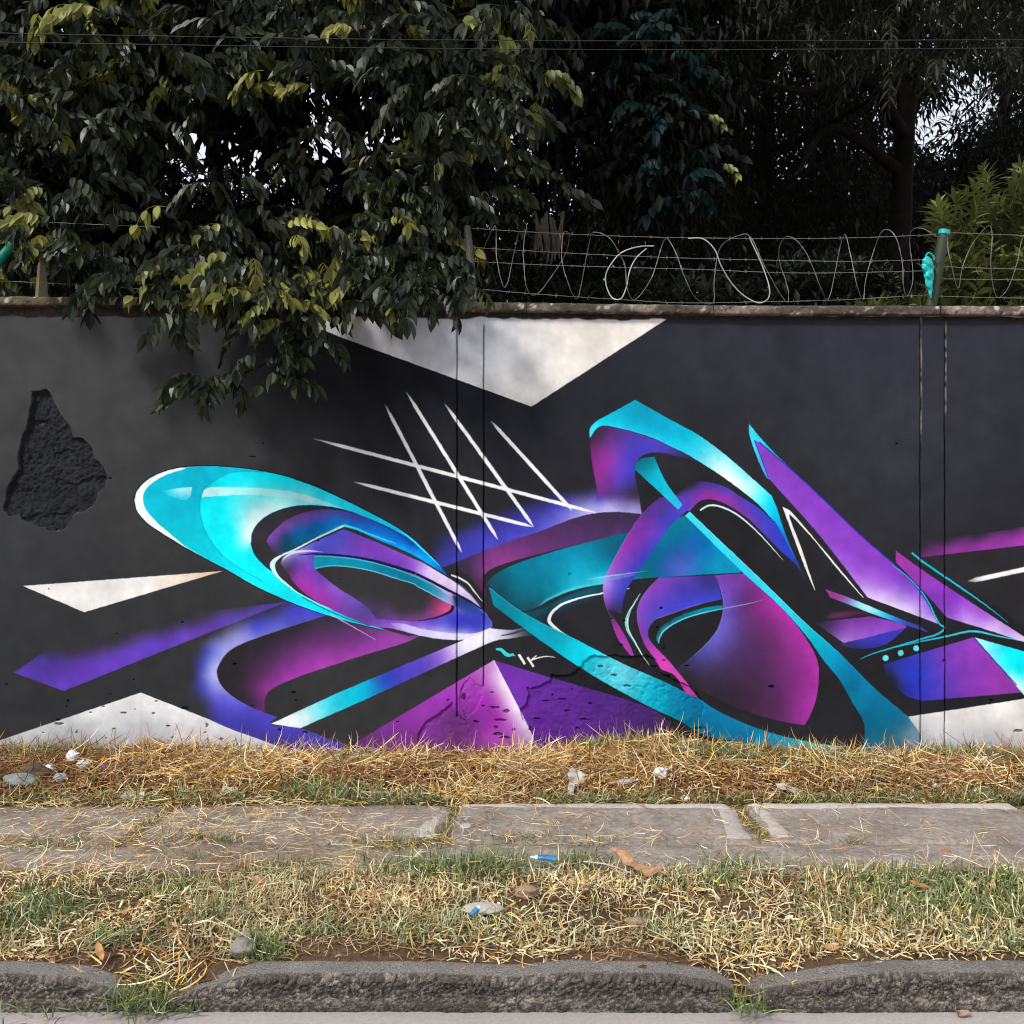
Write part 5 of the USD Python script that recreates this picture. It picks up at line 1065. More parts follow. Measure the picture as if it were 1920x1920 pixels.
px, py = scatter(9000, (-3.6, 1.6), (3.60, 4.36), lambda a, b: 0.6 * clumpy(a, b, 3.2, 52, 0.08, 0.2))
g.append(standing(px, py, mixed(len(px), (GREEN, 3), (GREY_GREEN, 2), (LIME, 1.4)), length=(0.045, 0.11), width=(0.003, 0.005), spread=0.7))
for cu, cv, n, s in ((910, 1625, 520, 0.11), (780, 1632, 380, 0.13), (860, 1640, 300, 0.12), (1085, 1622, 260, 0.09), (1380, 1630, 200, 0.12), (480, 1770, 160, 0.04), (500, 1785, 120, 0.04), (60, 1720, 240, 0.12), (110, 1690, 140, 0.1), (30, 1750, 160, 0.1), (210, 1760, 100, 0.06), (400, 1720, 110, 0.06),
                    (280, 1865, 170, 0.07), (250, 1835, 110, 0.05), (600, 1740, 80, 0.06), (1400, 1842, 70, 0.04), (1445, 1860, 40, 0.015), (70, 1888, 50, 0.12), (240, 1885, 60, 0.06), (330, 1885, 70, 0.05), (1900, 1780, 100, 0.08), (290, 1670, 60, 0.05), (350, 1665, 60, 0.04), (1290, 1660, 160, 0.12)):
    zz = -0.1 if cv > 1850 else 0.0
    c = on_ground(cu, cv, zz)
    px, py = rng.normal(c[0], s, n), rng.normal(c[1], s * 0.55, n)
    b = standing(px, py, mixed(n, (GREEN, 3), (GREY_GREEN, 2.4), (LIME, 0.6)), length=(0.05, 0.12), width=(0.003, 0.005), spread=0.6)
    if zz:
        b[0][:, 2] -= np.repeat(earth(px, py) + 0.115, 10)
    g.append(b)
lay("verge_grass", g, label="green grass growing in patches on the verge", category="grass")
# blown straw and moss on the pavement
g = []
px, py = scatter(13000, (-4.2, 4.2), (4.36, 5.44), lambda a, b: np.clip(np.clip((0.9 - a) / 1.9, 0.10, 1) * (0.3 + clumpy(a, b, 2.2, 60)) + 0.8 * np.exp(-((b - 4.775) / 0.035) ** 2) * (a < 1.6), 0, 1))
g.append(lying(px, py, mixed(len(px), (PALE, 3), (GOLD, 2), (BROWN, 2.4)), hover=0.010, length=(0.03, 0.15), width=(0.0016, 0.0034), lift=0.08))
px, py = scatter(420, (-0.4, 3.4), (4.4, 5.36), lambda a, b: clumpy(a, b, 2.6, 61))
g.append(lying(px, py, mixed(len(px), (PALE, 3), (GOLD, 2), (BROWN, 1)), hover=0.01, length=(0.05, 0.22), width=(0.0016, 0.003), lift=0.1))
for a, b in g[-1:] and []:
    pass
for x_, n, y0, y1 in ((-0.325, 260, 4.80, 5.40), (1.235, 240, 4.82, 5.40), (-1.86, 260, 4.7, 5.4), (2.75, 80, 4.8, 5.4)):
    py = U(y0, y1, n)
    px = x_ + 0.10 * (py - 5.1) * (x_ < 0.5) + rng.normal(0, 0.022, n)
    g.append(standing(px, py, mixed(n, (GREEN, 3), (GREY_GREEN, 1), (BROWN, 1.4), (GOLD, 1)), length=(0.03, 0.075), width=(0.0025, 0.0045)))
for cu, cv, n, s in ((370, 1570, 90, 0.05), (420, 1575, 80, 0.06), (310, 1570, 30, 0.03), (375, 1608, 70, 0.07), (70, 1582, 100, 0.1), (130, 1583, 60, 0.07), (535, 1620, 70, 0.06), (590, 1615, 50, 0.05), (780, 1582, 200, 0.1), (960, 1572, 130, 0.08), (700, 1584, 160, 0.12), (1070, 1577, 100, 0.12), (1600, 1580, 50, 0.035), (500, 1625, 80, 0.07)):
    c = on_ground(cu, cv)
    px, py = rng.normal(c[0], s, n), rng.normal(c[1], s * 0.35, n)
    g.append(standing(px, py, mixed(n, (GREEN, 2), (GREY_GREEN, 2), (GOLD, 1), (BROWN, 1)), length=(0.05, 0.095), width=(0.002, 0.004)))
for a in g[:2]:
    a[0][:, 2] += 0.035
lay("pavement_straw", g, label="loose straw and small weeds strewn over the pavement", category="straw")

# ---------------------------------------------------------------- leaves
def leaflet(length, width, fold=0.35, bend=0.25, n=4):
    """One leaf blade hanging from the origin along +x: two rows of quads folded at the midrib."""
    t = np.linspace(0, 1, n + 1)
    half = width / 2 * np.sin(np.pi * np.clip(t, 0, 1) ** 0.8) ** 0.75
    half[0] = half[-1] = 0.0
    mid = np.stack([length * t, t * 0, -bend * length * t**2], 1)
    off = np.stack([t * 0, half * math.cos(fold), half * math.sin(fold)], 1)
    v = np.concatenate([mid, mid + off, mid + off * [1, -1, 1]])
    f = []
    m = n + 1
    for k in range(n):
        for s, flip in ((m, False), (2 * m, True)):
            a, b, c, d = k, k + 1, s + k + 1, s + k
            for tri_ in ((a, b, c), (a, c, d)):
                if len({tuple(np.round(v[q], 6)) for q in tri_}) == 3:
                    f.append(tri_[::-1] if flip else tri_)
    return v, np.array(f)


def frame(x, up=(0, 0, 1.0)):
    """A rotation whose first column is x."""
    x = np.asarray(x, float) / np.linalg.norm(x)
    y = np.cross(up, x)
    if np.linalg.norm(y) < 1e-4:
        y = np.array([0, 1.0, 0])
    y /= np.linalg.norm(y)
    return np.stack([x, y, np.cross(x, y)], 1)


def compound_leaf(r, pairs=4, rachis=0.24, length=0.118, width=0.062, hang=0.85, spread=0.5):
    """A feather-shaped leaf: an arching stalk along +x with leaflets hanging in two rows."""
    t = np.linspace(0, 1, 7)
    arch = lambda q: np.array([rachis * q, 0.0, 0.05 * np.sin(np.pi * q * 0.7) - 0.10 * q * q])
    parts = [tube([arch(q) for q in t], np.linspace(0.0022, 0.0012, 7), 3, False)]
    for k in range(pairs):
        q = 0.22 + 0.78 * k / (pairs - 1)
        for s in (-1, 1):
            d = np.array([0.35 + 0.25 * q + r.normal(0, 0.12), s * spread + r.normal(0, 0.12), -hang + r.normal(0, 0.15)])
            L = length * r.uniform(0.75, 1.15) * (0.8 + 0.3 * q)
            v, f = leaflet(L, width * r.uniform(0.85, 1.15) * L / length, fold=r.uniform(0.25, 0.6), bend=r.uniform(-0.05, 0.25))
            parts.append((v @ frame(d, (s * 0.3, 0.9 * s, 0.4)).T + arch(q), f))
    d = arch(1.0) - arch(0.85) + [0, 0, -0.05]
    v, f = leaflet(length, width, bend=0.2)
    parts.append((v @ frame(d).T + arch(1.0), f))
    return join(parts)


def narrow_spray(r, n=13, twig=0.42, length=0.15, width=0.028, droop=0.6):
    """A drooping twig with narrow leaves along it."""
    t = np.linspace(0, 1, 6)
    arch = lambda q: np.array([twig * q, 0.0, -droop * twig * q * q * 0.8])
    parts = [tube([arch(q) for q in t], np.linspace(0.003, 0.0012, 6), 3, False)]
    for k in range(n):
        q = 0.15 + 0.85 * k / (n - 1)
        a = k * 2.4 + r.normal(0, 0.3)
        d = np.array([0.7, math.cos(a) * 0.8, math.sin(a) * 0.5 - droop])
        v, f = leaflet(length * r.uniform(0.7, 1.2), width, fold=0.3, bend=0.25, n=3)
        parts.append((v @ frame(d).T + arch(q), f))
    return join(parts)


def rosette(r, n=12, length=0.165, width=0.042):
    """Long leaves in a whorl round an upright shoot."""
    parts = [tube([(0, 0, -0.16), (0.01, 0, -0.06), (0, 0, 0.02)], [0.004, 0.003, 0.002], 4, False)]
    for k in range(n):
        a = k * 2.4
        e = 0.15 + 0.95 * k / n + r.normal(0, 0.12)
        d = np.array([math.cos(a) * math.cos(e), math.sin(a) * math.cos(e), math.sin(e)])
        v, f = leaflet(length * r.uniform(0.75, 1.1) * (1.1 - 0.35 * k / n), width, fold=0.4, bend=0.22, n=4)
        parts.append((v @ frame(d).T + [0, 0, -0.10 + 0.12 * k / n], f))
    return join(parts)


def clump(r, n=26, radius=0.34, length=0.13, width=0.05):
    """A loose ball of leaves for the depth of a crown."""
    parts = []
    for k in range(n):
        d = r.normal(0, 1, 3)
        d /= np.linalg.norm(d)
        p = d * radius * r.uniform(0.2, 1) ** 0.6
        v, f = leaflet(length * r.uniform(0.7, 1.3), width * r.uniform(0.8, 1.2), n=2)
        parts.append((v @ frame(d * 0.5 + r.normal(0, 0.5, 3) + [0, 0, -0.6]).T + p, f))
    return join(parts)


def quats(yaw, pitch, roll=None):
    """Turn by pitch about y, then by yaw about z."""
    cy, sy, cp, sp = np.cos(yaw / 2), np.sin(yaw / 2), np.cos(pitch / 2), np.sin(pitch / 2)
    return np.stack([cy * cp, -sy * sp, cy * sp, sy * cp], 1)


def instancer(name, parent, protos, points, yaw, pitch, scale, pick, **custom):
    """Foliage in bulk: protos is a list of (mesh, material)."""
    path = fresh(path_of(parent), name)
    pi = UsdGeom.PointInstancer.Define(stage, path)
    for k, (m, mat) in enumerate(protos):
        q = UsdGeom.Mesh.Define(stage, f"{path}/leaf_pattern_{k:03d}")
        v, f = m
        q.CreatePointsAttr(Vt.Vec3fArray.FromNumpy(np.ascontiguousarray(v, np.float32)))
        q.CreateFaceVertexCountsAttr(Vt.IntArray.FromNumpy(np.full(len(f), 3, np.int32)))
        q.CreateFaceVertexIndicesAttr(Vt.IntArray.FromNumpy(np.ascontiguousarray(f, np.int32).ravel()))
        q.CreateSubdivisionSchemeAttr("none")
        UsdShade.MaterialBindingAPI.Apply(q.GetPrim()).Bind(UsdShade.Material.Get(stage, f"/World/Looks/{mat}"))
        pi.GetPrototypesRel().AddTarget(q.GetPath())
    n = len(points)
    pi.CreateProtoIndicesAttr(Vt.IntArray.FromNumpy(np.asarray(pick, np.int32)))
    pi.CreatePositionsAttr(Vt.Vec3fArray.FromNumpy(np.ascontiguousarray(points, np.float32)))
    pi.CreateScalesAttr(Vt.Vec3fArray.FromNumpy(np.repeat(np.asarray(scale, np.float32)[:, None], 3, 1)))
    pi.CreateOrientationsAttr(Vt.QuathArray([Gf.Quath(float(a), float(b), float(c), float(d)) for a, b, c, d in quats(yaw, pitch)]))
    return tag(pi, kind="stuff", **custom)


def limb(pts, r0, r1, seed, n=26, sides=9):
    q = sm(np.asarray(pts, float)) if len(pts) > 2 else np.linspace(pts[0], pts[-1], 12)
    q = q + 0.05 * noise3(q, 1.5, 3, seed)[:, None] * [1, 1, 0.3]
    v, f = tube(q, np.linspace(r0, r1, len(q)), sides)
    v = v + (0.25 * r0 * noise3(v, 9, 3, seed + 1))[:, None] * np.array([1, 1, 0])
    return v, f


def inside(poly, u, v):
    p = np.asarray(poly, float)
    a, b = p, np.roll(p, -1, 0)
    hit = np.zeros(len(u), bool)
    for (x0, y0), (x1, y1) in zip(a, b):
        if y0 != y1:
            hit ^= ((y0 <= v) != (y1 <= v)) & (u < x0 + (v - y0) / (y1 - y0) * (x1 - x0))
    return hit


def fill(n, outline, y0, y1, power=1.0, holes=(), seed=0, margin=0.16):
    """Points scattered through the body of foliage that is bounded by an outline seen from the road, between two distances, leaving gaps."""
    r = np.random.default_rng(seed)
    p = np.asarray(outline, float)
    u, v = r.uniform(p[:, 0].min(), p[:, 0].max(), n), r.uniform(p[:, 1].min(), p[:, 1].max(), n)
    y = y0 + (y1 - y0) * r.random(n) ** power
    k = inside(outline, u, v)
    for hu, hv, a, b in holes:
        g_ = margin * FOCAL / y * (1.0 if y0 < 10 else 1.6)
        k &= ((u - hu) / (a + g_)) ** 2 + ((v - hv) / (b + g_)) ** 2 > 1
    u, v, y = u[k], v[k], y[k]
    return np.stack([(u - 960) * y / FOCAL, y, EYE + (960 - v) * y / FOCAL], 1)


r = np.random.default_rng(5)
fronds = [compound_leaf(r, pairs=int(r.integers(3, 6)), rachis=r.uniform(0.15, 0.25)) for _ in range(7)]
sprays = [narrow_spray(r) for _ in range(4)]
whorls = [rosette(r) for _ in range(4)]
balls = [clump(r) for _ in range(4)]
small_balls = [clump(r, n=30, radius=0.34, length=0.09, width=0.026) for _ in range(3)]
GAPS = [(378, 305, 34, 36), (372, 258, 16, 14), (612, 195, 12, 26), (640, 232, 22, 18), (684, 262, 15, 34), (500, 328, 22, 20), (565, 375, 18, 14), (430, 372, 18, 10), (760, 455, 14, 12), (1690, 225, 14, 14), (1745, 235, 22, 26), (1735, 265, 26, 20), (1835, 130, 30, 34), (1875, 185, 16, 14), (1800, 215, 14, 12), (1760, 160, 12, 12),
        (933, 405, 9, 7), (1070, 345, 6, 10), (988, 265, 5, 9), (35, 122, 5, 9), (185, 2, 10, 6), (1480, 352, 5, 6)]

# ---------------------------------------------------------------- the big tree over the wall at the left
tree = thing("leafy_tree", "big dark tree with feathered leaves, some yellow, hanging over the left half of the wall", "tree", (0, 0, 0), group="trees behind the wall")
trunk_top = at(640, 60, 8.9)
add("trunk", limb([(-1.62, 8.9, -0.1), (-1.60, 8.9, 1.4), (-1.48, 8.9, 3.0), tuple(at(665, 330, 8.9)), tuple(at(655, 210, 8.9)), tuple(trunk_top), tuple(at(600, -160, 8.9))], 0.17, 0.07, 3), "bark", tree, smooth=True)
limbs = [([at(672, 350, 8.9), at(560, 300, 8.4), at(430, 260, 7.9), at(280, 230, 7.4)], 0.06, 0.012), ([at(660, 250, 8.9), at(720, 220, 8.2), at(820, 170, 7.7), at(900, 120, 7.3)], 0.055, 0.012), ([at(668, 400, 8.9), at(600, 470, 7.8), at(520, 540, 7.0), at(440, 600, 6.5), at(410, 690, 6.35)], 0.05, 0.008),
         ([at(668, 380, 8.9), at(740, 440, 7.9), at(790, 500, 7.2), at(800, 560, 6.75)], 0.05, 0.009), ([at(655, 150, 8.9), at(500, 80, 8.1), at(300, 50, 7.4), at(120, 40, 7.0)], 0.06, 0.012), ([at(640, 330, 8.9), at(420, 400, 8.0), at(200, 430, 7.3), at(60, 440, 7.0)], 0.05, 0.01),
         ([at(600, 170, 8.7), at(600, 280, 8.0), at(605, 420, 7.6)], 0.02, 0.008), ([at(640, 110, 8.9), at(760, 60, 8.0), at(900, 20, 7.4)], 0.045, 0.01), ([at(520, 540, 7.0), at(540, 620, 6.6), at(500, 680, 6.45), at(400, 715, 6.4)], 0.010, 0.003)]
for k, (p, a, b) in enumerate(limbs):
    add("limb", limb(p, a, b, 50 + k, sides=7), "bark", tree, smooth=True)
left_outline = [(-120, -160), (1040, -160), (1020, 60), (985, 130), (930, 190), (905, 300), (890, 380), (885, 440), (860, 500), (845, 545), (700, 548), (250, 545), (205, 520), (120, 480), (60, 470), (30, 480), (-120, 520)]
sparse = left_outline[:-6] + [(600, 540), (250, 540), (120, 470), (-120, 470)]
# twig ends that show: each carries a handful of leaves
tips = fill(205, left_outline, 6.75, 8.0, 1.3, GAPS, 11, 0.12)
over = np.array([at(u, v, y) for u, v, y in ((235, 545, 6.6), (320, 540, 6.5), (345, 560, 6.42), (420, 535, 6.5), (470, 550, 6.4), (520, 535, 6.45), (545, 565, 6.4), (580, 540, 6.5), (640, 525, 6.55), (690, 500, 6.6), (740, 520, 6.5), (760, 545, 6.42), (800, 535, 6.5), (810, 500, 6.6), (830, 540, 6.55),
                                              (460, 690, 6.4), (500, 680, 6.42), (545, 670, 6.42), (555, 700, 6.4), (395, 722, 6.4), (425, 715, 6.4), (530, 620, 6.45), (560, 640, 6.45), (690, 560, 6.5), (230, 535, 6.55), (450, 530, 6.6), (600, 520, 6.6), (380, 530, 6.6), (660, 470, 6.7), (560, 480, 6.7), (480, 490, 6.7), (50, 430, 6.7), (70, 440, 6.72), (170, 470, 6.75), (780, 480, 6.65), (450, 540, 6.4), (370, 525, 6.45))])
one_leaf = {15, 16, 18, 19, 20, 23, 24}
pos, yaw, pitch, yellow = [], [], [], []
for k, c in enumerate(np.vstack([over, tips])):
    low = k < len(over)
    m = (3 if k in one_leaf else 5) if low else int(r.integers(7, 12))
    tint_bias = 0.15 if not low else 0.55 if c[2] > 2.95 and k not in one_leaf else 0.06
    ripe = r.random() < tint_bias * (1.0 if low or c[0] < (760 - 960) / FOCAL * c[1] else 0.15)
    for _ in range(m):
        p = c + r.normal(0, 1, 3) * ([0.05, 0.05, 0.04] if k in one_leaf else [0.10, 0.08, 0.07] if low else [0.20, 0.2, 0.16])
        if p[2] < 3.1:
            p[1] = min(p[1], WALL_Y - 0.28)
        pos.append(p)
        yaw.append(r.uniform(0, 6.28) if not low else r.uniform(3.3, 6.1))
        pitch.append(r.normal(0.1, 0.3))
        yellow.append((ripe and r.random() < 0.68) or r.random() < 0.03)
pos, yaw, pitch, yellow = np.array(pos), np.array(yaw), np.array(pitch), np.array(yellow)
near = np.argsort(pos[:, 1] - 0.4 * yellow)
shown = near[:300]
for k in shown:
    v, f = fronds[int(r.integers(len(fronds)))]
    q = trimesh.transformations.euler_matrix(0, pitch[k], yaw[k], "sxyz")[:3, :3]
    add("leaf", ((v * r.uniform(0.85, 1.15)) @ q.T + pos[k], f), "leaf_yellow" if yellow[k] else "leaf_dark", tree, smooth=False)
rest = near[300:]
instancer("foliage", tree, [(m, "leaf_dark") for m in fronds] + [(m, "leaf_yellow") for m in fronds], pos[rest], yaw[rest], pitch[rest], r.uniform(0.85, 1.2, len(rest)), r.integers(0, len(fronds), len(rest)) + len(fronds) * yellow[rest])
deep = fill(4300, [(-200, -900), (1100, -900)] + left_outline[1:-1] + [(-200, 520)], 7.5, 10.2, 1.0, GAPS, 13, 0.15)  # unseen crown top raised far above the view to cut the skylight
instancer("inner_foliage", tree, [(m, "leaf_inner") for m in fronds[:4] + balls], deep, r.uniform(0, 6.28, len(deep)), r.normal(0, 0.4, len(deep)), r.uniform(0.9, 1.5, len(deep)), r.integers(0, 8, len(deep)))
v, f = rough_rock((0.035, 0.03, 0.022), 3, 0.4, 2)
add("flower_head", moved((v, f), at(452, 707, 6.33)), "flower_red", tree, smooth=True)
v, f = rough_rock((0.05, 0.03, 0.03), 8, 0.4, 2)
add("flower_head", moved((v, f), at(680, 52, 6.9)), "flower_red", tree, smooth=True)


# ---------------------------------------------------------------- trees behind; some crowns carried up out of view to cut skylight
def back_tree(name, label, trunk, limbs_, outline, y0, y1, n, protos, seed, scale=(0.9, 1.4), holes=GAPS, power=1.0, r0=0.16, margin=0.2):
    t = thing(name, label, "tree", (0, 0, 0), group="trees behind the wall")
    add("trunk", limb(trunk, r0, r0 * 0.45, seed), "bark", t, smooth=True)
    for k, p in enumerate(limbs_):
        add("limb", limb(p, r0 * 0.45, 0.015, seed + 3 + k, sides=7), "bark", t, smooth=True)
    p = fill(n, outline, y0, y1, power, holes, seed, margin)
    q = np.random.default_rng(seed)
    instancer("crown", t, protos, p, q.uniform(0, 6.28, len(p)), q.normal(0.1, 0.35, len(p)), q.uniform(*scale, len(p)), q.integers(0, len(protos), len(p)))
    return t


teal_tree = back_tree("bluish_tree", "dark tree with broad bluish green leaves in the middle, behind the wire", [(1.35, 9.4, -0.1), (1.3, 9.4, 2.5), tuple(at(1230, 150, 9.4)), tuple(at(1220, -150, 9.4))], [[at(1230, 200, 9.4), at(1290, 160, 8.8), at(1330, 120, 8.4)], [at(1240, 330, 9.4), at(1150, 260, 9.0), at(1080, 230, 8.6)]],
                      [(1010, -700), (1350, -700), (1345, 60), (1360, 160), (1320, 250), (1330, 330), (1310, 420), (1230, 440), (1130, 400), (1060, 420), (1020, 300), (1000, 120)], 8.5, 10.5, 1100, [(m, "leaf_inner") for m in balls] + [(m, "leaf_inner") for m in fronds[:2]], 31)
p = fill(30, [(1170, 0), (1300, 0), (1330, 150), (1310, 380), (1290, 450), (1230, 360), (1190, 200), (1160, 60)], 8.1, 8.7, 1.0, (), 33)
q = np.random.default_rng(34)
for c in p:
    for _ in range(2):
        v, f = fronds[int(q.integers(len(fronds)))]
        m4 = trimesh.transformations.euler_matrix(0, q.normal(0.2, 0.3), q.uniform(0, 6.28), "sxyz")[:3, :3]
        add("leaf", ((v * q.uniform(0.9, 1.25)) @ m4.T + c + q.normal(0, 0.1, 3), f), "leaf_teal", teal_tree, smooth=False)
for u, v_ in ((1325, 215), (1352, 308)):
    v, f = fronds[2]
    m4 = trimesh.transformations.euler_matrix(0, 0.1, 0.3, "sxyz")[:3, :3]
    add("leaf", (v @ m4.T * 0.75 + at(u, v_, 8.2), f), "leaf_yellow", teal_tree, smooth=False)
back_tree("drooping_tree", "grey green tree with drooping narrow leaves at the upper right", [(4.0, 10.5, -0.1), (4.05, 10.5, 3), tuple(at(1698, 200, 10.5)), tuple(at(1705, -150, 10.5))], [[at(1700, 260, 10.5), at(1620, 150, 9.8), at(1500, 170, 9.2), at(1420, 150, 8.9)], [at(1700, 150, 10.5), at(1790, 70, 9.8), at(1880, 40, 9.4)], [at(1700, 330, 10.5), at(1560, 240, 10), at(1490, 330, 9.6)]],
          [(1330, -900), (2100, -900), (2040, 110), (1960, 140), (1900, 120), (1820, 100), (1740, 140), (1690, 170), (1600, 130), (1560, 100), (1480, 120), (1400, 60), (1340, 60)], 8.6, 10.4, 1900, [(m, "leaf_olive") for m in sprays], 41, (0.8, 1.15), margin=0.05)
back_tree("shaded_tree", "dark thin-leaved tree deep in shade behind the right part of the wire", [(3.1, 12.4, -0.1), (3.0, 12.4, 2.5), tuple(at(1440, 200, 12.4)), tuple(at(1400, -150, 12.4))], [[at(1440, 290, 12.4), at(1560, 230, 11.6), at(1660, 170, 11)], [at(1440, 240, 12.4), at(1340, 190, 11.8)]],
          [(1290, -800), (1700, -800), (1720, 200), (1720, 420), (1650, 470), (1560, 500), (1400, 480), (1300, 470)], 10.5, 13.5, 1700, [(m, "leaf_far") for m in sprays[:2] + small_balls], 51, (0.9, 1.4), r0=0.13, margin=0.1)
back_tree("far_tree", "dark tree filling the right edge behind the drooping leaves", [(6.9, 14.5, -0.1), (6.9, 14.5, 3), tuple(at(1890, 100, 14.5))], [[at(1880, 250, 14.5), at(1800, 300, 14), at(1720, 330, 13.6)]],
          [(1640, 140), (1720, 120), (1800, 60), (2060, 40), (2060, 520), (1640, 520)], 13, 16, 900, [(m, "leaf_far") for m in sprays[2:] + small_balls], 61, (1.1, 1.7), margin=0.08)
back_tree("far_tree", "dark tree closing the gap in the middle, far behind the wire", [(0.6, 15.5, -0.1), (0.5, 15.5, 3), tuple(at(1010, 100, 15.5)), tuple(at(1000, -200, 15.5))], [[at(1020, 300, 15.5), at(940, 330, 15), at(890, 380, 14.6)]],
          [(820, -180), (1400, -180), (1400, 520), (820, 520)], 14, 18, 1100, [(m, "leaf_far") for m in balls + small_balls], 71, (1.2, 2.0), margin=0.3)
back_tree("far_tree", "dark tree far behind the big leafy tree at the left", [(-5.0, 16.0, -0.1), (-5.0, 16, 3), tuple(at(420, 0, 16.0))], [[at(430, 260, 16), at(300, 200, 15.5), at(180, 160, 15)], [at(430, 200, 16), at(540, 120, 15.5)]],
          [(-180, -180), (900, -180), (900, 520), (-180, 520)], 14, 19, 1900, [(m, "leaf_far") for m in balls + small_balls], 81, (1.3, 2.1), margin=0.42)
back_tree("far_tree", "dark tree far behind the upper right corner", [(6.0, 18.5, -0.1), (5.9, 18.5, 4), tuple(at(1560, -100, 18.5))], [[at(1570, 100, 18.5), at(1660, 30, 18)], [at(1570, 60, 18.5), at(1480, 0, 18)]],
          [(1280, -180), (2060, -180), (2060, 330), (1900, 330), (1860, 300), (1760, 330), (1720, 520), (1280, 520)], 17, 20, 1300, [(m, "leaf_far") for m in balls + small_balls], 91, (1.4, 2.2), margin=0.15)
hedge = thing("far_hedge", "dark hedge closing the garden behind all the trees", "hedge", (0, 0, 0))
p = fill(2600, [(-250, 330), (2170, 330), (2170, 620), (-250, 620)], 20, 23, 1.0, (), 95)
q = np.random.default_rng(96)
instancer("foliage", hedge, [(m, "leaf_far") for m in balls], p, q.uniform(0, 6.28, len(p)), q.normal(0, 0.4, len(p)), q.uniform(1.5, 2.3, len(p)), q.integers(0, 4, len(p)))
add("stem", join([tube([(x, 21.5, -0.1), (x + 0.1, 21.5, 3.0)], 0.05, 6) for x in np.linspace(-13, 13, 14)]), "bark", hedge, smooth=True)
# shrubs just behind the wall
shrub = thing("lance_leaf_shrub", "olive green shrub with whorls of long leaves behind the right end of the wall", "shrub", (0, 0, 0))
add("stem", join([tube([(x, y, -0.1), (x + 0.1, y, 1.8), (x + 0.15, y, 3.4)], [0.03, 0.02, 0.01], 6) for x, y in ((3.3, 7.8), (3.7, 7.9), (3.0, 7.7), (4.1, 8.1), (2.5, 7.7))]), "bark", shrub, smooth=True)
body_outline = [(1775, 450), (1745, 420), (1752, 385), (1785, 400), (1800, 345), (1822, 375), (1838, 300), (1862, 350), (1885, 335), (1900, 290), (1930, 330), (2030, 270), (2030, 640), (1640, 640), (1610, 590), (1640, 555), (1690, 560), (1730, 540)]
p = fill(430, body_outline, 7.35, 8.3, 1.2, (), 101)
q = np.random.default_rng(102)
front = np.argsort(p[:, 1])
for k in front[:160]:
    v, f = whorls[int(q.integers(4))]
    m4 = trimesh.transformations.euler_matrix(q.normal(0.25, 0.3), q.normal(0, 0.35), q.uniform(0, 6.28), "sxyz")[:3, :3]
    add("leaf_whorl", (v @ m4.T * q.uniform(0.8, 1.2) + p[k], f), "leaf_shrub", shrub, smooth=False)
b = p[front[160:]]
instancer("foliage", shrub, [(m, "leaf_shrub") for m in whorls], b, q.uniform(0, 6.28, len(b)), q.normal(0, 0.4, len(b)), q.uniform(0.8, 1.2, len(b)), q.integers(0, 4, len(b)))
low = thing("low_shrub", "low dark shrub peeping over the coping behind the razor wire", "shrub", (0, 0, 0))
add("stem", join([tube([(x, 7.9, -0.1), (x, 7.9, 1.5), (x + 0.05, 7.9, 3.0)], [0.02, 0.015, 0.008], 5) for x in (0.2, 0.8, 1.4, 2.0, 2.5)]), "bark", low, smooth=True)
p = fill(420, [(880, 560), (960, 530), (1080, 545), (1200, 520), (1300, 530), (1400, 520), (1500, 480), (1560, 490), (1620, 480), (1700, 500), (1740, 540), (1740, 640), (880, 640)], 7.4, 8.4, 1.0, (), 111)
instancer("foliage", low, [(m, "leaf_olive") for m in whorls[:2]] + [(m, "leaf_inner") for m in whorls[2:] + balls[:1]], p, q.uniform(0, 6.28, len(p)), q.normal(0, 0.4, len(p)), q.uniform(0.7, 1.1, len(p)), q.integers(0, 5, len(p)))
frond = thing("dead_palm_frond", "withered palm frond hanging behind the wire in the middle", "dead frond", (0, 0, 0))
q = np.random.default_rng(120)
for k, u in enumerate(np.linspace(1005, 1052, 9)):
    top, bot = at(u + q.normal(0, 3), 400 + q.uniform(-5, 15), 8.0), at(u + q.normal(2, 5), q.uniform(455, 500), 8.0)
    t = np.linspace(0, 1, 7)[:, None]
    mid = top * (1 - t) + bot * t + 0.015 * np.sin(t * 5 + k) * np.array([1, 0.5, 0])
    w = 0.016 * np.sin(np.pi * np.clip(t, 0.08, 0.98)) ** 0.5
    add("frond_blade", grid_mesh(np.stack([mid - w * [1, 0.3, 0], mid + [0, -0.006, 0] * np.ones_like(t), mid + w * [1, -0.2, 0]], 1)), "dead_frond", frond, smooth=True)

# ---------------------------------------------------------------- wires on the wall, posts, cables
FENCE_Y = 6.88


def strand(name, label, pts, y=FENCE_Y, radius=0.0022, barbs=0.11, group=None):
    q = sm([at(u, v, y) for u, v in pts], 24)
    t = thing(name, label, "barbed wire", (0, 0, 0), group="barbed strands on the wall top")
    add("wire", tube(q, radius, 5), "wire_steel", t, smooth=True)
    s = np.concatenate([[0], np.cumsum(np.linalg.norm(np.diff(q, axis=0), axis=1))])
    rr = np.random.default_rng(len(pts) + int(pts[0][1]))
    parts = []
    for d in np.arange(0.04, s[-1], barbs):
        c = np.array([np.interp(d, s, q[:, k]) for k in range(3)])
        for _ in range(2):
            a = rr.uniform(0, 6.28)
            e = np.array([0.35, math.cos(a) * 0.9, math.sin(a)]) * 0.014
            parts.append(tube([c - e, c + e], 0.0012, 3))
    add("barbs", join(parts), "wire_steel", t, smooth=False, kind="stuff")
    return t


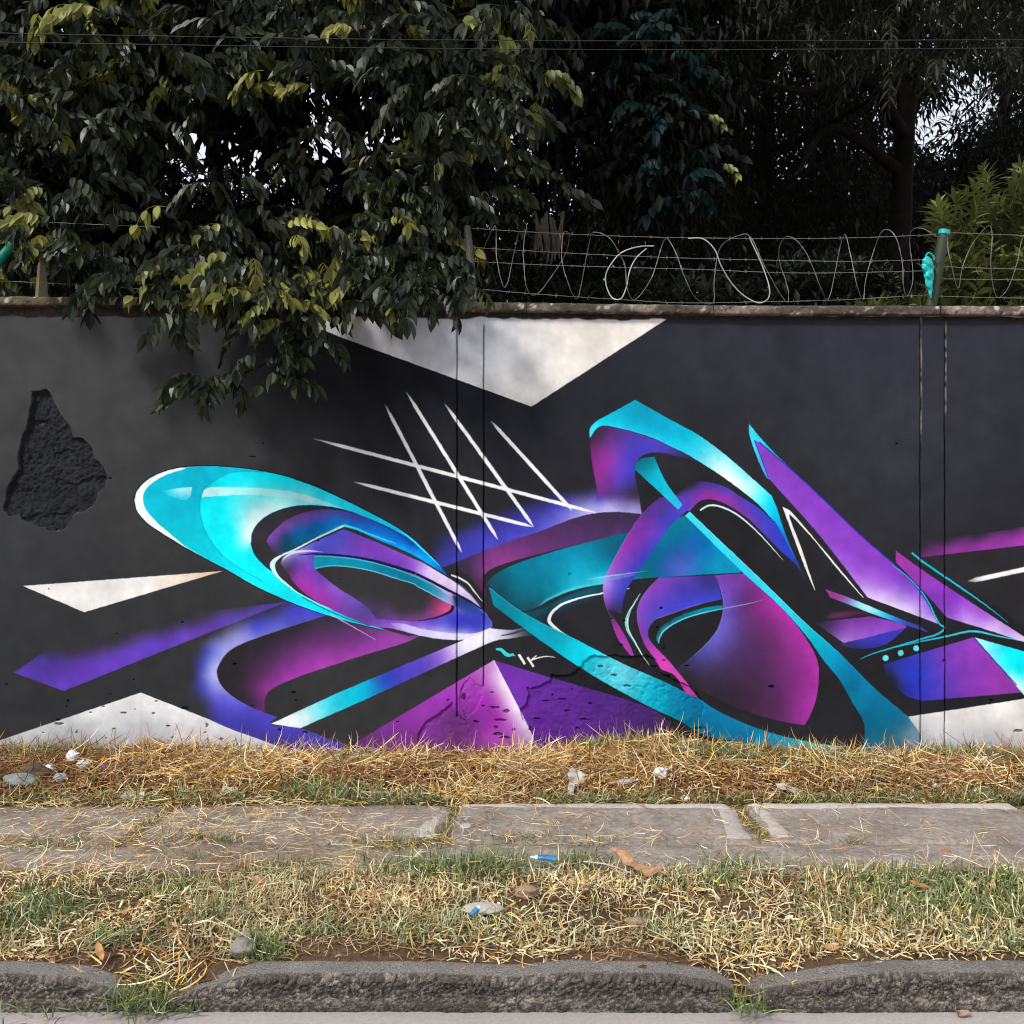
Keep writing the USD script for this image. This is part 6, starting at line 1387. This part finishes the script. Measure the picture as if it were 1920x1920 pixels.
strand("barbed_wire", "topmost barbed strand from the grey post to the green post", [(885, 428), (960, 433), (1050, 438), (1200, 444), (1400, 447), (1600, 446), (1755, 440)])
strand("barbed_wire", "second barbed strand down between grey and green post, behind the loops", [(885, 464), (1000, 471), (1200, 481), (1400, 487), (1600, 490), (1745, 487)])
strand("barbed_wire", "third barbed strand down between grey and green post", [(885, 490), (1000, 496), (1150, 501), (1300, 505), (1500, 512), (1740, 508)])
strand("barbed_wire", "lowest barbed strand just above the coping between the two posts", [(885, 541), (1000, 551), (1150, 561), (1280, 568), (1420, 566), (1560, 563), (1740, 553)])
strand("barbed_wire", "upper barbed strand right of the green post before the shrub", [(1775, 436), (1850, 439), (1990, 444)])
strand("barbed_wire", "middle barbed strand right of the green post before the shrub", [(1765, 500), (1850, 503), (1990, 507)])
strand("barbed_wire", "lower barbed strand right of the green post, low before the shrub", [(1760, 523), (1850, 524), (1990, 526)])
strand("barbed_wire", "lowest barbed strand right of the green post, near the coping", [(1755, 555), (1850, 558), (1990, 560)])
strand("barbed_wire", "upper barbed strand at the left edge among the leaves", [(-60, 413), (40, 415), (160, 420), (300, 426)])
strand("barbed_wire", "middle barbed strand at the left edge beside the teal pipe", [(-60, 470), (20, 472), (75, 478), (200, 486)])
strand("barbed_wire", "lowest barbed strand at the left, low over the mossy coping", [(-60, 526), (75, 530), (140, 534), (220, 539), (320, 545)])


def drawn_coil(label, pts, radius=0.0029):
    """A coil through places on its near (-1) and far (+1) side."""
    q = sm([at(u, v, FENCE_Y + 0.17 * side) for u, v, side in pts], 12)
    q = q + 0.012 * noise3(q, 7, 2, int(pts[0][0]))[:, None]
    o = thing("razor_wire", label, "razor wire", (0, 0, 0), group="razor wire on the wall top")
    add("coil", tube(q, radius, 5), "razor_tape", o, smooth=True)
    s = np.concatenate([[0], np.cumsum(np.linalg.norm(np.diff(q, axis=0), axis=1))])
    parts = []
    for d in np.arange(0.03, s[-1], 0.10):
        j = min(max(int(np.searchsorted(s, d)), 1), len(q) - 1)
        tg = (q[j] - q[j - 1]) / (np.linalg.norm(q[j] - q[j - 1]) + 1e-9)
        b = trimesh.creation.box((0.020, 0.0015, 0.009))
        parts.append((np.array(b.vertices) @ frame(tg).T + q[j], np.array(b.faces)))
    add("blades", join(parts), "razor_tape", o, smooth=False, kind="stuff")


N_, F_, M_ = -1, 1, 0
drawn_coil("uneven coil of thin razor wire from the grey post to the middle of the wire", [(905, 470, F_), (928, 424, M_), (931, 480, N_), (943, 535, N_), (952, 530, M_), (962, 480, F_), (976, 425, F_), (986, 421, M_), (981, 480, N_), (988, 540, N_), (1004, 553, M_), (1040, 510, F_), (1062, 470, F_), (1068, 440, M_), (1056, 438, N_), (1053, 480, N_), (1068, 540, N_), (1082, 560, M_), (1094, 510, F_), (1106, 452, F_), (1112, 436, M_), (1142, 446, N_), (1168, 490, N_), (1178, 545, N_), (1190, 562, M_), (1222, 520, F_), (1242, 458, F_), (1250, 445, M_)])
drawn_coil("long-drawn coil of thin razor wire from the middle to the green post", [(1250, 445, M_), (1266, 470, N_), (1288, 530, N_), (1308, 562, M_), (1338, 566, F_), (1339, 520, F_), (1352, 462, F_), (1390, 440, M_), (1408, 446, N_), (1440, 510, N_), (1474, 566, M_), (1478, 545, F_), (1460, 480, F_), (1470, 446, M_), (1490, 449, N_), (1514, 480, N_), (1538, 535, N_), (1551, 563, M_), (1564, 520, F_), (1576, 460, F_), (1584, 440, M_), (1593, 470, N_), (1606, 530, N_), (1618, 562, M_), (1624, 520, F_), (1640, 465, F_), (1656, 432, M_), (1676, 440, N_), (1692, 490, N_), (1694, 530, N_), (1700, 556, M_), (1712, 520, F_), (1706, 450, F_), (1712, 430, M_), (1735, 430, N_), (1757, 444, N_)])
drawn_coil("short stretch of razor wire right of the green post before the shrub", [(1775, 440, M_), (1780, 480, N_), (1796, 540, M_), (1805, 500, F_), (1822, 460, F_), (1852, 424, M_), (1860, 440, N_), (1858, 500, N_), (1868, 556, M_), (1890, 540, F_), (1905, 500, F_), (1920, 440, F_), (1940, 430, M_), (1950, 480, N_), (1960, 550, M_), (1990, 480, F_)])
# the sprung loops near the middle
for lb, pts in (("single sprung loop of razor wire crossing the coil, left of the middle", [(1226, 461), (1195, 463), (1165, 474), (1148, 492), (1136, 515), (1138, 540), (1150, 560), (1164, 560), (1174, 540), (1180, 510), (1192, 485), (1212, 466)]),
                ("wide sagging loop of razor wire dipping to the coping, right of the middle", [(1290, 447), (1318, 448), (1340, 468), (1352, 498), (1375, 535), (1400, 558), (1425, 568), (1440, 560), (1443, 545), (1432, 505), (1405, 445)])):
    q = sm([at(u, v, FENCE_Y - 0.14 - 0.03 * math.sin(k)) for k, (u, v) in enumerate(pts)], 14)
    o = thing("razor_wire", lb, "razor wire", (0, 0, 0), group="razor wire on the wall top")
    add("coil", tube(q, 0.0046, 5), "razor_bright", o, smooth=True)

post = thing("fence_post", "leaning dark green pipe post with a turquoise open top, on the wall", "post", group="posts on the wall", loc=tuple(at(1745, 574, FENCE_Y)))
lean = (at(1770, 436, FENCE_Y) - at(1745, 574, FENCE_Y))
v, f = tube([(0, 0, -0.02), lean * 0.5, lean], 0.036, 20)
add("post_shaft", (v, f), "post_green", post, smooth=30)
n_ = lean / np.linalg.norm(lean)
cap = trimesh.creation.annulus(0.024, 0.0385, 0.03, sections=24)
add("post_rim", ((np.array(cap.vertices)) @ trimesh.geometry.align_vectors([0, 0, 1], n_)[:3, :3].T + lean, cap.faces), "teal_plastic", post, smooth=30)
disc = trimesh.creation.cylinder(0.025, 0.012, sections=20)
add("post_plug", ((np.array(disc.vertices)) @ trimesh.geometry.align_vectors([0, 0, 1], n_)[:3, :3].T + lean + n_ * 0.012 + [0, -0.002, 0], disc.faces), "teal_plastic", post, smooth=30)
post = thing("fence_post", "thin grey post beside the leaves, left of the razor wire", "post", group="posts on the wall", loc=tuple(at(888, 572, FENCE_Y)))
add("post_shaft", tube([(0, 0, -0.02), (-0.02, 0, 0.3), (-0.045, 0, 0.55)], [0.03, 0.028, 0.024], 8), "post_grey", post, smooth=30)
post = thing("fence_post", "stubby mossy concrete post on the coping at the left", "post", group="posts on the wall", loc=tuple(at(78, 560, FENCE_Y)))
m = trimesh.creation.cylinder(0.048, 0.26, sections=4)
vv = np.array(m.vertices) + [0, 0, 0.12]
vv[:, :2] *= (1.0 - 0.5 * vv[:, 2:] / 0.26)
add("post_shaft", (vv, m.faces), "post_concrete", post, smooth=False)
pipe = thing("pipe", "teal plastic pipe leaning in from the left edge above the wall", "pipe", tuple(at(-40, 530, FENCE_Y - 0.05)))
d = at(24, 458, FENCE_Y - 0.05) - at(-40, 530, FENCE_Y - 0.05)
add("pipe_tube", tube([d * -0.4, d * 0.3, d], 0.030, 18), "teal_pipe", pipe, smooth=30)

# turquoise plastic bag snagged on the wire
bag = thing("plastic_bag", "torn turquoise plastic bag snagged on the wire beside the green post", "plastic bag", tuple(at(1738, 480, FENCE_Y - 0.06)))
rr = np.random.default_rng(4)
t = np.linspace(0, 1, 26)
ang = np.linspace(0, 2 * np.pi, 20)
w = 0.034 * np.interp(t, [0, 0.08, 0.25, 0.5, 0.56, 0.75, 1], [0.25, 0.95, 1.25, 0.95, 0.7, 0.6, 0.12])
Pb = np.zeros((26, 20, 3))
for k in range(26):
    Pb[k] = np.stack([w[k] * np.cos(ang) + 0.028 * t[k], 0.6 * w[k] * np.sin(ang), np.full(20, -0.29 * t[k])], 1)
Pb += (0.055 * noise3(Pb, 34, 3, 5) * np.sin(np.pi * np.clip(t, 0.05, 1))[:, None])[..., None] * np.array([1, 1, 0.3])
Pb[:, -1] = Pb[:, 0]
add("bag_body", grid_mesh(Pb), "teal_plastic", bag, smooth=True)
add("bag_handle", tube(sm([(-0.01, 0, 0), (0.01, 0.0, 0.02), (0.045, 0, 0.0), (0.05, 0, -0.03)]), 0.006, 6), "teal_plastic", bag, smooth=True)
for lb, (u, v), s in (("curled orange dry leaf caught on the top wire near the middle", (1047, 437), 0.055), ("small orange dry leaf under the top wire, left of two", (1158, 450), 0.03), ("small orange dry leaf under the top wire, right of two", (1208, 452), 0.034)):
    vv, ff = leaflet(s, s * 0.55, fold=0.5, bend=0.3)
    o = thing("dry_leaf", lb, "leaf", tuple(at(u, v, FENCE_Y - 0.05)), group="orange leaves on the wire")
    add("leaf_blade", (vv @ frame((0.4, -0.2, -0.9)).T, ff), "orange_leaf", o, smooth=False)
for lb, pts in (("upper of two thin dark cables crossing in front of the tree tops", [(-200, 55), (0, 62), (320, 68), (640, 73), (960, 76), (1300, 77), (1920, 74), (2200, 70)]), ("lower of two thin dark cables crossing in front of the tree tops", [(-200, 76), (0, 79), (320, 84), (640, 89), (960, 92), (1300, 93), (1920, 90), (2200, 86)])):
    o = thing("overhead_cable", lb, "cable", (0, 0, 0), group="overhead cables")
    add("cable", tube(sm([at(u, v, 6.15) for u, v in pts], 20), 0.0026, 6), "cable_rubber", o, smooth=True)

# ---------------------------------------------------------------- litter, stones, dry leaves
def place(u, v, z):
    p = on_ground(u, v, z)
    p[2] = max(earth(p[:1], p[1:2])[0], -0.2)
    q = on_ground(u, v, float(p[2]))
    return np.array([q[0], q[1], float(earth(q[:1], q[1:2])[0])])


def lump(name, label, category, u, v, size, material, seed, amount=0.28, lift=0.35, z=0.02, rz=0.0, detail=3):
    o = thing(name, label, category, tuple(place(u, v, z) + [0, 0, size[2] * lift]), rz=rz, group="stones on the ground")
    vv, ff = rough_rock(size, seed, amount, detail)
    add("body", (vv, ff), material, o, smooth=30)
    return o


def bag_lump(name, label, u, v, size, material, seed, z=0.05, lift=0.4):
    """A crumpled bag or wad: a creased ball with a twisted tail."""
    o = thing(name, label, "litter", tuple(place(u, v, z) + [0, 0, size[2] * lift]), group="plastic litter in the straw")
    m = trimesh.creation.icosphere(subdivisions=4)
    w = np.array(m.vertices)
    w *= (1 + 0.5 * noise3(w, 1.6, 2, seed) - 0.28 * np.abs(noise3(w, 4.5, 2, seed + 1)) - 0.16 * np.abs(noise3(w, 10, 2, seed + 2)))[:, None]
    add("wad", (w * np.asarray(size) / 2, m.faces), material, o, smooth=50)
    q = np.random.default_rng(seed)
    d = np.array([q.uniform(-1, 1), -0.4, 0.5])
    add("twist", tube(sm([d * size[0] * 0.35, d * size[0] * 0.55 + [0, 0, 0.004], d * size[0] * 0.75]), [0.006, 0.003, 0.005][0] * np.linspace(1, 0.7, 21), 6), material, o, smooth=True)
    return o


bag_lump("plastic_wad", "larger crumpled white wad in the straw, upper of a touching pair at the left", 135, 1436, (0.075, 0.06, 0.085), "white_plastic", 201, lift=0.55)
bag_lump("plastic_wad", "white wad with a grey stain, lower of a touching pair at the left", 156, 1446, (0.085, 0.06, 0.06), "white_plastic", 202, lift=0.5)
bag_lump("plastic_wad", "white wad alone in the straw, left of the touching pair", 92, 1450, (0.075, 0.055, 0.05), "white_plastic", 203, lift=0.5)
bag_lump("plastic_wad", "small blue and grey knotted bag in the straw at the left", 113, 1475, (0.08, 0.06, 0.06), "grey_plastic", 204, lift=0.5)
bag_lump("plastic_wad", "round white knotted bag lying in the straw right of the middle", 1238, 1472, (0.085, 0.07, 0.075), "white_plastic", 205, lift=0.55)
bag_lump("plastic_wad", "white torn rag of plastic against the straw at the right end of the wall", 1845, 1430, (0.14, 0.08, 0.05), "white_plastic", 206, lift=0.7)
bag_lump("plastic_wad", "long thin white scrap beside the torn rag at the right", 1878, 1434, (0.07, 0.04, 0.025), "white_plastic", 207, lift=0.8)
bag_lump("plastic_wad", "flattened silvery wrapper in the straw, left of the round white bag", 1172, 1476, (0.09, 0.06, 0.035), "foil", 208, lift=0.7)
lump("stone", "mossy teal grey stone half sunk in the straw at the left edge", "stone", 40, 1474, (0.22, 0.14, 0.085), "stone_teal", 211, 0.22, 0.3)
lump("stone", "dark rounded lump of earth behind the teal grey stone", "stone", 62, 1458, (0.20, 0.14, 0.12), "soil", 212, 0.3, 0.2)
lump("stone", "flat brown stone lying against the white peak of the wall", "stone", 283, 1398, (0.17, 0.08, 0.085), "stone_brown", 213, 0.3, 0.45, z=0.03)
lump("stone", "grey lump of old concrete on the verge behind the kerb", "stone", 455, 1797, (0.085, 0.07, 0.075), "stone_grey", 214, 0.4, 0.5)
lump("stone", "smaller broken piece leaning on the grey concrete lump", "stone", 462, 1772, (0.06, 0.05, 0.045), "stone_grey", 215, 0.4, 0.75)
lump("stone", "flat pale stone sunk in the verge grass below the middle", "stone", 905, 1712, (0.16, 0.10, 0.035), "slab_margin", 216, 0.15, 0.55)
lump("stone", "brown stone in the grass right of the pale flat stone", "stone", 985, 1682, (0.10, 0.07, 0.05), "stone_brown", 217, 0.3, 0.5)
lump("stone", "white chip of plaster on the back edge of the pavement", "stone", 1284, 1506, (0.055, 0.04, 0.03), "white_cap", 218, 0.3, 0.9)
lump("stone", "small white pebble in the straw near the right edge of the bed", "stone", 1830, 1490, (0.032, 0.025, 0.02), "white_cap", 219, 0.3, 1.2)
lump("stone", "pale pebble half hidden in the straw at the right", "stone", 1752, 1482, (0.035, 0.03, 0.022), "paper", 220, 0.3, 1.2)
lump("stone", "dull white stone in the verge at the right of the middle", "stone", 1195, 1738, (0.085, 0.05, 0.035), "stone_brown", 221, 0.3, 0.6)
lump("stone", "grey pebble at the right edge where straw meets pavement", "stone", 1912, 1500, (0.06, 0.04, 0.05), "stone_grey", 222, 0.25, 0.6)
lump("stone", "dark pebble on the front edge of the pavement at the right", "stone", 1705, 1638, (0.022, 0.02, 0.015), "soil", 223, 0.3, 1.5)


def scrap(name, label, category, u, v, outline, material, seed, z=0.03, lift=0.03, rz=0.0, tilt=(0.0, 0.0), curl=0.02, size=1.0, thick=0.0012):
    """A thin crumpled sheet with real thickness, cut to an outline."""
    p = np.asarray(outline, float) * size
    n = 14
    gx, gy = np.meshgrid(np.linspace(p[:, 0].min(), p[:, 0].max(), n), np.linspace(p[:, 1].min(), p[:, 1].max(), n))
    k = inside(p, gx.ravel(), gy.ravel())
    dense = np.vstack([np.linspace(a, b, 5, endpoint=False) for a, b in zip(p, np.roll(p, -1, 0))])
    pts = np.vstack([dense, np.stack([gx.ravel()[k], gy.ravel()[k]], 1)])
    d = Delaunay(pts)
    c = pts[d.simplices].mean(1)
    f = d.simplices[inside(p, c[:, 0], c[:, 1])]
    q = np.stack([pts[:, 0], pts[:, 1], pts[:, 0] * 0], 1)
    q[:, 2] = curl * 2 * noise3(q, 16 / size if size > 1 else 16, 3, seed) + curl * 6 * (pts[:, 0] ** 2) / max(np.ptp(p[:, 0]), 1e-3)
    a = f[:, [0, 1, 2]]
    e1, e2 = q[a[:, 1]] - q[a[:, 0]], q[a[:, 2]] - q[a[:, 0]]
    flip = np.cross(e1, e2)[:, 2] < 0
    a = np.where(flip[:, None], a[:, [0, 2, 1]], a)
    vv = np.vstack([q, q - [0, 0, thick]])
    ff = np.vstack([a, a[:, [0, 2, 1]] + len(q)])
    m = len(dense)
    rim = np.arange(m)
    nx_ = (rim + 1) % m
    ff = np.vstack([ff, np.stack([rim, rim + len(q), nx_], 1), np.stack([nx_, rim + len(q), nx_ + len(q)], 1)])
    R = trimesh.transformations.euler_matrix(tilt[0], tilt[1], rz)[:3, :3]
    o = thing(name, label, category, tuple(place(u, v, z) + [0, 0, lift]), group={"paper": "paper scraps in the straw", "leaf": "dry leaves on the ground"}.get(category))
    add("sheet", (vv @ R.T, ff), material, o, smooth=40)
    return o


PATCH = [(-0.05, -0.02), (-0.02, -0.045), (0.03, -0.04), (0.055, -0.01), (0.04, 0.035), (0.0, 0.045), (-0.045, 0.03)]
LEAF = [(-0.06, 0.0), (-0.03, -0.022), (0.02, -0.026), (0.05, -0.012), (0.07, 0.0), (0.05, 0.014), (0.02, 0.026), (-0.03, 0.02)]
scrap("paper_scrap", "crumpled paper scrap standing in the rusty straw below the middle of the bed", "paper", 1080, 1480, PATCH, "paper", 301, tilt=(1.0, 0.5), lift=0.07, curl=0.03)
scrap("paper_scrap", "twisted paper strip hanging off the crumpled scrap", "paper", 1070, 1496, [(-0.02, -0.05), (0.015, -0.045), (0.022, 0.03), (-0.012, 0.045)], "paper", 302, tilt=(0.9, 0.2), lift=0.05, curl=0.03)
scrap("paper_scrap", "folded cream paper on dark earth in the straw at the right", "paper", 1482, 1491, [(-0.07, -0.03), (0.06, -0.035), (0.075, 0.015), (0.0, 0.04), (-0.08, 0.03)], "paper", 303, tilt=(0.25, 0.15), lift=0.03, curl=0.03)
scrap("paper_scrap", "grubby paper at the straw's edge above the left slabs", "paper", 248, 1505, [(-0.06, -0.02), (0.07, -0.025), (0.06, 0.03), (-0.05, 0.03)], "paper", 304, tilt=(0.4, 0.0), lift=0.03)
scrap("paper_scrap", "grey paper flap tucked in the straw at the left", "paper", 430, 1494, [(-0.05, -0.02), (0.05, -0.02), (0.04, 0.03), (-0.04, 0.03)], "paper", 305, tilt=(0.3, 0.1), lift=0.04)
scrap("petal", "single fallen purple petal in the straw at the left", "petal", 192, 1458, LEAF, "purple_plastic", 306, size=0.32, lift=0.06, tilt=(0.6, 0.2))
scrap("palm_sheath", "broad brown palm sheath lying on the verge right of the middle", "dry leaf", 1205, 1650, [(-0.19, 0.10), (-0.12, 0.04), (-0.03, -0.03), (0.06, -0.055), (0.10, -0.03), (0.095, 0.02), (0.03, 0.04), (-0.05, 0.055), (-0.13, 0.095)], "bark_brown", 307, lift=0.045, curl=0.05, rz=-0.25, tilt=(0.15, 0.0), thick=0.004, size=0.85)
scrap("dry_leaf", "curled orange brown leaf standing beside the kerb gap at the left", "leaf", 188, 1822, LEAF, "dry_leaf", 308, lift=0.045, tilt=(0.5, 0.7), rz=-0.9, curl=0.03, size=0.55)
scrap("dry_leaf", "small brown leaf on the grass above the right kerb", "leaf", 1558, 1790, LEAF, "dry_leaf", 309, lift=0.03, size=0.55, tilt=(0.4, 0.2))
scrap("dry_leaf", "long brown leaf on the green grass at the right", "leaf", 1722, 1682, LEAF, "dry_leaf", 310, lift=0.06, size=0.6, rz=-0.5, tilt=(0.2, 0.3))
scrap("dry_leaf", "reddish leaf on the front edge of the pavement at the right", "leaf", 1772, 1633, LEAF, "orange_leaf", 311, lift=0.075, size=0.45, tilt=(0.3, 0.0))
scrap("dry_leaf", "pink brown leaf in the straw on the verge, left of the middle", "leaf", 487, 1668, LEAF, "bark_brown", 312, lift=0.045, size=0.7, tilt=(0.4, 0.2))
o = scrap("dry_leaf", "crumpled dry leaf on the road against the right kerb", "leaf", 1786, 1884, LEAF, "stone_brown", 313, size=0.5, tilt=(0.5, 0.3), curl=0.05)
p = on_ground(1786, 1888, -0.122)
o.GetPrim().GetAttribute("xformOp:translate").Set(Gf.Vec3d(float(p[0]), 3.36, -0.095))
# blue bits
o = thing("plastic_tube", "small blue plastic tube with a white cap lying by the pavement edge", "litter", tuple(place(1020, 1636, 0.0) + [0, 0, 0.065]), rz=-8)
v, f = tube(sm([(-0.03, 0, 0.0), (0.0, 0, 0.002), (0.03, 0, 0.0), (0.052, 0, -0.004)]), np.interp(np.linspace(0, 1, 31), [0, 0.1, 0.7, 1], [0.009, 0.015, 0.017, 0.019]), 12)
v[:, 2] *= 0.75
add("tube_body", (v, f), "blue_plastic", o, smooth=30)
add("cap", tube([(-0.062, 0, 0.002), (-0.045, 0, 0.001), (-0.029, 0, 0)], [0.004, 0.006, 0.010], 10), "white_cap", o, smooth=30)
o = thing("litter_scrap", "tiny blue and white plastic cap in the dry grass below the middle", "litter", tuple(place(890, 1728, 0.0) + [0, 0, 0.035]), rz=40)
add("cap_body", tube([(-0.02, 0, -0.008), (0.0, 0, 0.002), (0.014, 0, 0.010)], [0.010, 0.0115, 0.011], 12), "blue_plastic", o, smooth=30)
add("cap_tip", tube([(0.014, 0, 0.010), (0.024, 0, 0.016)], [0.0095, 0.007], 12), "white_cap", o, smooth=30)
# sticks
for lb, a, b, w in (("long thin pale stick bridging the grass towards the palm sheath", (1095, 1618), (1185, 1640), 0.006), ("thin pale stick across the grass above the kerb at the right", (1215, 1745), (1300, 1800), 0.003), ("upright dry stalk in the verge right of the middle", (1250, 1815), (1268, 1715), 0.003), ("stalk of straw lying on the right slab", (1655, 1608), (1708, 1611), 0.003), ("bent stalk lying on the road below the kerb", (1555, 1888), (1620, 1891), 0.004), ("pale stalk on the road at the kerb gap", (255, 1893), (295, 1900), 0.005)):
    za = -0.118 if a[1] > 1850 else 0.03
    p, q = on_ground(*a, za), on_ground(*b, za)
    if "upright" in lb:
        p, q = place(1250, 1815, 0.0), place(1250, 1815, 0.0) + [0.04, 0.02, 0.19]
    m = (p + q) / 2 + [0, 0, 0.012]
    o = thing("stick", lb, "stick", tuple(p + [0, 0, 0.006]), group="sticks and stalks on the ground")
    add("stem", tube(sm([p * 0, m - p, q - p]), np.linspace(w, w * 0.6, 21) / 1.4, 6), "twig" if "upright" in lb else "paper", o, smooth=True)
